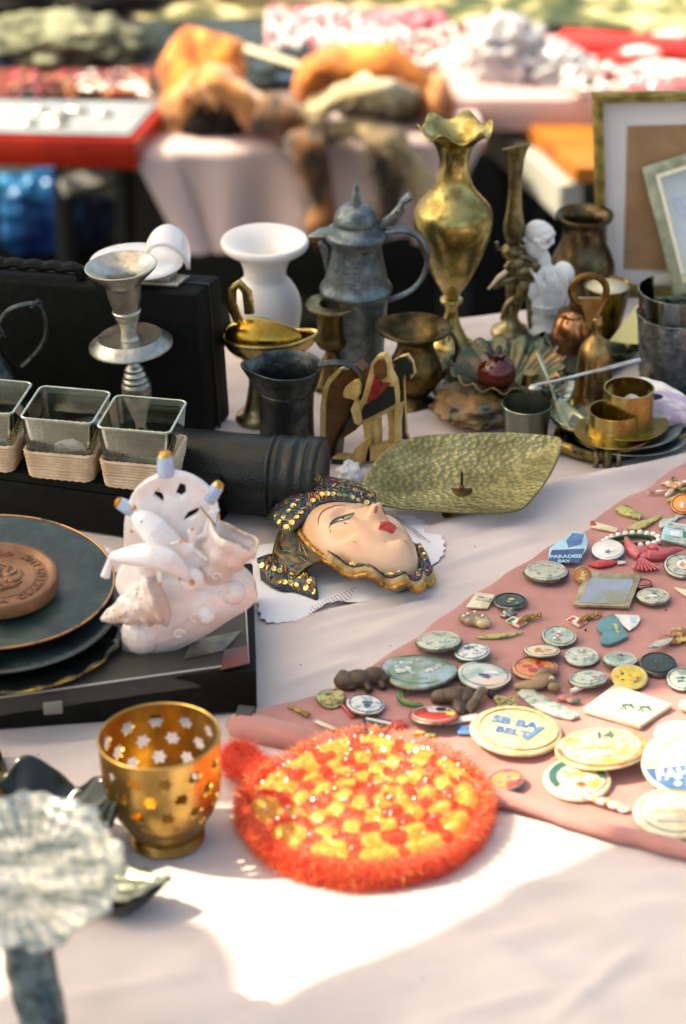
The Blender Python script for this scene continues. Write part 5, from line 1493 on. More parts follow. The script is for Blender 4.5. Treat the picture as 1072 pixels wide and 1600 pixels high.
for s_ in (-1, 1):
    decal('eyelid', [(0.11, 0.16 * s_), (0.19, 0.30 * s_), (0.225, 0.44 * s_), (0.19, 0.60 * s_), (0.12, 0.74 * s_), (0.075, 0.54 * s_), (0.07, 0.32 * s_)], EYE)
    decal('eyelid_shade', [(0.10, 0.21 * s_), (0.145, 0.34 * s_), (0.15, 0.46 * s_), (0.12, 0.60 * s_), (0.09, 0.50 * s_), (0.08, 0.34 * s_)], M('iris_cream', S(216, 214, 180), S(110, 130, 100), rough=0.3, ns=120), 0.0006)
    line('eyeliner', [(0.12, 0.16 * s_), (0.175, 0.28 * s_), (0.21, 0.42 * s_), (0.18, 0.58 * s_), (0.09, 0.80 * s_)], 0.0008, LIN, 0.0005)
    line('eyebrow', [(0.32, 0.12 * s_), (0.43, 0.28 * s_), (0.47, 0.48 * s_), (0.40, 0.68 * s_), (0.30, 0.80 * s_)], 0.00055, LIN)
    for a, b in ((0.02, 0.42), (-0.03, 0.60)): line('beauty_mark', [(a, b * s_), (a - 0.015, b * s_), (a - 0.03, b * s_)], 0.0007, LIN)
    decal('iris', [(0.095, 0.40 * s_), (0.125, 0.37 * s_), (0.15, 0.42 * s_), (0.13, 0.47 * s_), (0.10, 0.46 * s_)], LIN, 0.0008)
    line('lower_lash', [(0.09, 0.22 * s_), (0.02, 0.30 * s_)], 0.0003, LIN)
    decal('nostril', [(-0.225, 0.05 * s_), (-0.215, 0.10 * s_), (-0.235, 0.13 * s_), (-0.25, 0.08 * s_)], M('nostril', S(160, 100, 72), rough=0.6), 0.0002)

for a, b, c, d in ((-0.05, -0.62, -0.12, -0.58), (0.05, -0.80, 0.0, -0.84), (-0.62, -0.30, -0.64, -0.22), (-0.35, -0.72, -0.42, -0.68), (0.5, -0.2, 0.53, -0.12), (-0.72, 0.1, -0.75, 0.16)):
    line('paint_scratch', [(a, b), ((a + c) / 2 + .01, (b + d) / 2), (c, d)], 0.00022, LIN)
# braid around the face
GB = M('gold_braid', S(214, 166, 84), S(140, 96, 44), rough=0.35, metal=0.7, ns=160, c3=S(178, 128, 60), bump=0.7, bs=260, bdist=0.001)
def ringpt(th, f_, up=0.0):
    a, b = f_ * cos(th), f_ * sin(th)
    b *= (1 - 0.18 * max(-a, 0) ** 1.4)
    return C0 + U_ * a * HL + Vn * b * HW + Wn * up
def braid(parent, path, rr_, name='gold_braid', closed=False):
    path = [Vector(p) for p in path]
    N = len(path)
    q = MB()
    for ph in (0, 2.1, 4.2):
        pp = []
        for i, p in enumerate(path):
            t = (path[(i + 1) % N if closed else min(i + 1, N - 1)] - path[i - 1 if closed or i else 0]).normalized()
            s1 = t.orthogonal().normalized(); s2 = t.cross(s1)
            pp.append(p + (s1 * cos(i * 0.9 + ph) + s2 * sin(i * 0.9 + ph)) * rr_ * 0.55)
        q.tube(pp, rr_ * 0.62, seg=6, closed=closed)
    return q.build(name, GB, parent, angle=180)
def dens(path, step=0.0012):
    out = []
    for a, b in zip(path, path[1:]):
        k_ = max(1, int((b - a).length / step))
        out += [a.lerp(b, i / k_) for i in range(k_)]
    return out + [path[-1]]
FACEB = [ringpt(rad(a), 1.03, 0.004 + 0.004 * max(cos(rad(a)), 0)) for a in range(-118, 126, 4)]
braid(r, dens(FACEB), 0.0019)
# sequined cloth : dark hood with coloured threads
SEQ = M('dark_sequin_cloth', (0.006, 0.012, 0.010), (0.05, 0.008, 0.012), rough=0.35, ns=180, c3=(0.006, 0.05, 0.035), bump=0.8, bs=500, bdist=0.001, spec=0.8, contrast=0.08)
VEL = M('dark_gilt_stripes', (0.01, 0.010, 0.006), (0.12, 0.09, 0.03), rough=0.3, metal=0.4, ns=60, stretch=(1, 1, 6), contrast=0.06)
SQG = M('sequin_gold', S(250, 222, 130), S(220, 176, 90), rough=0.18, metal=1, ns=300)
THR = [M('thread_teal', S(30, 130, 120), rough=0.3, spec=0.8), M('thread_magenta', S(150, 30, 70), rough=0.3), M('thread_blue', S(50, 60, 140), rough=0.3), M('thread_gold', S(210, 170, 80), rough=0.3, metal=0.6)]
rs = random.Random(21)
def ribbon(name, A, B, mat, seq=0, thr=0, thick=0.0025, puff=0.004, rows=3, parent=r, n=12, seqr=0.0021):
    """padded band between two world-local paths"""
    a = crom(A, n); b = crom(B, n)
    def fn(u, v, off=0):
        i = u * (len(a) - 1); k_ = min(int(i), len(a) - 2); t = i - k_
        p, q_ = a[k_].lerp(a[k_ + 1], t), b[k_].lerp(b[k_ + 1], t)
        m_ = p.lerp(q_, v)
        bul = sin(pi * v) * puff + off
        return m_ + Vector((0, -0.35, 0.94)) * bul + Vector((0, 0, 0.0006 * noise.noise((u * 30, v * 6, 1))))
    o = MB().grid(fn, len(a) * 2, 10).build(name, mat, parent, solid=thick, angle=180)
    if seq:
        q = MB()
        for j in range(rows):
            for i in range(seq):
                u, v = (i + 0.5 + 0.5 * (j % 2)) / (seq + .5), (j + 0.6) / (rows + .2)
                u = min(u, 0.985)
                p = fn(u, v, thick * 0.5 + 0.0007)
                du = (fn(min(u + .02, 1), v) - fn(max(u - .02, 0), v)).normalized(); dv = (fn(u, min(v + .05, 1)) - fn(u, v - .05)).normalized()
                nn_ = du.cross(dv).normalized()
                if nn_.z < 0 and nn_.y > 0: nn_ = -nn_
                if nn_.dot(Vector((0, -0.5, 0.8))) < 0: nn_ = -nn_
                nn_ = (nn_ + Vector((rs.uniform(-.3, .3), rs.uniform(-.3, .3), rs.uniform(-.3, .3)))).normalized()
                x_ = nn_.orthogonal().normalized(); y_ = nn_.cross(x_)
                q.lathe([(seqr, 0), (seqr, 0.00025), (seqr * .3, 0.0001)], 10, M=basis(x_, y_, nn_, p))
        q.build('sequins', SQG, o)
    if thr:
        q = MB()
        for i in range(thr):
            u, v = rs.random(), rs.uniform(0.02, 0.98)
            q.mat(i % 4)
            u2, v2 = min(max(u + rs.gauss(0, .05), 0), 1), min(max(v + rs.gauss(0, .15), 0), 1)
            q.tube([fn(u, v, thick * .5 + .0003), fn((u + u2) / 2, (v + v2) / 2, thick * .5 + .0012), fn(u2, v2, thick * .5 + .0003)], 0.00028, seg=4)
        q.build('threads', THR, o, smooth=False)
    return o
W_ = lambda x, y, h: P(x, y, T + h) - r.location
# dark band between the braid and the hat brim (left of the face)
ribbon('hood', [ringpt(rad(a), 1.04, 0.0 + 0.003) for a in (-100, -70, -40, -10, 20, 50, 80)], [W_(452, 915, 0.004), W_(428, 880, 0.012), W_(436, 835, 0.018), W_(462, 800, 0.018), W_(505, 775, 0.014), W_(560, 785, 0.010), W_(600, 800, 0.006)], VEL, puff=0.007, thr=60)
# brim
ribbon('sequined_brim', [W_(416, 814, 0.012), W_(434, 786, 0.018), W_(456, 760, 0.022), W_(484, 744, 0.026), W_(520, 750, 0.026), W_(555, 758, 0.024), W_(584, 774, 0.018)], [W_(446, 842, 0.020), W_(468, 822, 0.026), W_(486, 804, 0.029), W_(504, 788, 0.031), W_(528, 786, 0.030), W_(556, 792, 0.027), W_(587, 803, 0.022)], SEQ, seq=17, thr=420, rows=4, puff=0.007, thick=0.004)
# tuft at the lower left
ribbon('sequined_tuft', [W_(402, 876, 0.010), W_(425, 868, 0.012), W_(455, 875, 0.010), W_(490, 905, 0.008)], [W_(410, 905, 0.004), W_(436, 922, 0.004), W_(462, 926, 0.003), W_(496, 938, 0.003)], SEQ, seq=8, thr=260, rows=4, puff=0.006, thick=0.003)
# rose
ro = MB()
rc = W_(487, 756, 0.034)
for j in range(26):
    a = j * 1.1; q_ = 0.0012 + j * 0.00031
    c = rc + Vector((cos(a) * q_, sin(a) * q_ * 0.9, 0.003 - j * 0.00012))
    def pt(u, v, a=a, q_=q_, c=c):
        th = a - 0.7 + 1.4 * u
        return rc + Vector((cos(th) * q_ * (1 + .25 * v), sin(th) * q_ * (1 + .25 * v), 0.003 - j * 0.00014 + 0.0035 * v * sin(pi * u)))
    ro.grid(pt, 6, 3)
ro.build('ribbon_rose', M('rose_gold_satin', S(214, 180, 84), S(180, 140, 60), rough=0.4, ns=80, sheen=0.3), r, solid=0.0004, angle=180)
# collar ruffle around the chin
def ruf(a, f_, up, i): return ringpt(rad(a), f_ * (1 + 0.035 * sin(i * 1.25 + 2 * noise.noise((i * .21, 0, 0))) + 0.04 * noise.noise((i * .45, 3, 0))), up + 0.0028 * sin(i * 1.1 + 1))
angs = list(range(-100, -266, -5))
inn = [ringpt(rad(a), 0.985, 0.002) for i, a in enumerate(angs)]
mid = [ruf(a, 1.18, 0.009, i) for i, a in enumerate(angs)]
out = [ruf(a, 1.245, 0.003, i) for i, a in enumerate(angs)]
for L_ in (inn, mid, out):
    for p in L_: p.z = max(p.z, 0.0045)
ribbon('sequined_ruffle', inn, mid, SEQ, thr=700, seq=26, rows=2, puff=0.003, seqr=0.0013, n=5)
ribbon('gold_cloth_ruffle', mid, out, M('gold_satin', S(196, 164, 104), S(150, 118, 66), rough=0.45, ns=90, bump=0.6, sheen=.3), puff=0.001, thick=0.0006, n=5)
braid(r, dens(crom(out, 5)), 0.0016, 'ruffle_braid')
# ================================================================== badges and pins on the rose cloth
GP = 'badges and pins spread on the rose cloth'
CR = lambda n, c1, c2, c3=None, ns=120, rough=0.3, **k: M(n, c1, c2, rough=rough, ns=ns, c3=c3, coat=0.5, contrast=0.1, bump=0.08, bs=400, **k)
TIN = M('tin_back', S(150, 146, 130), S(90, 84, 70), rough=0.4, metal=0.9, ns=200)
ENAM = {
 'cream': CR('enamel_cream', S(222, 210, 176), S(212, 192, 150), S(226, 216, 186), ns=70),
 'tan': CR('enamel_tan', S(218, 200, 160), S(196, 172, 128), ns=60),
 'white': CR('enamel_white', S(232, 228, 220), S(214, 208, 200)),
 'greygreen': CR('enamel_greygreen', S(166, 172, 150), S(110, 126, 116), S(196, 190, 168), ns=260),
 'palegreen': CR('enamel_palegreen', S(170, 186, 166), S(120, 144, 130), S(204, 204, 186), ns=200),
 'turq': CR('enamel_turquoise', S(150, 182, 170), S(190, 190, 176), S(128, 160, 150), ns=150),
 'blackgreen': CR('enamel_blackgreen', S(26, 40, 34), S(44, 58, 48), ns=160),
 'yellow': CR('enamel_yellow', S(232, 196, 64), S(196, 176, 70), ns=150),
 'orange': CR('enamel_orange', S(220, 120, 60), S(196, 70, 40), S(206, 150, 80), ns=90),
 'landscape': CR('enamel_landscape', S(108, 140, 110), S(150, 176, 186), S(136, 150, 128), ns=85),
 'pastel': CR('enamel_pastel', S(140, 172, 156), S(226, 196, 170), S(206, 208, 200), ns=45),
 'whiteblue': CR('enamel_whiteblue', S(214, 220, 220), S(140, 160, 176), S(226, 220, 206), ns=260),
 'olive': CR('enamel_olive', S(170, 160, 80), S(110, 120, 60), S(190, 180, 110), ns=260),
 'red': CR('enamel_red', S(190, 50, 36), S(160, 36, 28)),
 'yorange': CR('enamel_yelloworange', S(216, 180, 116), S(206, 150, 86), S(214, 198, 166), ns=50),
 'orangeglow': CR('enamel_orangeglow', S(240, 150, 30), S(220, 110, 20), ns=30),
 'teal': CR('enamel_teal', S(66, 120, 128), S(90, 140, 140), ns=90),
 'skyblue': CR('enamel_sky', S(150, 196, 214), S(176, 210, 220), ns=60),
 'blue': CR('enamel_blue', S(60, 100, 150), S(90, 130, 170), ns=60),
 'navy': CR('enamel_navy', S(40, 64, 110), S(60, 84, 130), ns=60),
 'green': CR('enamel_green', S(40, 110, 60), S(60, 130, 70), ns=60),
 'dgreen': CR('enamel_dgreen', S(38, 84, 70), S(60, 110, 96), ns=140),
 'pink': CR('plastic_pink', S(196, 92, 96), S(184, 80, 84), ns=40, rough=0.35),
 'purple': CR('enamel_lilac', S(222, 200, 214), S(240, 230, 220), ns=60),
 'brown': M('carved_wood_brown', S(96, 78, 58), S(58, 44, 32), rough=0.45, ns=70, c3=S(80, 62, 44), bump=0.3),
 'dtan': M('carved_tan', S(160, 132, 98), S(124, 100, 72), rough=0.5, ns=60),
 'silverpin': M('pin_silver', S(190, 186, 170), S(120, 116, 100), rough=0.3, metal=0.9, ns=200),
 'goldpin': M('pin_gold', S(206, 170, 96), S(140, 110, 56), rough=0.3, metal=0.9, ns=200),
 'mirror': M('hazy_mirror', S(178, 186, 200), S(170, 162, 130), rough=0.2, metal=0.7, ns=30),
 'mframe': M('mirror_frame', S(150, 142, 108), S(190, 182, 150), rough=0.4, metal=0.6, ns=140),
 'black': M('black_paint', (0.01, 0.012, 0.010), rough=0.3),
}
EN = ENAM
def badge(x, y, rx, ry, mat, label, name='button_badge', slant=0.0, thick=None, rim=None, marks=None, crimp=0, z=T2, lift=0, wave=0):
    """round badge seen as an ellipse rx, ry; slant = lean sideways in degrees"""
    p = P(x, y, z)
    k = depth(p) / F
    R_ = rx * k
    e = elev(p)
    ax_ = math.asin(min(ry / rx, 0.999)) - e
    th = (thick or 5) * k
    dz = R_ * abs(sin(ax_)) + R_ * abs(sin(rad(slant))) * 0.7 + lift * k
    r = root(name, label, 'badge', Vector((p.x, p.y, z + dz + 0.0003)), 0, GP)
    if ax_ != 0: r.location.y = p.y - (dz / math.tan(e)) * 0 
    # keep it on the pixel: shift along the ray to the raised height
    q = P(x, y, z + dz + th * 0.7); r.location = Vector((q.x, q.y, z + dz + 0.0003))
    r.rotation_euler = (ax_, rad(slant), 0)
    n_ = 56
    fr = (lambda t, a, h, i: (a * (1 + 0.03 * cos(t * crimp)) if i < 3 else a, h)) if crimp else None
    if wave: fr = lambda t, a, h, i: (a * (1 + 0.02 * sin(3 * t)), h + wave * k * sin(2 * t + x) * (a / R_) ** 2)
    b = MB().lathe([(R_ * .9, 0), (R_, 0.15 * th), (R_ * 1.0, 0.5 * th), (R_ * .97, .78 * th)], n_, fr=fr)
    b.build('rim', rim or TIN, r, angle=60)
    f_ = [(R_ * .975, .74 * th), (R_ * .93, .9 * th), (R_ * .75, th), (R_ * .4, 1.12 * th), (0.00001, 1.16 * th)]
    MB().lathe(f_, n_, fr=fr, cap=False).build('face', EN[mat], r, angle=180)
    top = 1.18 * th + 0.00015
    q = MB(); ns_ = 34
    rr0 = R_ * 0.84
    q.tube([(rr0 * cos(2 * pi * i / ns_), rr0 * sin(2 * pi * i / ns_), top - 0.00042) for i in range(ns_)], 0.00028, closed=True, seg=5)
    q.build('border_line', EN[('dgreen', 'navy', 'goldpin', 'black', 'white')[int(x * 7 + y) % 5]], r)
    if marks: marks(r, R_, top, k)
    elif not crimp:
        rq = random.Random(int(x * 3 + y)); c_ = ('olive', 'navy', 'red', 'dgreen', 'white', 'blue')
        for j in range(3):
            w0 = rq.uniform(.12, .3); cx_, cy_ = rq.uniform(-.3, .3), rq.uniform(-.35, .35)
            sh = rq.choice((star(5, w0, w0 * .45), ell(0, 0, w0, w0 * .6, 10), [(-w0, -w0 * .4), (w0, -w0 * .3), (w0 * .7, w0 * .5), (-w0 * .8, w0 * .3)]))
            mk(r, [(a + cx_, b + cy_) for a, b in sh], EN[rq.choice(c_)], top - 0.0001 + j * 0.00004, R_, 'printed_motif')
    return r
def mk(parent, outl, mat, z, R_, name='emblem', h=0.00012):
    MB().prism([(a * R_, b * R_) for a, b in outl], h, z0=z).build(name, mat, parent, smooth=False)
def ringm(parent, r0, r1, mat, z, R_, a0=0, a1=360, name='ring'):
    n_ = 40; q = MB()
    def fn(u, v):
        a = rad(a0 + (a1 - a0) * u); rr_ = (r0 + (r1 - r0) * v) * R_
        return (rr_ * cos(a), rr_ * sin(a), z + 0.0002 - 0.0003 * (rr_ / R_) ** 2)
    q.grid(fn, n_, 3).build(name, mat, parent, angle=180)
def ell(cx, cy, rx, ry, n=20): return [(cx + rx * cos(2 * pi * i / n), cy + ry * sin(2 * pi * i / n)) for i in range(n)]
def blobs(cols, n_, s0, seed, spread=0.6):
    def f_(r, R_, top, k):
        q = random.Random(seed)
        for c in cols:
            mb = MB()
            for i in range(n_):
                a, d = q.uniform(0, 2 * pi), spread * math.sqrt(q.random())
                w0, w1 = q.uniform(.4, 1.2) * s0, q.uniform(.4, 1) * s0
                rr_ = d
                mb.prism([(x * R_, y * R_) for x, y in ell(d * cos(a), d * sin(a), w0, w1, 9)], 0.0001, z0=top - 0.0001 - 0.0003 * rr_ * rr_ + 0.00003 * i)
            mb.build('printed_design', EN[c] if isinstance(c, str) else c, r, smooth=False)
    return f_
def m21(r, R_, top, k):
    ringm(r, 0.80, 0.9, M('print_specks', S(196, 150, 96), S(236, 214, 160), rough=0.4, ns=320), top + .0001, R_, name='dotted_border')
    B_ = EN['blue']
    M_ = Matrix.Translation((-0.02 * R_, 0.20 * R_, top)) @ Matrix.Rotation(rad(-16), 4, 'Z')
    text(r, 'SB BA', R_ * 0.40, M_, B_)
    M_ = Matrix.Translation((-0.10 * R_, -0.20 * R_, top)) @ Matrix.Rotation(rad(-16), 4, 'Z')
    text(r, 'BELT', R_ * 0.34, M_, B_)
    mk(r, [(0.12, -0.45), (0.22, -0.50), (0.62, 0.06), (0.52, 0.10)], B_, top, R_, 'slanted_stroke')
def m22(r, R_, top, k):
    ringm(r, 0.86, 0.97, EN['orange'], top - .0002, R_, 180, 400, 'orange_edge')
    text(r, '14', R_ * 0.42, Matrix.Translation((0.1 * R_, 0.5 * R_, top)), EN['dgreen'])
    mk(r, [(-0.55, -0.18), (0.2, -0.28), (0.25, -0.42), (-0.2, -0.5), (-0.6, -0.32)], M('lilac_band', S(206, 200, 214), rough=0.4), top, R_, 'band')
    text(r, 'anniversary', R_ * 0.16, Matrix.Translation((-0.05 * R_, -0.08 * R_, top)), EN['olive'])
    mk(r, [(-0.1, -0.70), (0.35, -0.66), (0.4, -0.84), (0.0, -0.92)], EN['yellow'], top - .0003, R_, 'yellow_patch')
def m23(r, R_, top, k):
    ringm(r, 0.62, 0.82, EN['dgreen'], top, R_, -5, 215, 'green_band')
    q = MB()
    for a, b, c, d in ((0, .12, .2, .09), (-.2, .0, .06, .16), (.17, .02, .06, .16), (-.3, .2, .1, .07), (.26, .2, .09, .04)): q.prism([(p[0] * R_, p[1] * R_) for p in ell(a - .05, b + 0.02, c, d, 12)], 0.00015, z0=top)
    q.build('animal_emblem', EN['olive'], r, smooth=False)
    mk(r, ell(0.06, -0.38, .17, .12), EN['orange'], top, R_, 'orange_dot'); mk(r, ell(0.06, -0.38, .08, .05), EN['red'], top + .0002, R_, 'red_dot')
    mk(r, [(.3, -.3), (.62, -.12), (.6, -.35), (.4, -.55)], EN['yellow'], top, R_, 'yellow_patch')
def m24(r, R_, top, k):
    ringm(r, 0.6, 0.97, EN['yellow'] if False else M('pale_yellow', S(240, 220, 140), S(244, 232, 190), rough=0.3, ns=30), top, R_, 60, 200, 'yellow_arc')
    mk(r, [(-.93, -.22), (-.4, -.20), (.3, -.13), (.93, -.05), (.8, -.5), (.45, -.85), (0, -.93), (-.45, -.85), (-.8, -.52)], EN['blue'], top - .0003, R_, 'blue_band', 0.0005)
    text(r, 'FAHR', R_ * 0.46, Matrix.Translation((-0.12 * R_, -0.44 * R_, top + 0.0005)) @ Matrix.Rotation(rad(4), 4, 'Z'), EN['white'])
    mk(r, ell(-0.18, -.74, .09, .07), EN['white'], top + .0004, R_, 'dot'); mk(r, ell(0.12, -.74, .09, .07), EN['white'], top + .0004, R_, 'dot')
def m26(r, R_, top, k):
    q = MB(); y0 = 0.0
    for x_, w0, h_ in ((-.45, .18, .10), (-.3, .2, .16), (-.1, .04, .42), (-.04, .16, .2), (.14, .24, .14), (.36, .1, .22), (.5, .2, .1)):
        q.prism([(a * R_, b * R_) for a, b in ((x_ - w0 / 2, y0), (x_ + w0 / 2, y0), (x_ + w0 * .45, y0 + h_), (x_ - w0 * .4, y0 + h_))], 0.0001, z0=top)
    q.build('town_drawing', M('sepia_print', S(190, 160, 130), S(214, 196, 172), rough=0.6, ns=400), r, smooth=False)
    mk(r, [(-.7, -.05), (.7, -.05), (.7, -.09), (-.7, -.09)], M('sepia_print', (1, 1, 1)), top, R_, 'line')
    mk(r, [(-.5, -.34), (.5, -.34), (.46, -.44), (-.46, -.44)], M('grey_print', S(206, 196, 180), rough=.6), top, R_, 'line')
def m4(r, R_, top, k): mk(r, ell(.15, 0, .45, .4), EN['white'], top, R_, 'pale_centre'); mk(r, [(-.2, -.1), (0, .22), (.15, .0), (.05, -.25)], EN['orange'], top + .0002, R_, 'red_shape')
def m20(r, R_, top, k): mk(r, [(-.2, .1), (.5, .1), (.6, .6), (.1, .8), (-.3, .6)], EN['white'], top, R_, 'white_patch'); mk(r, ell(.3, .4, .22, .25), EN['black'], top + .0002, R_, 'black_emblem'); mk(r, ell(.65, -.05, .18, .25), EN['yellow'], top, R_, 'yellow_patch')
BD = [
 (853, 893, 35, 15, 'greygreen', 'pale grey tin badge with a crimped edge, just below the blue sign badge', dict(crimp=30, thick=8)),
 (950, 859, 26, 16, 'white', 'plain cream white badge with a blue edge just left of the pearl bracelet', dict(rim=EN['blue'], slant=-4)),
 (1021, 932, 27, 12, 'greygreen', 'small speckled green oval badge right of the square mirror', dict(thick=6)),
 (1066, 884, 29, 19, 'greygreen', 'grey green badge with a white and red centre, below the pink bird', dict(marks=m4)),
 (874, 994, 28, 16, 'turq', 'pale turquoise round badge left of the blue mitten pin', dict(marks=blobs(['white', 'pink'], 5, .12, 3, .5))),
 (847, 1017, 29, 9.5, 'cream', 'small cream oval badge with a red streak under the pale turquoise badge', dict(marks=blobs(['orange'], 4, .2, 5, .4), thick=4)),
 (909, 1026, 28, 15, 'palegreen', 'speckled pale green badge between the blue mitten pin and the yellow badge', dict(marks=blobs(['greygreen', 'white'], 8, .12, 7))),
 (969, 1031, 28, 10.5, 'turq', 'flat grey green oval badge touching the black green badge', dict(thick=6)),
 (1028, 1037, 30, 18, 'blackgreen', 'dark bottle green badge with a tiny gold mark', dict(marks=blobs(['goldpin'], 2, .08, 9, .2), thick=7)),
 (1066, 1061, 25, 18, 'palegreen', 'pale grey badge cut by the right edge beside the yellow badge', {}),
 (983, 1058, 30, 20, 'yellow', 'bright yellow badge with green and red print', dict(marks=blobs(['green', 'orange'], 5, .1, 2, .6))),
 (836, 1044, 37, 18, 'orange', 'orange and red badge partly hidden behind the tan dog brooch', dict(marks=blobs(['red'], 4, .25, 12, .4))),
 (797, 939, 27, 12, 'blackgreen', 'black and green oval badge with a pale leaf print near the cloth edge', dict(marks=blobs(['olive'], 4, .18, 15, .6))),
 (686, 1002, 36, 14, 'palegreen', 'pale marbled badge with a crimped rim above the large landscape badge', dict(crimp=26, thick=8, slant=-3)),
 (738, 1019, 29, 14, 'whiteblue', 'pale blue marbled badge right of the crimped marbled badge', dict(thick=6, slant=-5, rim=EN['dgreen'])),
 (656, 1048, 60, 26, 'landscape', 'large oval badge with a green landscape picture beside the brown bear', dict(marks=blobs(['whiteblue', 'palegreen'], 9, .11, 17), wave=3, thick=6)),
 (757, 1056, 43, 21, 'pastel', 'pastel marbled badge overlapped by the wooden brooch pair', dict(slant=4, thick=7, wave=2)),
 (571, 1101, 31, 16, 'whiteblue', 'white and blue glazed badge beside the red drop pin', dict(slant=5, thick=6)),
 (678, 1118, 39, 13, 'red', 'red oval badge with a black and white emblem under the green crescent', dict(marks=m20, thick=6)),
 (806, 1141, 72, 37, 'tan', 'large cream badge with bold blue lettering', dict(marks=m21, slant=3, thick=9, rim=EN['tan'])),
 (940, 1169, 72, 31, 'yorange', 'large yellow orange badge bearing the number 14', dict(marks=m22, slant=-4, thick=7, rim=EN['yorange'])),
 (902, 1217, 53, 32, 'cream', 'cream badge with a green ring and small animal, in front of the number 14 badge', dict(marks=m23, thick=9, rim=EN['cream'])),
 (1062, 1150, 42, 24, 'purple', 'white and lilac plaid badge behind the blue banded badge', dict(marks=blobs(['pink', 'white'], 5, .1, 19))),
 (1066, 1190, 63, 48, 'white', 'large white badge with a yellow arc and a blue band reading FAHR', dict(marks=m24, thick=8, rim=EN['white'], slant=-3)),
 (1054, 1270, 64, 38, 'cream', 'large cream badge with a faint town drawing, nearest the front roll', dict(marks=m26, thick=8, rim=EN['cream'])),
 (791, 1219, 29, 16, 'orange', 'small tilted orange and teal badge alone on the front roll of the cloth', dict(rim=EN['teal'], slant=-10, thick=7, marks=blobs(['teal'], 4, .2, 23, .6))),
 (920, 1060, 32, 13, 'palegreen', 'pale green oval badge under the red and white pen', dict(slant=-6)),
 (1068, 787, 20, 16, 'orangeglow', 'glowing orange yellow oval badge at the upper right edge', dict(thick=5, slant=-8)),
 (516, 1091, 23, 14, 'olive', 'small crumpled yellow green badge near the left corner of the cloth', dict(wave=4, crimp=0)),
 (909, 897, 15, 16, 'orange', 'small orange and yellow oval badge behind the square mirror', dict(marks=blobs(['yellow', 'cream'], 4, .2, 27, .4), slant=8)),
 (1003, 912, 17, 6, 'pink', 'tiny rose pink oval badge under the grey green badge with red centre', {}),
]
for x, y, rx_, ry_, m_, lb_, kw in BD:
    if m_ == 'tan' or x > 0: badge(x, y, rx_, ry_, m_, lb_, **kw)

def flatpin(name, cat, label, outl, mat, h=3, z=T2, lift=0, tilt=(0, 0), dome=0.0, bevel=0.0003, extra=None, taper=1.0):
    """outline given in photo pixels, laid on the cloth (z) and raised by h px"""
    pts = [P(x, y, z) for x, y in outl]
    c = sum(pts, Vector()) / len(pts)
    r = root(name, label, cat, Vector((c.x, c.y, z + 0.0003)), 0, GP)
    k = px(r)
    o = [(p.x - c.x, p.y - c.y) for p in pts]
    if sum(o[i][0] * o[(i + 1) % len(o)][1] - o[(i + 1) % len(o)][0] * o[i][1] for i in range(len(o))) < 0: o = o[::-1]
    MB().prism(o, h * k, z0=lift * k, taper=taper, dome=dome * k).build('body', EN[mat] if isinstance(mat, str) else mat, r, bevel=bevel, angle=35)
    def sub(outl2, mat2, nm='detail', z2=None, h2=0.8):
        q = [P(x, y, z + (h + lift) * k) for x, y in outl2]
        q = [(p.x - c.x, p.y - c.y) for p in q]
        if sum(q[i][0] * q[(i + 1) % len(q)][1] - q[(i + 1) % len(q)][0] * q[i][1] for i in range(len(q))) < 0: q = q[::-1]
        MB().prism(q, h2 * k, z0=(h + lift + dome + 0.2 if z2 is None else z2) * k).build(nm, EN[mat2] if isinstance(mat2, str) else mat2, r, smooth=False)
    if extra: extra(r, k, sub)
    r.rotation_euler = (rad(tilt[0]), rad(tilt[1]), 0)
    if tilt != (0, 0): r.location.z += 0.0006 * max(abs(tilt[0]), abs(tilt[1]))
    return r
def bl_ob(name, cat, label, base, balls, mat, z=T2, tubes=(), rm=1.0, extra=None):
    """sculpted small thing: balls (x, y photo px, height px, radius px)"""
    p = P(*base, z)
    r = root(name, label, cat, p + Vector((0, 0, 0.0003)), 0, GP)
    k = px(r); q = MB()
    def W3(x, y, h): return P(x, y, z + h * k) - r.location
    for b in balls: q.ball(W3(b[0], b[1], b[2]), (b[3] * k, (b[4] if len(b) > 4 else b[3]) * k, (b[5] if len(b) > 5 else b[3]) * k), nu=14, nv=9)
    for pts, rad_ in tubes: q.tube(crom([W3(*t) for t in pts], 4), [a * k for a in rad_], seg=8)
    q.build('body', EN[mat] if isinstance(mat, str) else mat, r, remesh=rm * k, smooth_it=2, angle=180)
    if extra: extra(r, k, W3)
    return r
# blue sign badge
def ex(r, k, sub):
    sub([(862, 868), (913, 866), (904, 884), (856, 882)], 'navy', 'text_plate'); sub([(884, 856), (894, 846), (912, 848), (908, 860), (888, 864)], 'blue', 'picture')
    c = P(884, 875, T2 + 5 * k) - r.location
    text(r, 'PARADISE', 0.0052, Matrix.Translation((c.x, c.y, 4.6 * k)) @ Matrix.Rotation(rad(2), 4, 'Z'), EN['skyblue'])
    c = P(881, 881, T2 + 5 * k) - r.location
    text(r, 'BAY', 0.0048, Matrix.Translation((c.x, c.y, 4.6 * k)), EN['skyblue'])
flatpin('sign_badge', 'badge', 'pale blue badge shaped like a building with a navy text plate', [(858, 868), (872, 858), (884, 855), (893, 845), (914, 849), (918, 858), (916, 868), (904, 884), (856, 882)], 'skyblue', 3, extra=ex, tilt=(8, 0))
# square mirror
def ex(r, k, sub): sub([(905, 945), (921, 910), (990, 914), (976, 947)], 'mirror', 'mirror_glass', h2=0.5)
flatpin('square_mirror', 'mirror', 'square pocket mirror with a worn metal frame', [(895, 951), (915, 905), (1002, 910), (983, 954)], 'mframe', 5, extra=ex, tilt=(4, 0))
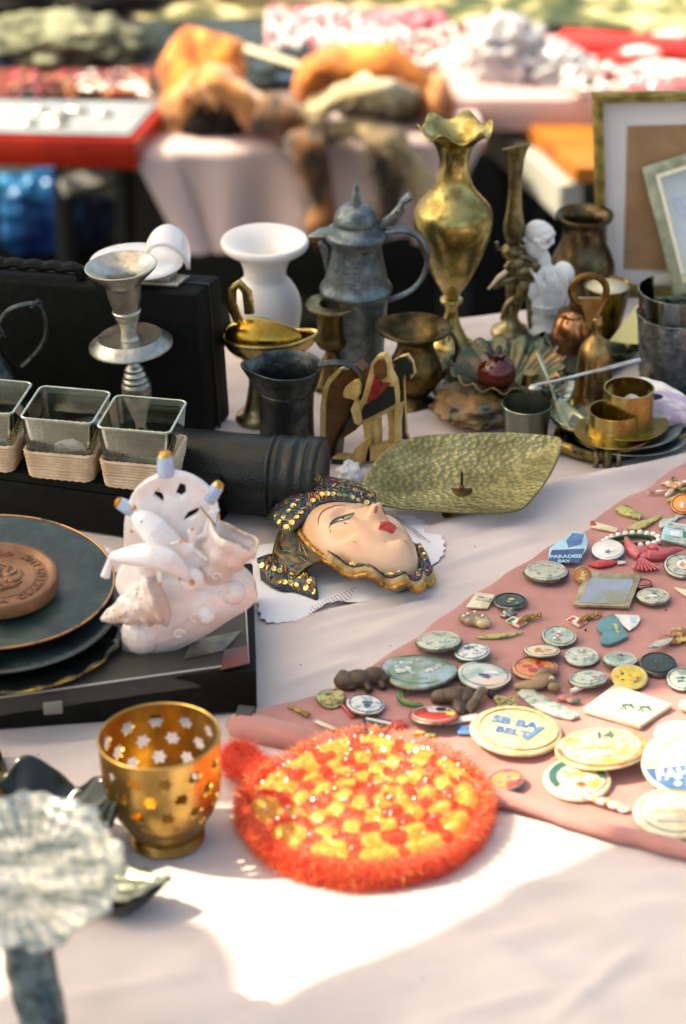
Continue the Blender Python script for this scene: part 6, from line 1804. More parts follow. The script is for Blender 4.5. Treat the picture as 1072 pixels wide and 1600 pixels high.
# chilli pin
flatpin('chilli_pin', 'pin', 'red chilli pepper pin with a green stalk', [(918, 885), (928, 879), (946, 876), (962, 877), (966, 881), (955, 886), (935, 889)], 'red', 3, dome=3, extra=lambda r, k, s_: s_([(962, 876), (978, 877), (977, 880), (966, 882)], 'palegreen', 'stalk', 2))
# bird
def ex(r, k, W3):
    q = MB()
    for i in range(7):
        q.tube([W3(1000 + i * 0.5, 872, 9), W3(990 + i * 7, 892 - abs(i - 3), 8)], 1.6 * k, seg=6)
    q.build('tail_ridges', EN['pink'], r)
bl_ob('bird_brooch', 'brooch', 'flat pink plastic bird brooch with spread wings', (1006, 870), [(1008, 866, 5, 14, 14, 6), (1021, 855, 6, 9, 9, 6), (1012, 885, 4, 18, 10, 4), (1000, 886, 4, 14, 9, 4)],
      'pink', tubes=[([(1010, 862, 6), (994, 862, 7), (982, 850, 8), (978, 840, 9)], [10, 9, 7, 3]), ([(1000, 870, 5), (986, 862, 5), (978, 850, 6)], [8, 7, 4]), ([(1014, 868, 6), (1035, 868, 6), (1052, 860, 7), (1068, 858, 8)], [10, 9, 6, 2]), ([(1022, 855, 6), (1031, 858, 5), (1036, 864, 4)], [6, 4, 2])], extra=ex)
# pearl bracelet
r = root('pearl_bracelet', 'bracelet of white pearls looped round a green band', 'bracelet', P(998, 845, T2), 0, GP)
k = px(r)
pts = [(943, 846), (949, 842), (956, 839), (966, 836), (977, 834), (988, 833), (1000, 832), (1011, 834), (1021, 835), (1028, 839), (1029, 845), (1022, 849), (1013, 850), (1001, 852)]
pr_ = MB()
for x, y in pts: pr_.ball(P(x, y, T2 + 5 * k) - r.location, 5.0 * k, nu=12, nv=8)
pr_.build('pearls', M('pearl', (0.85, 0.78, 0.66), rough=0.15, coat=1.0), r, angle=180)
MB().tube(crom([P(x, y, T2 + 3 * k) - r.location for x, y in ((955, 845), (975, 839), (1000, 838), (1018, 841), (1019, 846), (1000, 850), (975, 850))], 5, closed=True), 3.2 * k, closed=True, seg=8).build('green_band', M('green_velvet', (0.012, 0.06, 0.02), rough=0.8), r)
# photo card pin
def ex(r, k, sub):
    sub([(1040, 832), (1044, 827), (1090, 836), (1089, 840)], 'greygreen', 'text_strip'); sub([(1036, 850), (1038, 842), (1086, 850), (1085, 858)], 'turq', 'sea')
    sub([(1046, 838), (1062, 838), (1064, 848), (1050, 846)], 'white', 'figure'); sub([(1067, 838), (1075, 840), (1074, 848), (1066, 847)], 'green', 'tree')
flatpin('picture_pin', 'pin', 'pale blue rectangular pin with a beach picture', [(1032, 850), (1035, 838), (1042, 826), (1095, 836), (1088, 862)], 'skyblue', 3, extra=ex, tilt=(6, 0))
# flower brooch
bl_ob('flower_brooch', 'brooch', 'white green and orange enamel flower brooch at the upper right corner', (1050, 765), [(1058, 762, 5, 5)],
      CR('enamel_flower', S(226, 232, 222), S(30, 92, 66), S(220, 140, 60), ns=130), tubes=[([(1058, 762, 5), (1045, 756, 6), (1033, 757, 4)], [3, 6, 2]), ([(1058, 762, 5), (1056, 752, 7), (1050, 746, 7)], [3, 6, 2]), ([(1058, 762, 5), (1070, 755, 6), (1080, 752, 4)], [3, 6, 2]), ([(1056, 764, 4), (1046, 770, 4), (1040, 775, 3)], [3, 5, 2]), ([(1056, 764, 4), (1030, 768, 3), (1011, 770, 3)], [2, 3, 2]), ([(1060, 764, 4), (1072, 766, 4), (1085, 762, 3)], [3, 5, 2])])
flatpin('leaf_pin', 'pin', 'yellow green frog shaped pin near the far edge of the cloth', [(960, 799), (968, 793), (978, 791), (992, 800), (1004, 808), (1000, 814), (985, 810), (970, 806)], 'olive', 4, dome=3)
flatpin('feather_pin', 'pin', 'dark green feather pin above the pearl bracelet', [(979, 828), (990, 820), (1010, 813), (1036, 806), (1028, 814), (1012, 824), (996, 830)], 'olive', 3, dome=2)
flatpin('hand_pin', 'pin', 'small pale green hand shaped pin with a dotted cuff', [(1029, 824), (1030, 818), (1036, 813), (1048, 812), (1054, 806), (1072, 803), (1074, 807), (1060, 811), (1054, 818), (1044, 822), (1032, 828)], 'palegreen', 3)
flatpin('bar_pin', 'pin', 'small orange and cream bar pin on the cloth edge', [(921, 820), (924, 816), (966, 828), (963, 834), (923, 826)], 'cream', 3, extra=lambda r, k, s_: s_([(922, 822), (923, 815), (929, 815), (932, 822)], 'red', 'flame'))
flatpin('sliver_pin', 'pin', 'slim gold green stick pin below the orange oval badge', [(1040, 783), (1062, 772), (1066, 775), (1044, 786)], 'olive', 2)
# ladybird half shell
def ex(r, k, W3):
    q = MB()
    for x, y in ((731, 959), (742, 956), (754, 962), (725, 962)): q.ball(W3(x, y, 17), 2.6 * k, nu=8, nv=6)
    q.build('white_dots', EN['white'], r)
bl_ob('dotted_shell_brooch', 'brooch', 'tan and brown half shell brooch with white dots', (742, 970), [(742, 968, 7, 24, 14, 10), (755, 974, 6, 12, 10, 8), (728, 965, 7, 12, 10, 8)], CR('shell_tan', S(118, 96, 74), S(200, 176, 130), S(140, 116, 90), ns=60), extra=ex)
flatpin('tag_pin', 'pin', 'cream rectangular tag pin behind the dotted shell brooch', [(728, 951), (744, 928), (774, 932), (762, 953)], 'cream', 3, extra=lambda r, k, s_: s_([(746, 932), (768, 936), (766, 942), (743, 938)], 'greygreen', 'window'))
bl_ob('figure_pin', 'pin', 'tiny silver figure pin under the black and green oval badge', (798, 955), [(800, 951, 3, 8, 6, 3), (790, 958, 3, 6), (785, 962, 2, 4)], 'silverpin', tubes=[([(812, 943, 3), (800, 952, 4), (788, 964, 3)], [4, 5, 2]), ([(806, 956, 3), (796, 964, 2)], [3, 2])])
def flagpin(x, y, label, cols):
    def ex(r, k, sub):
        for i, c in enumerate(cols): sub([(x - 20 + i * 7, y + 2 + i * 2), (x - 11 + i * 7, y - 3 + i * 2), (x - 4 + i * 7, y + 0 + i * 2), (x - 13 + i * 7, y + 6 + i * 2)], c, 'stripe', z2=3.2 + 0.2 * i, h2=.5)
        q = MB()
        q.tube(crom([P(a, b, T2 + 4 * k) - r.location for a, b in ((x - 2, y + 4), (x + 10, y - 3), (x + 20, y - 6), (x + 34, y - 10))], 4), [3 * k, 5 * k, 4 * k, 2 * k])
        for t in range(6): q.ball(P(x + 2 + t * 6, y - 2 - t * 1.6 + (t % 2) * 3, T2 + 5 * k) - r.location, 2.8 * k, nu=8, nv=6)
        q.build('gilt_figure', EN['goldpin'], r)
    flatpin('flag_pin', 'pin', label, [(x - 22, y + 3), (x - 10, y - 4), (x + 12, y + 6), (x - 2, y + 14)], 'cream', 3, extra=ex)
flagpin(812, 969, 'gilt figure pin with a green white and red flag', ['green', 'white', 'red'])
flagpin(906, 968, 'gilt figure pin with a red and white flag right under the mirror', ['red', 'white', 'red'])
# mitten
flatpin('mitten_pin', 'pin', 'teal blue mitten shaped pin', [(932, 980), (938, 972), (958, 963), (966, 972), (982, 998), (970, 1004), (952, 1011), (940, 1010), (937, 1004), (942, 994), (933, 988)], 'teal', 5, extra=lambda r, k, s_: s_([(958, 975), (964, 976), (968, 988), (966, 994), (962, 986)], 'olive', 'squiggle'))
flatpin('paper_scrap', 'paper', 'torn white printed paper tucked under the blue mitten pin', [(960, 962), (998, 963), (1001, 970), (994, 980), (983, 987), (974, 980)], 'white', 2, extra=lambda r, k, s_: s_([(984, 965), (992, 966), (993, 974), (986, 973)], 'skyblue', 'print'))
flatpin('sliver_brooch', 'brooch', 'thin dark metal sliver brooch near the middle of the cloth', [(742, 999), (760, 994), (790, 992), (820, 990), (795, 997), (770, 1000)], 'olive', 3)
flatpin('leaf_brooch', 'brooch', 'grey green leaf brooch leaning on the dark bottle green badge', [(1010, 1020), (1024, 1011), (1042, 1005), (1052, 1006), (1044, 1014), (1026, 1020)], 'greygreen', 3, lift=7)
def ex(r, k, sub): pass
bl_ob('gold_coin_brooch', 'brooch', 'yellow gold brooch with brown coins at the right edge', (1055, 1000), [(1042, 998, 5, 12, 12, 4), (1062, 988, 8, 15, 15, 6), (1052, 1002, 5, 14, 8, 4), (1070, 998, 5, 14, 8, 4)], CR('coin_brown', S(150, 92, 48), S(204, 176, 84), S(120, 70, 36), ns=120))
# brown carved animals
def ex(r, k, W3):
    MB().ball(W3(578, 1048, 24), 3.4 * k, nu=8, nv=6).build('eye', EN['greygreen'], r)
bl_ob('wooden_bear', 'figurine', 'dark brown carved bear figure at the left of the landscape badge', (563, 1070), [(540, 1064, 10, 19, 17, 15), (560, 1060, 13, 22, 16, 14), (585, 1056, 14, 20, 14, 15), (536, 1054, 18, 9, 8, 8), (600, 1060, 12, 11, 9, 9)], 'brown', tubes=[([(548, 1068, 8), (550, 1078, 3)], [9, 7]), ([(572, 1068, 8), (578, 1080, 3)], [8, 7]), ([(595, 1066, 8), (600, 1076, 3)], [7, 6])], extra=ex)
bl_ob('wooden_fox', 'figurine', 'angular dark wooden animal head brooch in front of the pastel badge', (712, 1100), [(690, 1088, 10, 18, 14, 11), (712, 1086, 14, 20, 16, 13), (728, 1088, 12, 14, 18, 12), (718, 1104, 10, 12, 20, 9)], 'brown', tubes=[([(700, 1084, 14), (710, 1076, 26)], [10, 3]), ([(675, 1094, 7), (690, 1088, 9)], [6, 8])])
bl_ob('driftwood_piece', 'brooch', 'small tan and brown wooden stick brooch leaning on the dark wooden head', (742, 1100), [(755, 1080, 14, 8)], CR('drift', S(128, 104, 70), S(64, 52, 36), ns=60), tubes=[([(728, 1112, 5), (740, 1098, 10), (754, 1078, 16)], [9, 9, 8])])
def ex(r, k, W3):
    MB().ball(W3(862, 1060, 17), 3.6 * k, nu=8, nv=6).build('eye', EN['white'], r); MB().ball(W3(862, 1061, 20), 1.8 * k, nu=8, nv=6).build('pupil', EN['black'], r)
bl_ob('dog_brooch', 'brooch', 'tan cartoon dog head brooch with a white eye', (850, 1075), [(850, 1062, 9, 20, 14, 9), (832, 1070, 7, 24, 11, 7), (866, 1074, 8, 11, 9, 8), (812, 1072, 5, 10, 8, 5)], 'dtan', tubes=[([(836, 1060, 12), (850, 1050, 15), (868, 1050, 12)], [6, 8, 5])], extra=ex)
# crescent, red drop
r = root('green_crescent_pin', 'curved green and gold crescent pin above the red oval badge', 'pin', P(640, 1095, T2 + .0003), 0, GP); k = px(r)
MB().tube(crom([P(x, y, T2 + 4 * k) - r.location for x, y in ((634, 1078), (624, 1084), (626, 1094), (640, 1100), (662, 1102))], 5), [2 * k, 4 * k, 4.5 * k, 4 * k, 2 * k], seg=8).build('crescent', EN['green'], r)
MB().tube(crom([P(x, y, T2 + 7 * k) - r.location for x, y in ((634, 1076), (628, 1084), (631, 1092), (642, 1097), (660, 1099))], 5), [1 * k, 1.4 * k, 1.4 * k, 1 * k, 1 * k], seg=6).build('gold_line', EN['goldpin'], r)
flatpin('red_drop_pin', 'pin', 'red drop shaped pin beside the crumpled yellow green badge', [(527, 1098), (540, 1104), (552, 1112), (556, 1122), (548, 1124), (540, 1114)], 'red', 3, dome=2)
flatpin('square_pin', 'pin', 'dark green square pin with a gold bird near the pot holder', [(557, 1148), (572, 1120), (612, 1128), (600, 1150)], 'blackgreen', 3, extra=lambda r, k, s_: (s_([(574, 1140), (588, 1132), (594, 1140), (584, 1145)], 'olive', 'bird'), s_([(572, 1122), (612, 1130), (611, 1133), (571, 1125)], 'white', 'border')))
flatpin('small_red_pin', 'pin', 'small red and cream bar pin beside the dark green square pin', [(611, 1130), (630, 1128), (636, 1136), (618, 1140)], 'red', 4)
flatpin('white_bar_pin', 'pin', 'white enamel bar pin tucked beside the large lettered badge', [(692, 1128), (696, 1124), (746, 1118), (744, 1128), (696, 1134)], 'white', 4, extra=None)
flatpin('blue_bar_pin', 'pin', 'small blue bar pin below the white bar pin', [(712, 1142), (716, 1135), (740, 1140), (738, 1150), (716, 1150)], 'blue', 4)
flatpin('tie_clip', 'tie clip', 'short gold tie clip nearest the left corner of the rose cloth', [(449, 1107), (456, 1104), (486, 1118), (480, 1122)], 'goldpin', 3, dome=1)
flatpin('tie_clip', 'tie clip', 'narrow cream tie clip between the gold tie clip and the pot holder', [(490, 1130), (496, 1127), (526, 1140), (522, 1144)], 'cream', 3)
flatpin('plastic_tag', 'tag', 'long pale green plastic tag with rounded end behind the lettered badge', [(808, 1086), (818, 1077), (832, 1080), (866, 1100), (900, 1116), (904, 1122), (892, 1127), (868, 1122), (830, 1106)], 'palegreen', 4)
r = root('wire_coil', 'small tangled coil of greenish gold wire behind the lettered badge', 'wire', P(790, 1098, T2), 0, GP); k = px(r)
MB().tube(crom([P(790 + 20 * cos(t * 1.3) * (1 - t / 30), 1096 + 8 * sin(t * 1.3 + .4 * t), T2 + 4 * k + 0.3 * t * k) - r.location for t in range(14)], 5), 1.8 * k, seg=6).build('wire', EN['olive'], r)
# cream tile
def ex(r, k, sub):
    q = MB()
    for dx in (0, 27):
        W4 = lambda a, b: (lambda p: Vector((p.x, p.y, 9.2 * k)))(P(a + dx, b + dx * .12, T2 + 9 * k) - r.location)
        q.tube([W4(972, 1103), W4(978, 1101), W4(986, 1103), W4(990, 1105)], [1.5 * k, 2.8 * k, 2.6 * k, 1.4 * k], seg=6, flat=0.2, up=(0, 0, 1))
        for a, b, c, d in ((974, 1103, 969, 1098), (975, 1104, 969, 1109), (978, 1105, 976, 1111), (987, 1105, 991, 1110), (989, 1105, 997, 1108), (984, 1101, 992, 1099)):
            q.tube([W4(a, b), W4(c, d)], [1.3 * k, 0.7 * k], seg=5, flat=0.2, up=(0, 0, 1))
    q.build('printed_horses', EN['dgreen'], r)
    for i in range(3): sub([(942, 1104 + i * 6), (978, 1110 + i * 6), (977, 1111 + i * 6), (941, 1105 + i * 6)], 'greygreen', 'printed_line', h2=.4)
flatpin('cream_tile', 'tile', 'square cream tile printed with two small dark horses', [(911, 1114), (960, 1076), (1050, 1107), (1000, 1141)], CR('tile_cream', S(224, 216, 190), S(216, 204, 174), ns=20), 8, extra=ex)
# red/white pen
r = root('red_white_pen', 'short red and white pencil pin with a pale tip', 'pin', P(925, 1073, T2 + .0003), 0, GP); k = px(r)
a, b = P(892, 1080, T2 + 5 * k) - r.location, P(952, 1058, T2 + 12 * k) - r.location
MB().tube([a, b], [3.5 * k, 5 * k], seg=6).build('barrel', EN['white'], r); MB().tube([a.lerp(b, .3), b.lerp(a, -0.02)], [4.4 * k, 5.4 * k], seg=6).build('red_wrap', CR('redwrap', S(214, 66, 60), S(226, 150, 140), ns=160), r)
bl_ob('pink_shell_pin', 'pin', 'small pink and green pin between the plastic tag and the cream tile', (893, 1094), [(880, 1090, 4, 10, 8, 4), (896, 1094, 4, 12, 8, 4)], CR('pinkgreen', S(200, 110, 104), S(70, 100, 74), ns=110))
# white brooch front
bl_ob('rhinestone_brooch', 'brooch', 'white bar brooch with sparkling stones on the front of the cream ringed badge', (940, 1250), [(944, 1252, 6, 12, 8, 5), (960, 1258, 6, 12, 9, 5), (975, 1264, 5, 10, 8, 4)], CR('stones', S(244, 236, 220), S(190, 150, 110), ns=260), tubes=[([(902, 1240, 12), (925, 1248, 10), (945, 1256, 8)], [4, 5, 4])])
flatpin('yellow_corner_pin', 'pin', 'small pale yellow triangular pin at the right edge', [(1052, 920), (1080, 926), (1080, 940)], 'cream', 3)
flatpin('yellow_slip', 'badge', 'yellow edged badge peeping out below the blue banded badge', [(1014, 1218), (1030, 1216), (1050, 1228), (1040, 1234), (1020, 1228)], 'yellow', 3)
bl_ob('bead_pin', 'pin', 'cream bead pin at the right edge above the lilac plaid badge', (1072, 1105), [(1070, 1103, 6, 10), (1080, 1108, 6, 9)], 'cream')
bl_ob('green_leaf_pin', 'pin', 'thin green yellow strip pin just behind the pot holder', (660, 1146), [(655, 1145, 3, 12, 5, 3), (672, 1149, 3, 10, 5, 3)], 'olive')
bl_ob('dark_stone', 'stone', 'small black bead beside the wooden stick brooch', (768, 1088), [(768, 1086, 6, 6)], 'black')
# crumbs of fluff and rust marks
for i, (x, y, s_) in enumerate(((742, 856, 1.6), (915, 986, 2.2), (775, 1030, 1.2), (1040, 955, 1.6), (470, 1040, 1.3), (610, 1010, 1.0), (880, 1440, 1.6), (660, 1530, 1.3), (60, 1180, 1.3), (700, 640, 1.4))):
    r = root('crumb', ['tiny dark crumb on the pale cloth above the badges', 'tiny dark crumb left of the blue mitten pin', 'tiny dark crumb right of the pale blue marbled badge', 'tiny dark crumb right of the square mirror', 'tiny crumb on the pale cloth right of the black box', 'tiny crumb on the pale cloth below the mask', 'tiny crumb on the sunlit cloth below the badges', 'tiny crumb on the shaded front of the cloth', 'tiny crumb on the cloth above the black glass dish', 'tiny crumb on the cloth behind the hammered leaf dish'][i], 'crumb', P(x, y, T2 if 0 < i < 4 else T))
    MB().ball((0, 0, s_ * px(r)), s_ * px(r), nu=8, nv=6).build('grain', EN['black'], r)
# ================================================================== second table, low, far behind
ZT = 0.42
dk = lambda x, y, z=ZT: P(x, y, z)
rs = random.Random(9)
# cloth hangs 11 cm at the front
CB = M('pink_cloth_far', (0.60, 0.46, 0.45), (0.64, 0.50, 0.49), rough=0.85, ns=6)
fl_, fr2 = dk(203, 232), dk(760, 205)
fl_.z = fr2.z = 0
yd = Vector((-(fr2 - fl_).y, (fr2 - fl_).x, 0)).normalized()
tf = root('low_market_table', 'low table draped in pale pink cloth behind the first stall', 'table', (fl_ + fr2) / 2 + yd * 0.5)
MBx = MB(); c4 = [fl_, fr2, fr2 + yd * 1.6, fl_ + yd * 1.6]
MBx.hexa([Vector((p.x, p.y, ZT - 0.03)) - tf.location for p in c4], [Vector((p.x, p.y, ZT - 0.004)) - tf.location for p in c4]).build('tabletop', WOOD, tf)
for p in (fl_.lerp(fr2, .06) + yd * .06, fl_.lerp(fr2, .94) + yd * .06, fl_.lerp(fr2, .06) + yd * 1.5, fl_.lerp(fr2, .94) + yd * 1.5):
    MB().box(0.04, 0.04, ZT - 0.03, c=Vector((p.x, p.y, (ZT - 0.03) / 2)) - tf.location).build('leg', M('table_leg', (0.02, 0.02, 0.02), rough=0.4), tf)
def farc(u, v):
    """front skirt (v<0.3) then top"""
    ex_ = -0.0 + u
    p = fl_.lerp(fr2, ex_)
    if v < 0.3:
        t = 1 - v / 0.3
        return Vector((p.x + 0.06 * t * (1 - 2 * u) * (u < .12 or u > .88) * 1.0, p.y, 0)) - yd * (0.012 + 0.012 * t * sin(u * 30) + 0.01 * t) + Vector((0, 0, ZT - 0.13 * t * (1 + 0.08 * sin(u * 9))))
    t = (v - 0.3) / 0.7
    q = p + yd * 1.6 * t
    return Vector((q.x, q.y, ZT + 0.003 * noise.noise((q.x * 9, q.y * 9, 1))))
tag(MB().grid(farc, 120, 60).build('far_tablecloth', CB, angle=180), 'pale pink cloth hanging over the front of the low far table', 'tablecloth', kind=None)

def lump(name, cat, label, x, y, rx, ry, rz, mat, z=ZT, seed=0, am=0.25, fr_=3.2, group=None, extra=None, fuzz=0, fuzzmat=None):
    """soft heap: pixel centre of its footprint, radii in pixels"""
    r = root(name, label, cat, P(x, y, z), 0, group)
    k = px(r)
    off = Vector((seed * 1.7, seed * .3, seed))
    o = MB().ball((0, 0, rz * k * 0.8), (rx * k, ry * k, rz * k), nu=64, nv=40, fn=lambda d: 1 + 1.5 * am * noise.noise(d * fr_ + off) + am * noise.noise(d * fr_ * 2.7 + off)).build('heap', mat, r, angle=180)
    for v in o.data.vertices:
        if v.co.z < 0.001: v.co.z = 0.001
    if fuzz:
        q = MB(); rr_ = random.Random(seed)
        me = o.data
        for i in range(fuzz):
            pl = me.polygons[rr_.randrange(len(me.polygons))]
            n_ = pl.normal; p = pl.center
            d = (n_ + Vector((rr_.gauss(0, .5), rr_.gauss(0, .5), rr_.gauss(0, .5) - 0.4))).normalized() * rr_.uniform(8, 16) * k
            s_ = d.cross(Vector((rr_.random(), rr_.random(), rr_.random()))).normalized() * k * 0.9
            q.add([p - s_, p + s_, p + d], [(0, 1, 2)])
        q.build('fur_hairs', fuzzmat or mat, r, smooth=False)
    return r
FUR = M('fox_fur', S(224, 150, 66), S(160, 84, 26), rough=0.8, ns=12, c3=S(206, 124, 44), sheen=0.3)
FURL = M('fox_fur_pale', S(214, 160, 96), S(190, 116, 50), rough=0.8, ns=12, sheen=0.6)
FURD = M('brown_fur', S(70, 48, 28), S(38, 28, 18), rough=0.8, ns=12, sheen=0.4)
FURC = M('cream_fur', S(206, 190, 150), S(150, 130, 90), rough=0.8, ns=12, sheen=0.5)
# long lumps made of tubes with fur
def stole(name, label, pts, rads, mat, group='fur stoles and hats on the far table', hairs=5200, cat='fur stole', z=ZT, seed=1, flat=0.75):
    """pts: (x, y photo px, height m); height None = hanging in front of the table skirt"""
    c0 = P(pts[0][0], pts[0][1], z)
    r = root(name, label, cat, Vector((c0.x, c0.y, z)), 0, group)
    k = px(r)
    def W(x, y, h):
        if h is None:
            q = ray(x, y); return CAM + q * (3.37 / q.y)
        return P(x, y, h)
    path = crom([W(*p) - r.location for p in pts], 7)
    mb = MB().tube(path, [a * k for a in rads], seg=26, flat=flat)
    o = mb.build('pelt', mat, r, angle=180)
    for v in o.data.vertices:
        c = v.co * 16 + Vector((seed, 0, 0)); f_ = v.co * 45
        v.co += Vector((noise.noise(c), noise.noise(c + Vector((9, 0, 0))), noise.noise(c + Vector((0, 9, 0))))) * 26 * k + Vector((noise.noise(f_), noise.noise(f_ + Vector((9, 0, 0))), noise.noise(f_ + Vector((0, 9, 0))))) * 8 * k
    q = MB(); rr_ = random.Random(seed); me = o.data
    for i in range(hairs):
        pl = me.polygons[rr_.randrange(len(me.polygons))]
        p = pl.center
        d = (pl.normal + Vector((rr_.gauss(0, .5), rr_.gauss(0, .5), rr_.gauss(0, .5) - 0.6))).normalized() * rr_.uniform(14, 34) * k
        s_ = d.cross(Vector((rr_.random(), rr_.random(), rr_.random()))).normalized() * k * 1.3
        q.add([p - s_, p + s_, p + d], [(0, 1, 2)])
    q.build('fur_hairs', mat, r, smooth=False)
    return r
FOXB = M('fox_brown', S(150, 96, 44), S(40, 28, 18), rough=0.8, ns=14, stretch=(2, 1, 0.8), sheen=0.3, contrast=0.1)
stole('fox_fur_hat', 'orange fox fur hat standing on the far table beside the red tray', [(300, 160, ZT + .03), (304, 122, ZT + .06), (318, 96, ZT + 0.08), (340, 100, ZT + 0.08), (362, 135, ZT + .05)], [30, 48, 56, 52, 34], M('fox_orange', S(226, 150, 62), S(150, 76, 24), rough=0.8, ns=22, c3=S(204, 116, 40), stretch=(2, 1, .7), sheen=.3), seed=4, cat='fur hat', hairs=9000)
stole('fox_fur_stole', 'orange fox fur stole arched over a dark lining below the fur hat', [(272, 215, ZT - .02), (280, 170, ZT + 0.03), (305, 140, ZT + 0.06), (345, 128, ZT + 0.08), (385, 150, ZT + 0.06), (412, 200, ZT)], [18, 26, 32, 34, 30, 20], FURL, seed=3)
lump('dark_fur_collar', 'fur collar', 'black brown fur collar tucked under the arched fox stole', 345, 205, 66, 30, 34, M('black_fur', S(40, 30, 20), S(18, 14, 10), rough=0.9, ns=12), z=ZT - 0.0, seed=6, am=0.3, group='fur stoles and hats on the far table', fuzz=2500)
stole('brown_fur_stole', 'dark brown fur stole hanging down over the pink table skirt', [(400, 175, ZT + .02), (440, 170, ZT + 0.05), (470, 200, ZT + 0.02), (484, 240, None), (492, 290, None), (497, 350, None)], [20, 34, 34, 28, 26, 20], FOXB, seed=7)
stole('tan_fox_stole', 'golden tan fox stole lying across the middle of the far table', [(466, 160, ZT + .03), (500, 122, ZT + .07), (550, 100, ZT + 0.08), (620, 110, ZT + 0.07), (680, 150, ZT + 0.03)], [20, 34, 42, 38, 24], FUR, seed=8)
stole('cream_fox_stole', 'pale cream and grey fur lying over the golden tan stole', [(495, 180, ZT + .05), (535, 150, ZT + .085), (590, 135, ZT + 0.09), (640, 150, ZT + .05)], [12, 24, 28, 14], FURC, seed=9)
stole('beige_fur_stole', 'greyish beige fur stole curving down to the tall brass vase', [(515, 200, ZT + 0.03), (555, 190, ZT + 0.05), (600, 215, None), (635, 255, None), (660, 320, None)], [14, 22, 24, 24, 20], M('beige_fur', S(190, 170, 130), S(120, 100, 70), rough=0.8, ns=14, sheen=0.3), seed=10)
lump('dark_fur_muff', 'fur muff', 'dark brown fur muff in the shadow between the stoles', 590, 190, 56, 26, 34, FURD, seed=12, am=0.3, group='fur stoles and hats on the far table', fuzz=2500)
stole('dark_fur_tail', 'dark brown fur tail hanging between the pink cloth and the beige stole', [(590, 235, None), (605, 280, None), (600, 350, None)], [26, 34, 28], FURD, seed=13)
stole('tan_fox_stole', 'rust coloured fur stole lying right of the cream fur, beside the tall vase', [(640, 120, ZT + .03), (680, 150, ZT + .05), (700, 185, ZT + .02)], [14, 24, 18], FURL, seed=14)

# red tray with a glass lid at the left, on a dark stand
zr = ZT + 0.03
q4 = [P(-130, 205, zr), P(212, 213, zr), P(262, 158, zr), P(-130, 152, zr)]
r = flatbox('red_display_case', 'red display case with a pale glass lid on the far left table', 'display case', [Vector((p.x, p.y, 0)) for p in q4], zr - 0.045, 0.04, M('red_lacquer', S(186, 44, 24), S(160, 34, 20), rough=0.35, ns=20), 'case')
def ins4(q, t): 
    c = sum(q, Vector()) / 4
    return [p.lerp(c, t) for p in q]
qi = ins4(q4, 0.07)
MB().add([Vector((p.x, p.y, zr + 0.0)) - r.location for p in qi], [(0, 1, 2, 3)]).build('glass_lid', M('lid_glass', (0.30, 0.32, 0.33), (0.22, 0.24, 0.25), rough=0.2, ns=14, spec=0.8), r)
for i in range(9):
    p = qi[0].lerp(qi[1], rs.uniform(0.4, 0.95)).lerp(qi[3].lerp(qi[2], rs.uniform(.4, .95)), rs.uniform(.15, .85))
    t_ = tag(MB().ball((0, 0, 0), (0.012, 0.006, 0.003), nu=12, nv=6).build('silver_trinket', SILVER), ['thin', 'oval', 'small bright', 'long', 'dull', 'worn', 'flat', 'shiny', 'narrow'][i] + ' silver trinket lying on the glass lid of the red case', 'trinket', 'silver trinkets on the red display case')
    t_.location = (p.x, p.y, zr + 0.004)
# stand below the tray
r = root('folding_stand', 'dark folding stand with a grey crossbar under the red display case', 'stand', (P(60, 330, 0)))
for x in (-20, 100, 195):
    a, b = P(x, 245, ZT - 0.06), P(x - 6, 245, ZT - 0.06); b = Vector((b.x, b.y, 0.002))
    MB().tube([a - r.location, b - r.location], 0.014, seg=8).build('leg', M('table_leg', (0.02, 0.02, 0.02), rough=0.4), r)
MB().tube([P(100, 292, ZT - 0.09) - r.location, P(228, 262, ZT - 0.09) - r.location], 0.016, seg=4).build('crossbar', M('grey_bar', (0.38, 0.38, 0.36), rough=0.5), r)
MB().hexa([P(-140, 240, ZT - .07) - r.location, P(205, 240, ZT - .07) - r.location, P(250, 150, ZT - .07) - r.location, P(-140, 150, ZT - .07) - r.location], [P(-140, 240, ZT - .05) - r.location, P(205, 240, ZT - .05) - r.location, P(250, 150, ZT - .05) - r.location, P(-140, 150, ZT - .05) - r.location]).build('top', M('table_leg', (0.02, 0.02, 0.02), rough=0.4), r)

# black sheet standing for the shade between the tables, goods rest on it
ground_shade = MB().grid(lambda u, v: Vector((-1.6 + 2.15 * u + 0.25 * v, 2.35 + 3.4 * v, 0.012 + 0.01 * noise.noise((u * 9, v * 20, 0)))), 60, 60).build('ground_shade_sheet', M('ground_shade', (0.003, 0.004, 0.003), (0.006, 0.007, 0.005), rough=0.9, ns=10, spec=0.05), angle=180)
tag(ground_shade, 'black sheet put in for the deep shade on the ground between the two tables', 'shade sheet')
# blue bag
def bag(name, label, cat, x, y, z, rx, ry, rz, mat, seed, am=0.35):
    r = root(name, label, cat, P(x, y, z)); k = px(r); off = Vector((seed, seed * 2.1, 0))
    o = MB().ball((0, 0, rz * k * .8), (rx * k, ry * k, rz * k), nu=60, nv=40, fn=lambda d: 1 + am * abs(noise.noise(d * 2.2 + off)) + am * .5 * noise.noise(d * 5 + off) - 0.08).build('bag', mat, r, angle=180)
    for v in o.data.vertices:
        if v.co.z < 0.002: v.co.z = 0.002
    return r
bag('blue_plastic_bag', 'bright blue plastic bag on the dark ground at the left', 'bag', 40, 385, 0.03, 85, 60, 80, M('blue_plastic', S(60, 160, 206), S(28, 60, 130), rough=0.25, ns=8, c3=S(40, 110, 170), stretch=(1, 1, .5)), 3)
bag('navy_bag', 'dark navy cloth bag beside the blue plastic bag', 'bag', 120, 370, 0.03, 60, 50, 46, M('navy_cloth', (0.008, 0.014, 0.05), rough=0.8), 5)
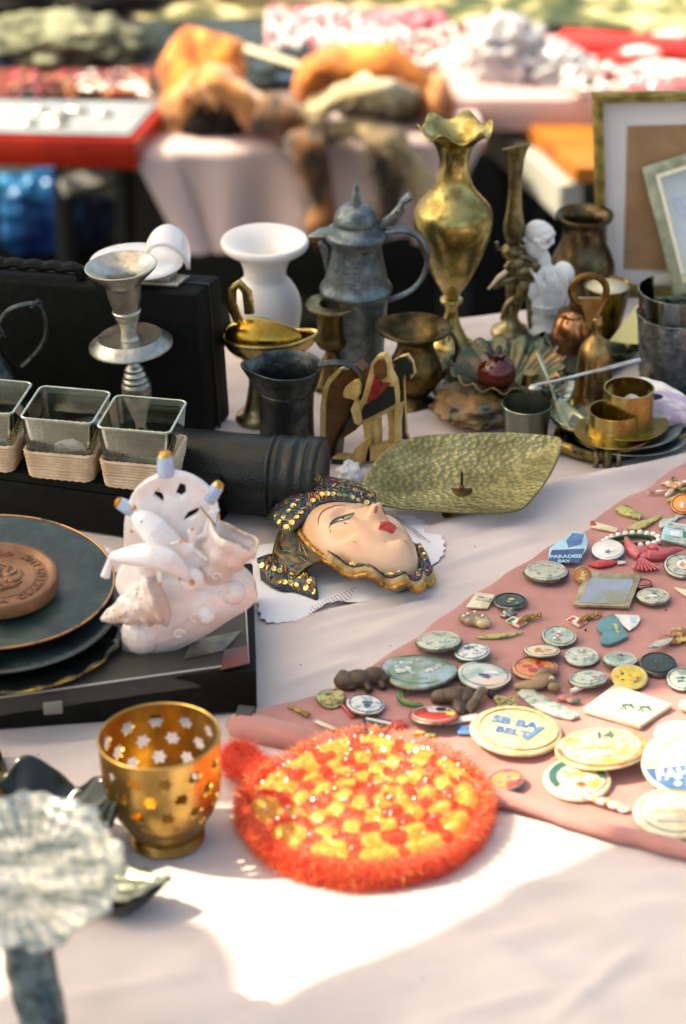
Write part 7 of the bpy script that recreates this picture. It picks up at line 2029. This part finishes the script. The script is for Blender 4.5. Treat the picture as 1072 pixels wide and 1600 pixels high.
lump('white_cloth_bundle', 'cloth', 'bundle of white cloth in front of the red display case', 20, 262, 46, 30, 26, M('white_cotton2', (0.72, 0.72, 0.72), rough=0.9), z=ZT - 0.04, seed=15, am=0.3)

# heaps behind the red case
lump('grey_green_scarf_heap', 'scarf', 'heap of grey green knitted scarves at the back left', 95, 100, 125, 70, 42, M('knit_greygreen', S(150, 152, 124), S(62, 68, 54), rough=0.95, ns=22, bump=0.8, bs=60, bdist=.01), seed=20, am=0.25, fr_=3)
lump('dark_cloth_heap', 'cloth', 'black cloth heap at the far left behind the scarves', 60, 20, 190, 60, 36, M('black_cloth', (0.015, 0.013, 0.01), rough=0.9), seed=21)
lump('navy_cloth_heap', 'cloth', 'dark blue cloth heap at the left edge below the scarves', 8, 115, 60, 24, 18, M('navy_heap', (0.012, 0.02, 0.05), rough=0.9), seed=22)
# beads and trinkets pile
def pile(name, label, cat, x0, x1, y0, y1, n_, cols, s0, z=ZT, seed=0, group=None, hgt=0.02):
    """one necklace heap: many beads on a string"""
    q = random.Random(seed)
    c = P((x0 + x1) / 2, (y0 + y1) / 2, z)
    r = root(name, label, cat, c, 0, group)
    k = px(r)
    for ci, m_ in enumerate(cols):
        mb = MB()
        x, y = q.uniform(x0, x1), q.uniform(y0, y1); a = q.uniform(0, 6)
        for i in range(n_):
            a += q.gauss(0, .5)
            x += cos(a) * s0 * 1.7; y += sin(a) * s0 * 0.8
            if not (x0 < x < x1): a = pi - a; x = min(max(x, x0), x1)
            if not (y0 < y < y1): a = -a; y = min(max(y, y0), y1)
            bp_ = P(x, y, z + s0 * k + q.random() * hgt) - r.location
            mb.ball(bp_, s0 * k, nu=8, nv=6)
            if i: mb.tube([lastp, bp_], 0.0012, seg=4)
            lastp = bp_
        mb.build('bead_string', m_, r)
    return r
GL = lambda n, c, r_=0.12, m=0: M(n, c, rough=r_, metal=m, coat=0.6)
pile('trinket_necklaces', 'pile of red and silver glittering necklaces behind the red case', 'necklaces', 18, 235, 112, 150, 90, [GL('bead_red', S(130, 20, 26)), GL('bead_silver', (0.9, 0.88, 0.85), .1, 1), GL('bead_pink', S(170, 40, 70)), GL('bead_dark', (0.02, 0.02, 0.015)), GL('bead_amber', S(190, 120, 70))], 5, seed=2)
lump('dark_teal_cloth', 'cloth', 'dark teal folded cloth between scarves and fur hat', 235, 70, 70, 60, 14, M('teal_cloth', (0.01, 0.02, 0.02), rough=0.9), seed=23)
lump('blue_jeans_heap', 'cloth', 'faded blue and black jeans folded behind the fur hat', 440, 110, 100, 90, 14, M('jeans', (0.008, 0.014, 0.016), (0.03, 0.07, 0.15), rough=0.9, ns=12, c3=(0.012, 0.024, 0.026)), seed=24, am=0.2)
r = root('wooden_ruler', 'pale wooden ruler lying on the jeans heap', 'ruler', P(425, 92, ZT + 0.06))
MB().tube([P(378, 72, ZT + .06) - r.location, P(470, 102, ZT + .06) - r.location], 0.011, flat=0.25, seg=4, up=(0, 0, 1)).build('stick', M('pale_wood', S(190, 180, 150), rough=0.6), r, bevel=.001)
lump('black_handbag', 'handbag', 'black leather handbag behind the golden tan stole', 470, 125, 60, 26, 22, M('black_leather2', (0.008, 0.009, 0.008), rough=0.4), seed=25)
pile('pink_bead_necklaces', 'heap of pink and pearl bead necklaces at the back centre', 'necklaces', 420, 600, 15, 75, 130, [GL('bead_rose', S(220, 140, 150)), GL('bead_pearl', (0.85, 0.8, 0.76)), GL('bead_rose2', S(200, 100, 120)), GL('bead_pearl', (1, 1, 1))], 6, seed=5)
pile('pearl_necklaces', 'white pearl and red bead necklaces beside the grey plastic bag', 'necklaces', 560, 740, 42, 105, 110, [GL('bead_pearl', (1, 1, 1)), GL('bead_crimson', S(190, 50, 60)), GL('bead_rose', S(1, 1, 1)), GL('bead_pearl', (1, 1, 1))], 6, seed=6)
lump('pink_scarf', 'scarf', 'pink satin scarf under the pearl necklaces', 590, 90, 110, 40, 14, M('pink_satin', S(180, 100, 110), S(140, 60, 66), rough=0.5, ns=10), seed=26, am=0.2)
lump('magenta_scarf', 'scarf', 'dusky pink scarf heap to the left of the grey plastic bag', 640, 60, 70, 30, 24, M('dusky_pink', S(200, 120, 134), rough=0.6), seed=27)
lump('olive_cloth_heap', 'cloth', 'olive and cream cloth heap at the top centre', 420, 8, 130, 40, 30, M('olive_heap', S(150, 140, 96), S(206, 196, 160), rough=0.9, ns=12), seed=28)
lump('rust_cloth_heap', 'cloth', 'rust brown cloth heap at the top left of centre', 215, 8, 60, 30, 26, M('rust_heap', S(110, 60, 34), S(60, 40, 26), rough=0.9, ns=12), seed=29)
lump('dark_green_cloth_heap', 'cloth', 'dark green patterned cloth heap at the top behind the plastic bag', 640, -4, 120, 50, 34, M('green_heap', S(50, 66, 44), S(24, 36, 26), rough=0.9, ns=14), seed=30)
lump('patterned_cloth_heap', 'cloth', 'green and cream patterned cloth heap at the top right of centre', 830, -6, 130, 46, 34, M('pattern_heap', S(96, 104, 62), S(206, 190, 150), rough=0.9, ns=16, c3=S(150, 130, 80)), seed=31)
lump('cream_cloth_heap', 'cloth', 'cream and olive cloth heap in the top right corner', 1010, 0, 110, 50, 34, M('cream_heap', S(220, 206, 164), S(130, 124, 80), rough=0.9, ns=16), seed=32)

# right hand table carrying pink goods in the sun
zr2 = 0.44
q4 = [P(700, 150, zr2), P(1300, 150, zr2), P(1300, -180, zr2), P(640, -180, zr2)]
r = flatbox('pink_display_table', 'sunlit table top covered with pale pink cloth at the back right', 'table', [Vector((p.x, p.y, 0)) for p in q4], zr2 - 0.05, 0.045, M('pale_pink_top', (0.50, 0.34, 0.34), rough=0.8), 'tabletop')
for i in (0, 1, 2, 3):
    p = q4[i].lerp(sum(q4, Vector()) / 4, 0.06)
    MB().box(0.04, 0.04, zr2 - 0.05, c=(p.x - r.location.x, p.y - r.location.y, -(zr2 - 0.05) / 2 + 0.0005)).build('leg', M('table_leg', (0.02, 0.02, 0.02), rough=0.4), r)
def slab(name, cat, label, pts, h, mat, z=zr2, grp=None):
    return flatbox(name, label, cat, [Vector((p.x, p.y, 0)) for p in [P(x, y, z) for x, y in pts]], z, h, mat, 'body', 0.002)
slab('red_flat_box', 'box', 'long flat red box on the sunlit pink table', [(868, 78), (1072, 92), (1110, 72), (880, 58)], 0.012, M('red_box', S(206, 40, 34), rough=0.4))
slab('red_flat_box', 'box', 'second red box lying in front of the long red box', [(930, 100), (1000, 108), (1040, 96), (950, 90)], 0.01, M('red_box', (1, 1, 1)))
for i, (x, y, w0, c, lb) in enumerate(((900, 118, 34, S(236, 190, 196), 'pale pink folded fabric packet left of the white packets'), (960, 122, 40, S(214, 120, 130), 'deep pink folded packet in the middle of the sunlit table'), (1035, 116, 44, (0.85, 0.83, 0.8), 'white paper packet near the right edge'), (1000, 92, 30, (0.85, 0.8, 0.78), 'small white packet on the red boxes'), (860, 96, 26, (0.84, 0.7, 0.7), 'pink white packet right of the grey plastic bag'), (1050, 66, 30, (0.83, 0.8, 0.7), 'cream packet behind the long red box'))):
    lump('fabric_packet', 'packet', lb, x, y, w0, w0 * .5, 10, M('packet%d' % i, c, rough=0.6), z=zr2, seed=40 + i, group='packets on the sunlit pink table')
pile('glass_necklaces', 'white glass bead necklaces glittering on the sunlit table', 'necklaces', 880, 1080, 100, 140, 90, [GL('bead_pearl', (1, 1, 1)), GL('bead_silver', (1, 1, 1)), GL('bead_rose', S(1, 1, 1))], 5, z=zr2, seed=8)
# grey plastic bag
film2 = M('plastic_bag_film', (0.34, 0.34, 0.37), (0.48, 0.48, 0.51), rough=0.2, ns=14, spec=0.7, sss=0.3)
bag('grey_plastic_bag', 'crumpled translucent grey plastic bag hanging over the table corner', 'bag', 790, 135, ZT, 62, 45, 62, film2, 9, 0.5)
bag('white_plastic_bag', 'white crumpled plastic bag lying on the wooden board', 'bag', 868, 140, ZT, 54, 40, 40, film2, 11, 0.5)
# wooden folding seat with black legs
r = root('wooden_folding_table', 'small varnished wooden folding table with black crossed legs', 'table', P(860, 330, 0.0))
zt_ = 0.40
tp_ = [P(776, 148, zt_), P(900, 262, zt_), P(1010, 262, zt_), P(1010, 130, zt_), ]
lo = [Vector((p.x, p.y, zt_ - 0.02)) - r.location for p in tp_]; hi = [Vector((p.x, p.y, zt_)) - r.location for p in tp_]
MB().hexa(lo, hi).build('board', M('orange_wood', S(186, 118, 46), S(150, 84, 30), rough=0.4, ns=5, stretch=(1, 8, 1)), r)
g1, g2 = P(786, 180, zt_ - 0.03), P(912, 290, zt_ - 0.03)
MB().hexa([p - r.location for p in (g1 + Vector((-.03, 0, -.045)), g2 + Vector((-.03, 0, -.045)), g2 + Vector((0, .01, -.045)), g1 + Vector((0, .01, -.045)))], [p - r.location for p in (g1 + Vector((-.03, 0, 0)), g2 + Vector((-.03, 0, 0)), g2 + Vector((0, .01, 0)), g1 + Vector((0, .01, 0)))]).build('apron', M('grey_apron', (0.40, 0.40, 0.36), rough=0.6), r)
BLK = M('table_leg', (1, 1, 1))
for a, b in (((915, 255, .34), (850, 345, .02)), ((868, 262, .32), (925, 350, .02)), ((790, 195, .38), (800, 268, .02))):
    MB().tube([P(*a) - r.location, P(*b) - r.location], 0.012, seg=8).build('leg', BLK, r)
r = root('black_umbrella', 'folded black umbrella leaning by the wooden folding table', 'umbrella', P(790, 290, 0.0))
MB().tube([P(792, 180, 0.35) - r.location, P(796, 235, .2) - r.location, P(800, 300, .01) - r.location], [0.03, 0.035, 0.012], seg=10).build('canopy', M('black_nylon', (0.01, 0.012, 0.015), rough=0.6), r)
MB().tube([P(792, 180, 0.35) - r.location, P(790, 160, .40) - r.location], 0.008, seg=8).build('handle', BLK, r)

# flat dark cloths under the heaps at the back
def flatcloth(name, label, pts, mat, z, seed=0):
    c = crom([P(x, y, z) for x, y in pts], 8, closed=True)
    cen = sum(c, Vector()) / len(c)
    r0 = cen.copy()
    def fn(u, v):
        i = u * len(c); k_ = int(i) % len(c)
        p = cen.lerp(c[k_].lerp(c[(k_ + 1) % len(c)], i - int(i)), v) - r0
        return p + Vector((0, 0, 0.006 + 0.02 * abs(noise.noise((p.x * 9 + seed, p.y * 9, 3))) * (1 - v ** 6)))
    o = MB().grid(fn, 80, 20).build(name, mat, angle=180)
    o.location = r0
    return tag(o, label, 'cloth', 'cloths spread on the far table')
DARKT = M('dark_teal_print', (0.006, 0.012, 0.013), (0.02, 0.045, 0.07), rough=0.9, ns=14, c3=(0.018, 0.03, 0.028))
OLIVEP = M('olive_print', S(62, 66, 40), S(196, 184, 140), rough=0.9, ns=20, c3=S(110, 104, 66), contrast=0.1)
flatcloth('dark_shawl', 'dark teal printed shawl spread behind the fur hat', [(205, 45), (300, 30), (430, 35), (520, 60), (500, 130), (400, 140), (250, 150), (210, 110)], DARKT, ZT + 0.004, 1)
flatcloth('olive_shawl', 'olive and cream printed shawl across the very back of the far table', [(190, -70), (450, -80), (800, -70), (800, 10), (640, 22), (430, 30), (200, 30)], OLIVEP, ZT + 0.006, 2)
flatcloth('black_shawl', 'black shawl at the far left back corner', [(-140, -60), (180, -60), (200, 25), (60, 40), (-140, 45)], M('black_cloth', (1, 1, 1)), ZT + 0.005, 3)
flatcloth('red_brown_shawl', 'red brown shawl under the glittering necklaces', [(-120, 100), (60, 95), (240, 110), (250, 150), (60, 156), (-120, 154)], M('redbrown_print', S(120, 50, 40), S(60, 36, 30), rough=0.9, ns=20), ZT + 0.004, 4)
flatcloth('green_shawl', 'dark green and cream shawl across the back of the sunlit pink table', [(660, -90), (1150, -90), (1160, 40), (900, 46), (680, 30)], M('green_print', S(40, 56, 36), S(190, 176, 130), rough=0.9, ns=16, c3=S(92, 96, 58), contrast=0.1), zr2 + 0.004, 5)

flatcloth('wine_scarf', 'wine red scarf lying between the stoles and the grey plastic bag', [(560, 70), (640, 60), (730, 90), (720, 140), (680, 165), (640, 120), (580, 105)], M('wine_print', S(120, 44, 40), S(190, 120, 110), rough=0.8, ns=24, c3=S(150, 76, 60)), ZT + 0.006, 7)
flatcloth('brown_check_scarf', 'brown checked scarf under the cream fur in the middle', [(500, 90), (600, 80), (700, 130), (690, 185), (600, 180), (520, 160)], M('brown_print', S(110, 76, 44), S(50, 38, 26), rough=0.9, ns=26), ZT + 0.005, 8)
for i, (x, y, w0, c, z0, lb) in enumerate(((160, 120, 20, S(200, 60, 60), ZT, 'small red purse lying on the necklaces by the fur hat'), (205, 60, 28, S(30, 60, 90), ZT, 'small blue purse behind the fur hat'), (250, 150, 18, S(210, 190, 150), ZT, 'cream purse squeezed between red case and fur hat'), (395, 70, 26, S(50, 90, 130), ZT, 'bright blue purse on the jeans heap'), (540, 50, 24, S(60, 40, 30), ZT, 'dark brown purse among the pink beads'), (700, 20, 30, S(30, 50, 34), ZT, 'dark green purse beside the pink beads'), (760, 40, 24, S(120, 100, 60), ZT, 'olive purse just behind the grey plastic bag'), (930, 60, 30, S(90, 30, 30), zr2, 'dark red purse on the long red box'), (1010, 50, 26, S(150, 140, 100), zr2, 'khaki purse behind the long red box'), (470, 60, 24, S(20, 24, 22), ZT, 'black purse behind the wooden ruler'))):
    r = root('purse', lb, 'purse', P(x, y, z0), rs.uniform(-1, 1), 'small purses on the far tables'); k = px(r)
    MB().box(w0 * 2 * k, w0 * 1.3 * k, 10 * k, c=(0, 0, 5.5 * k)).build('pouch', M('purse_leather%d' % i, c, rough=0.5, ns=40), r, bevel=0.006)
    MB().tube([(-w0 * .8 * k, -w0 * .5 * k, 11 * k), (0, -w0 * .55 * k, 12 * k), (w0 * .8 * k, -w0 * .5 * k, 11 * k)], 1.6 * k, seg=6).build('clasp', BRASS, r)
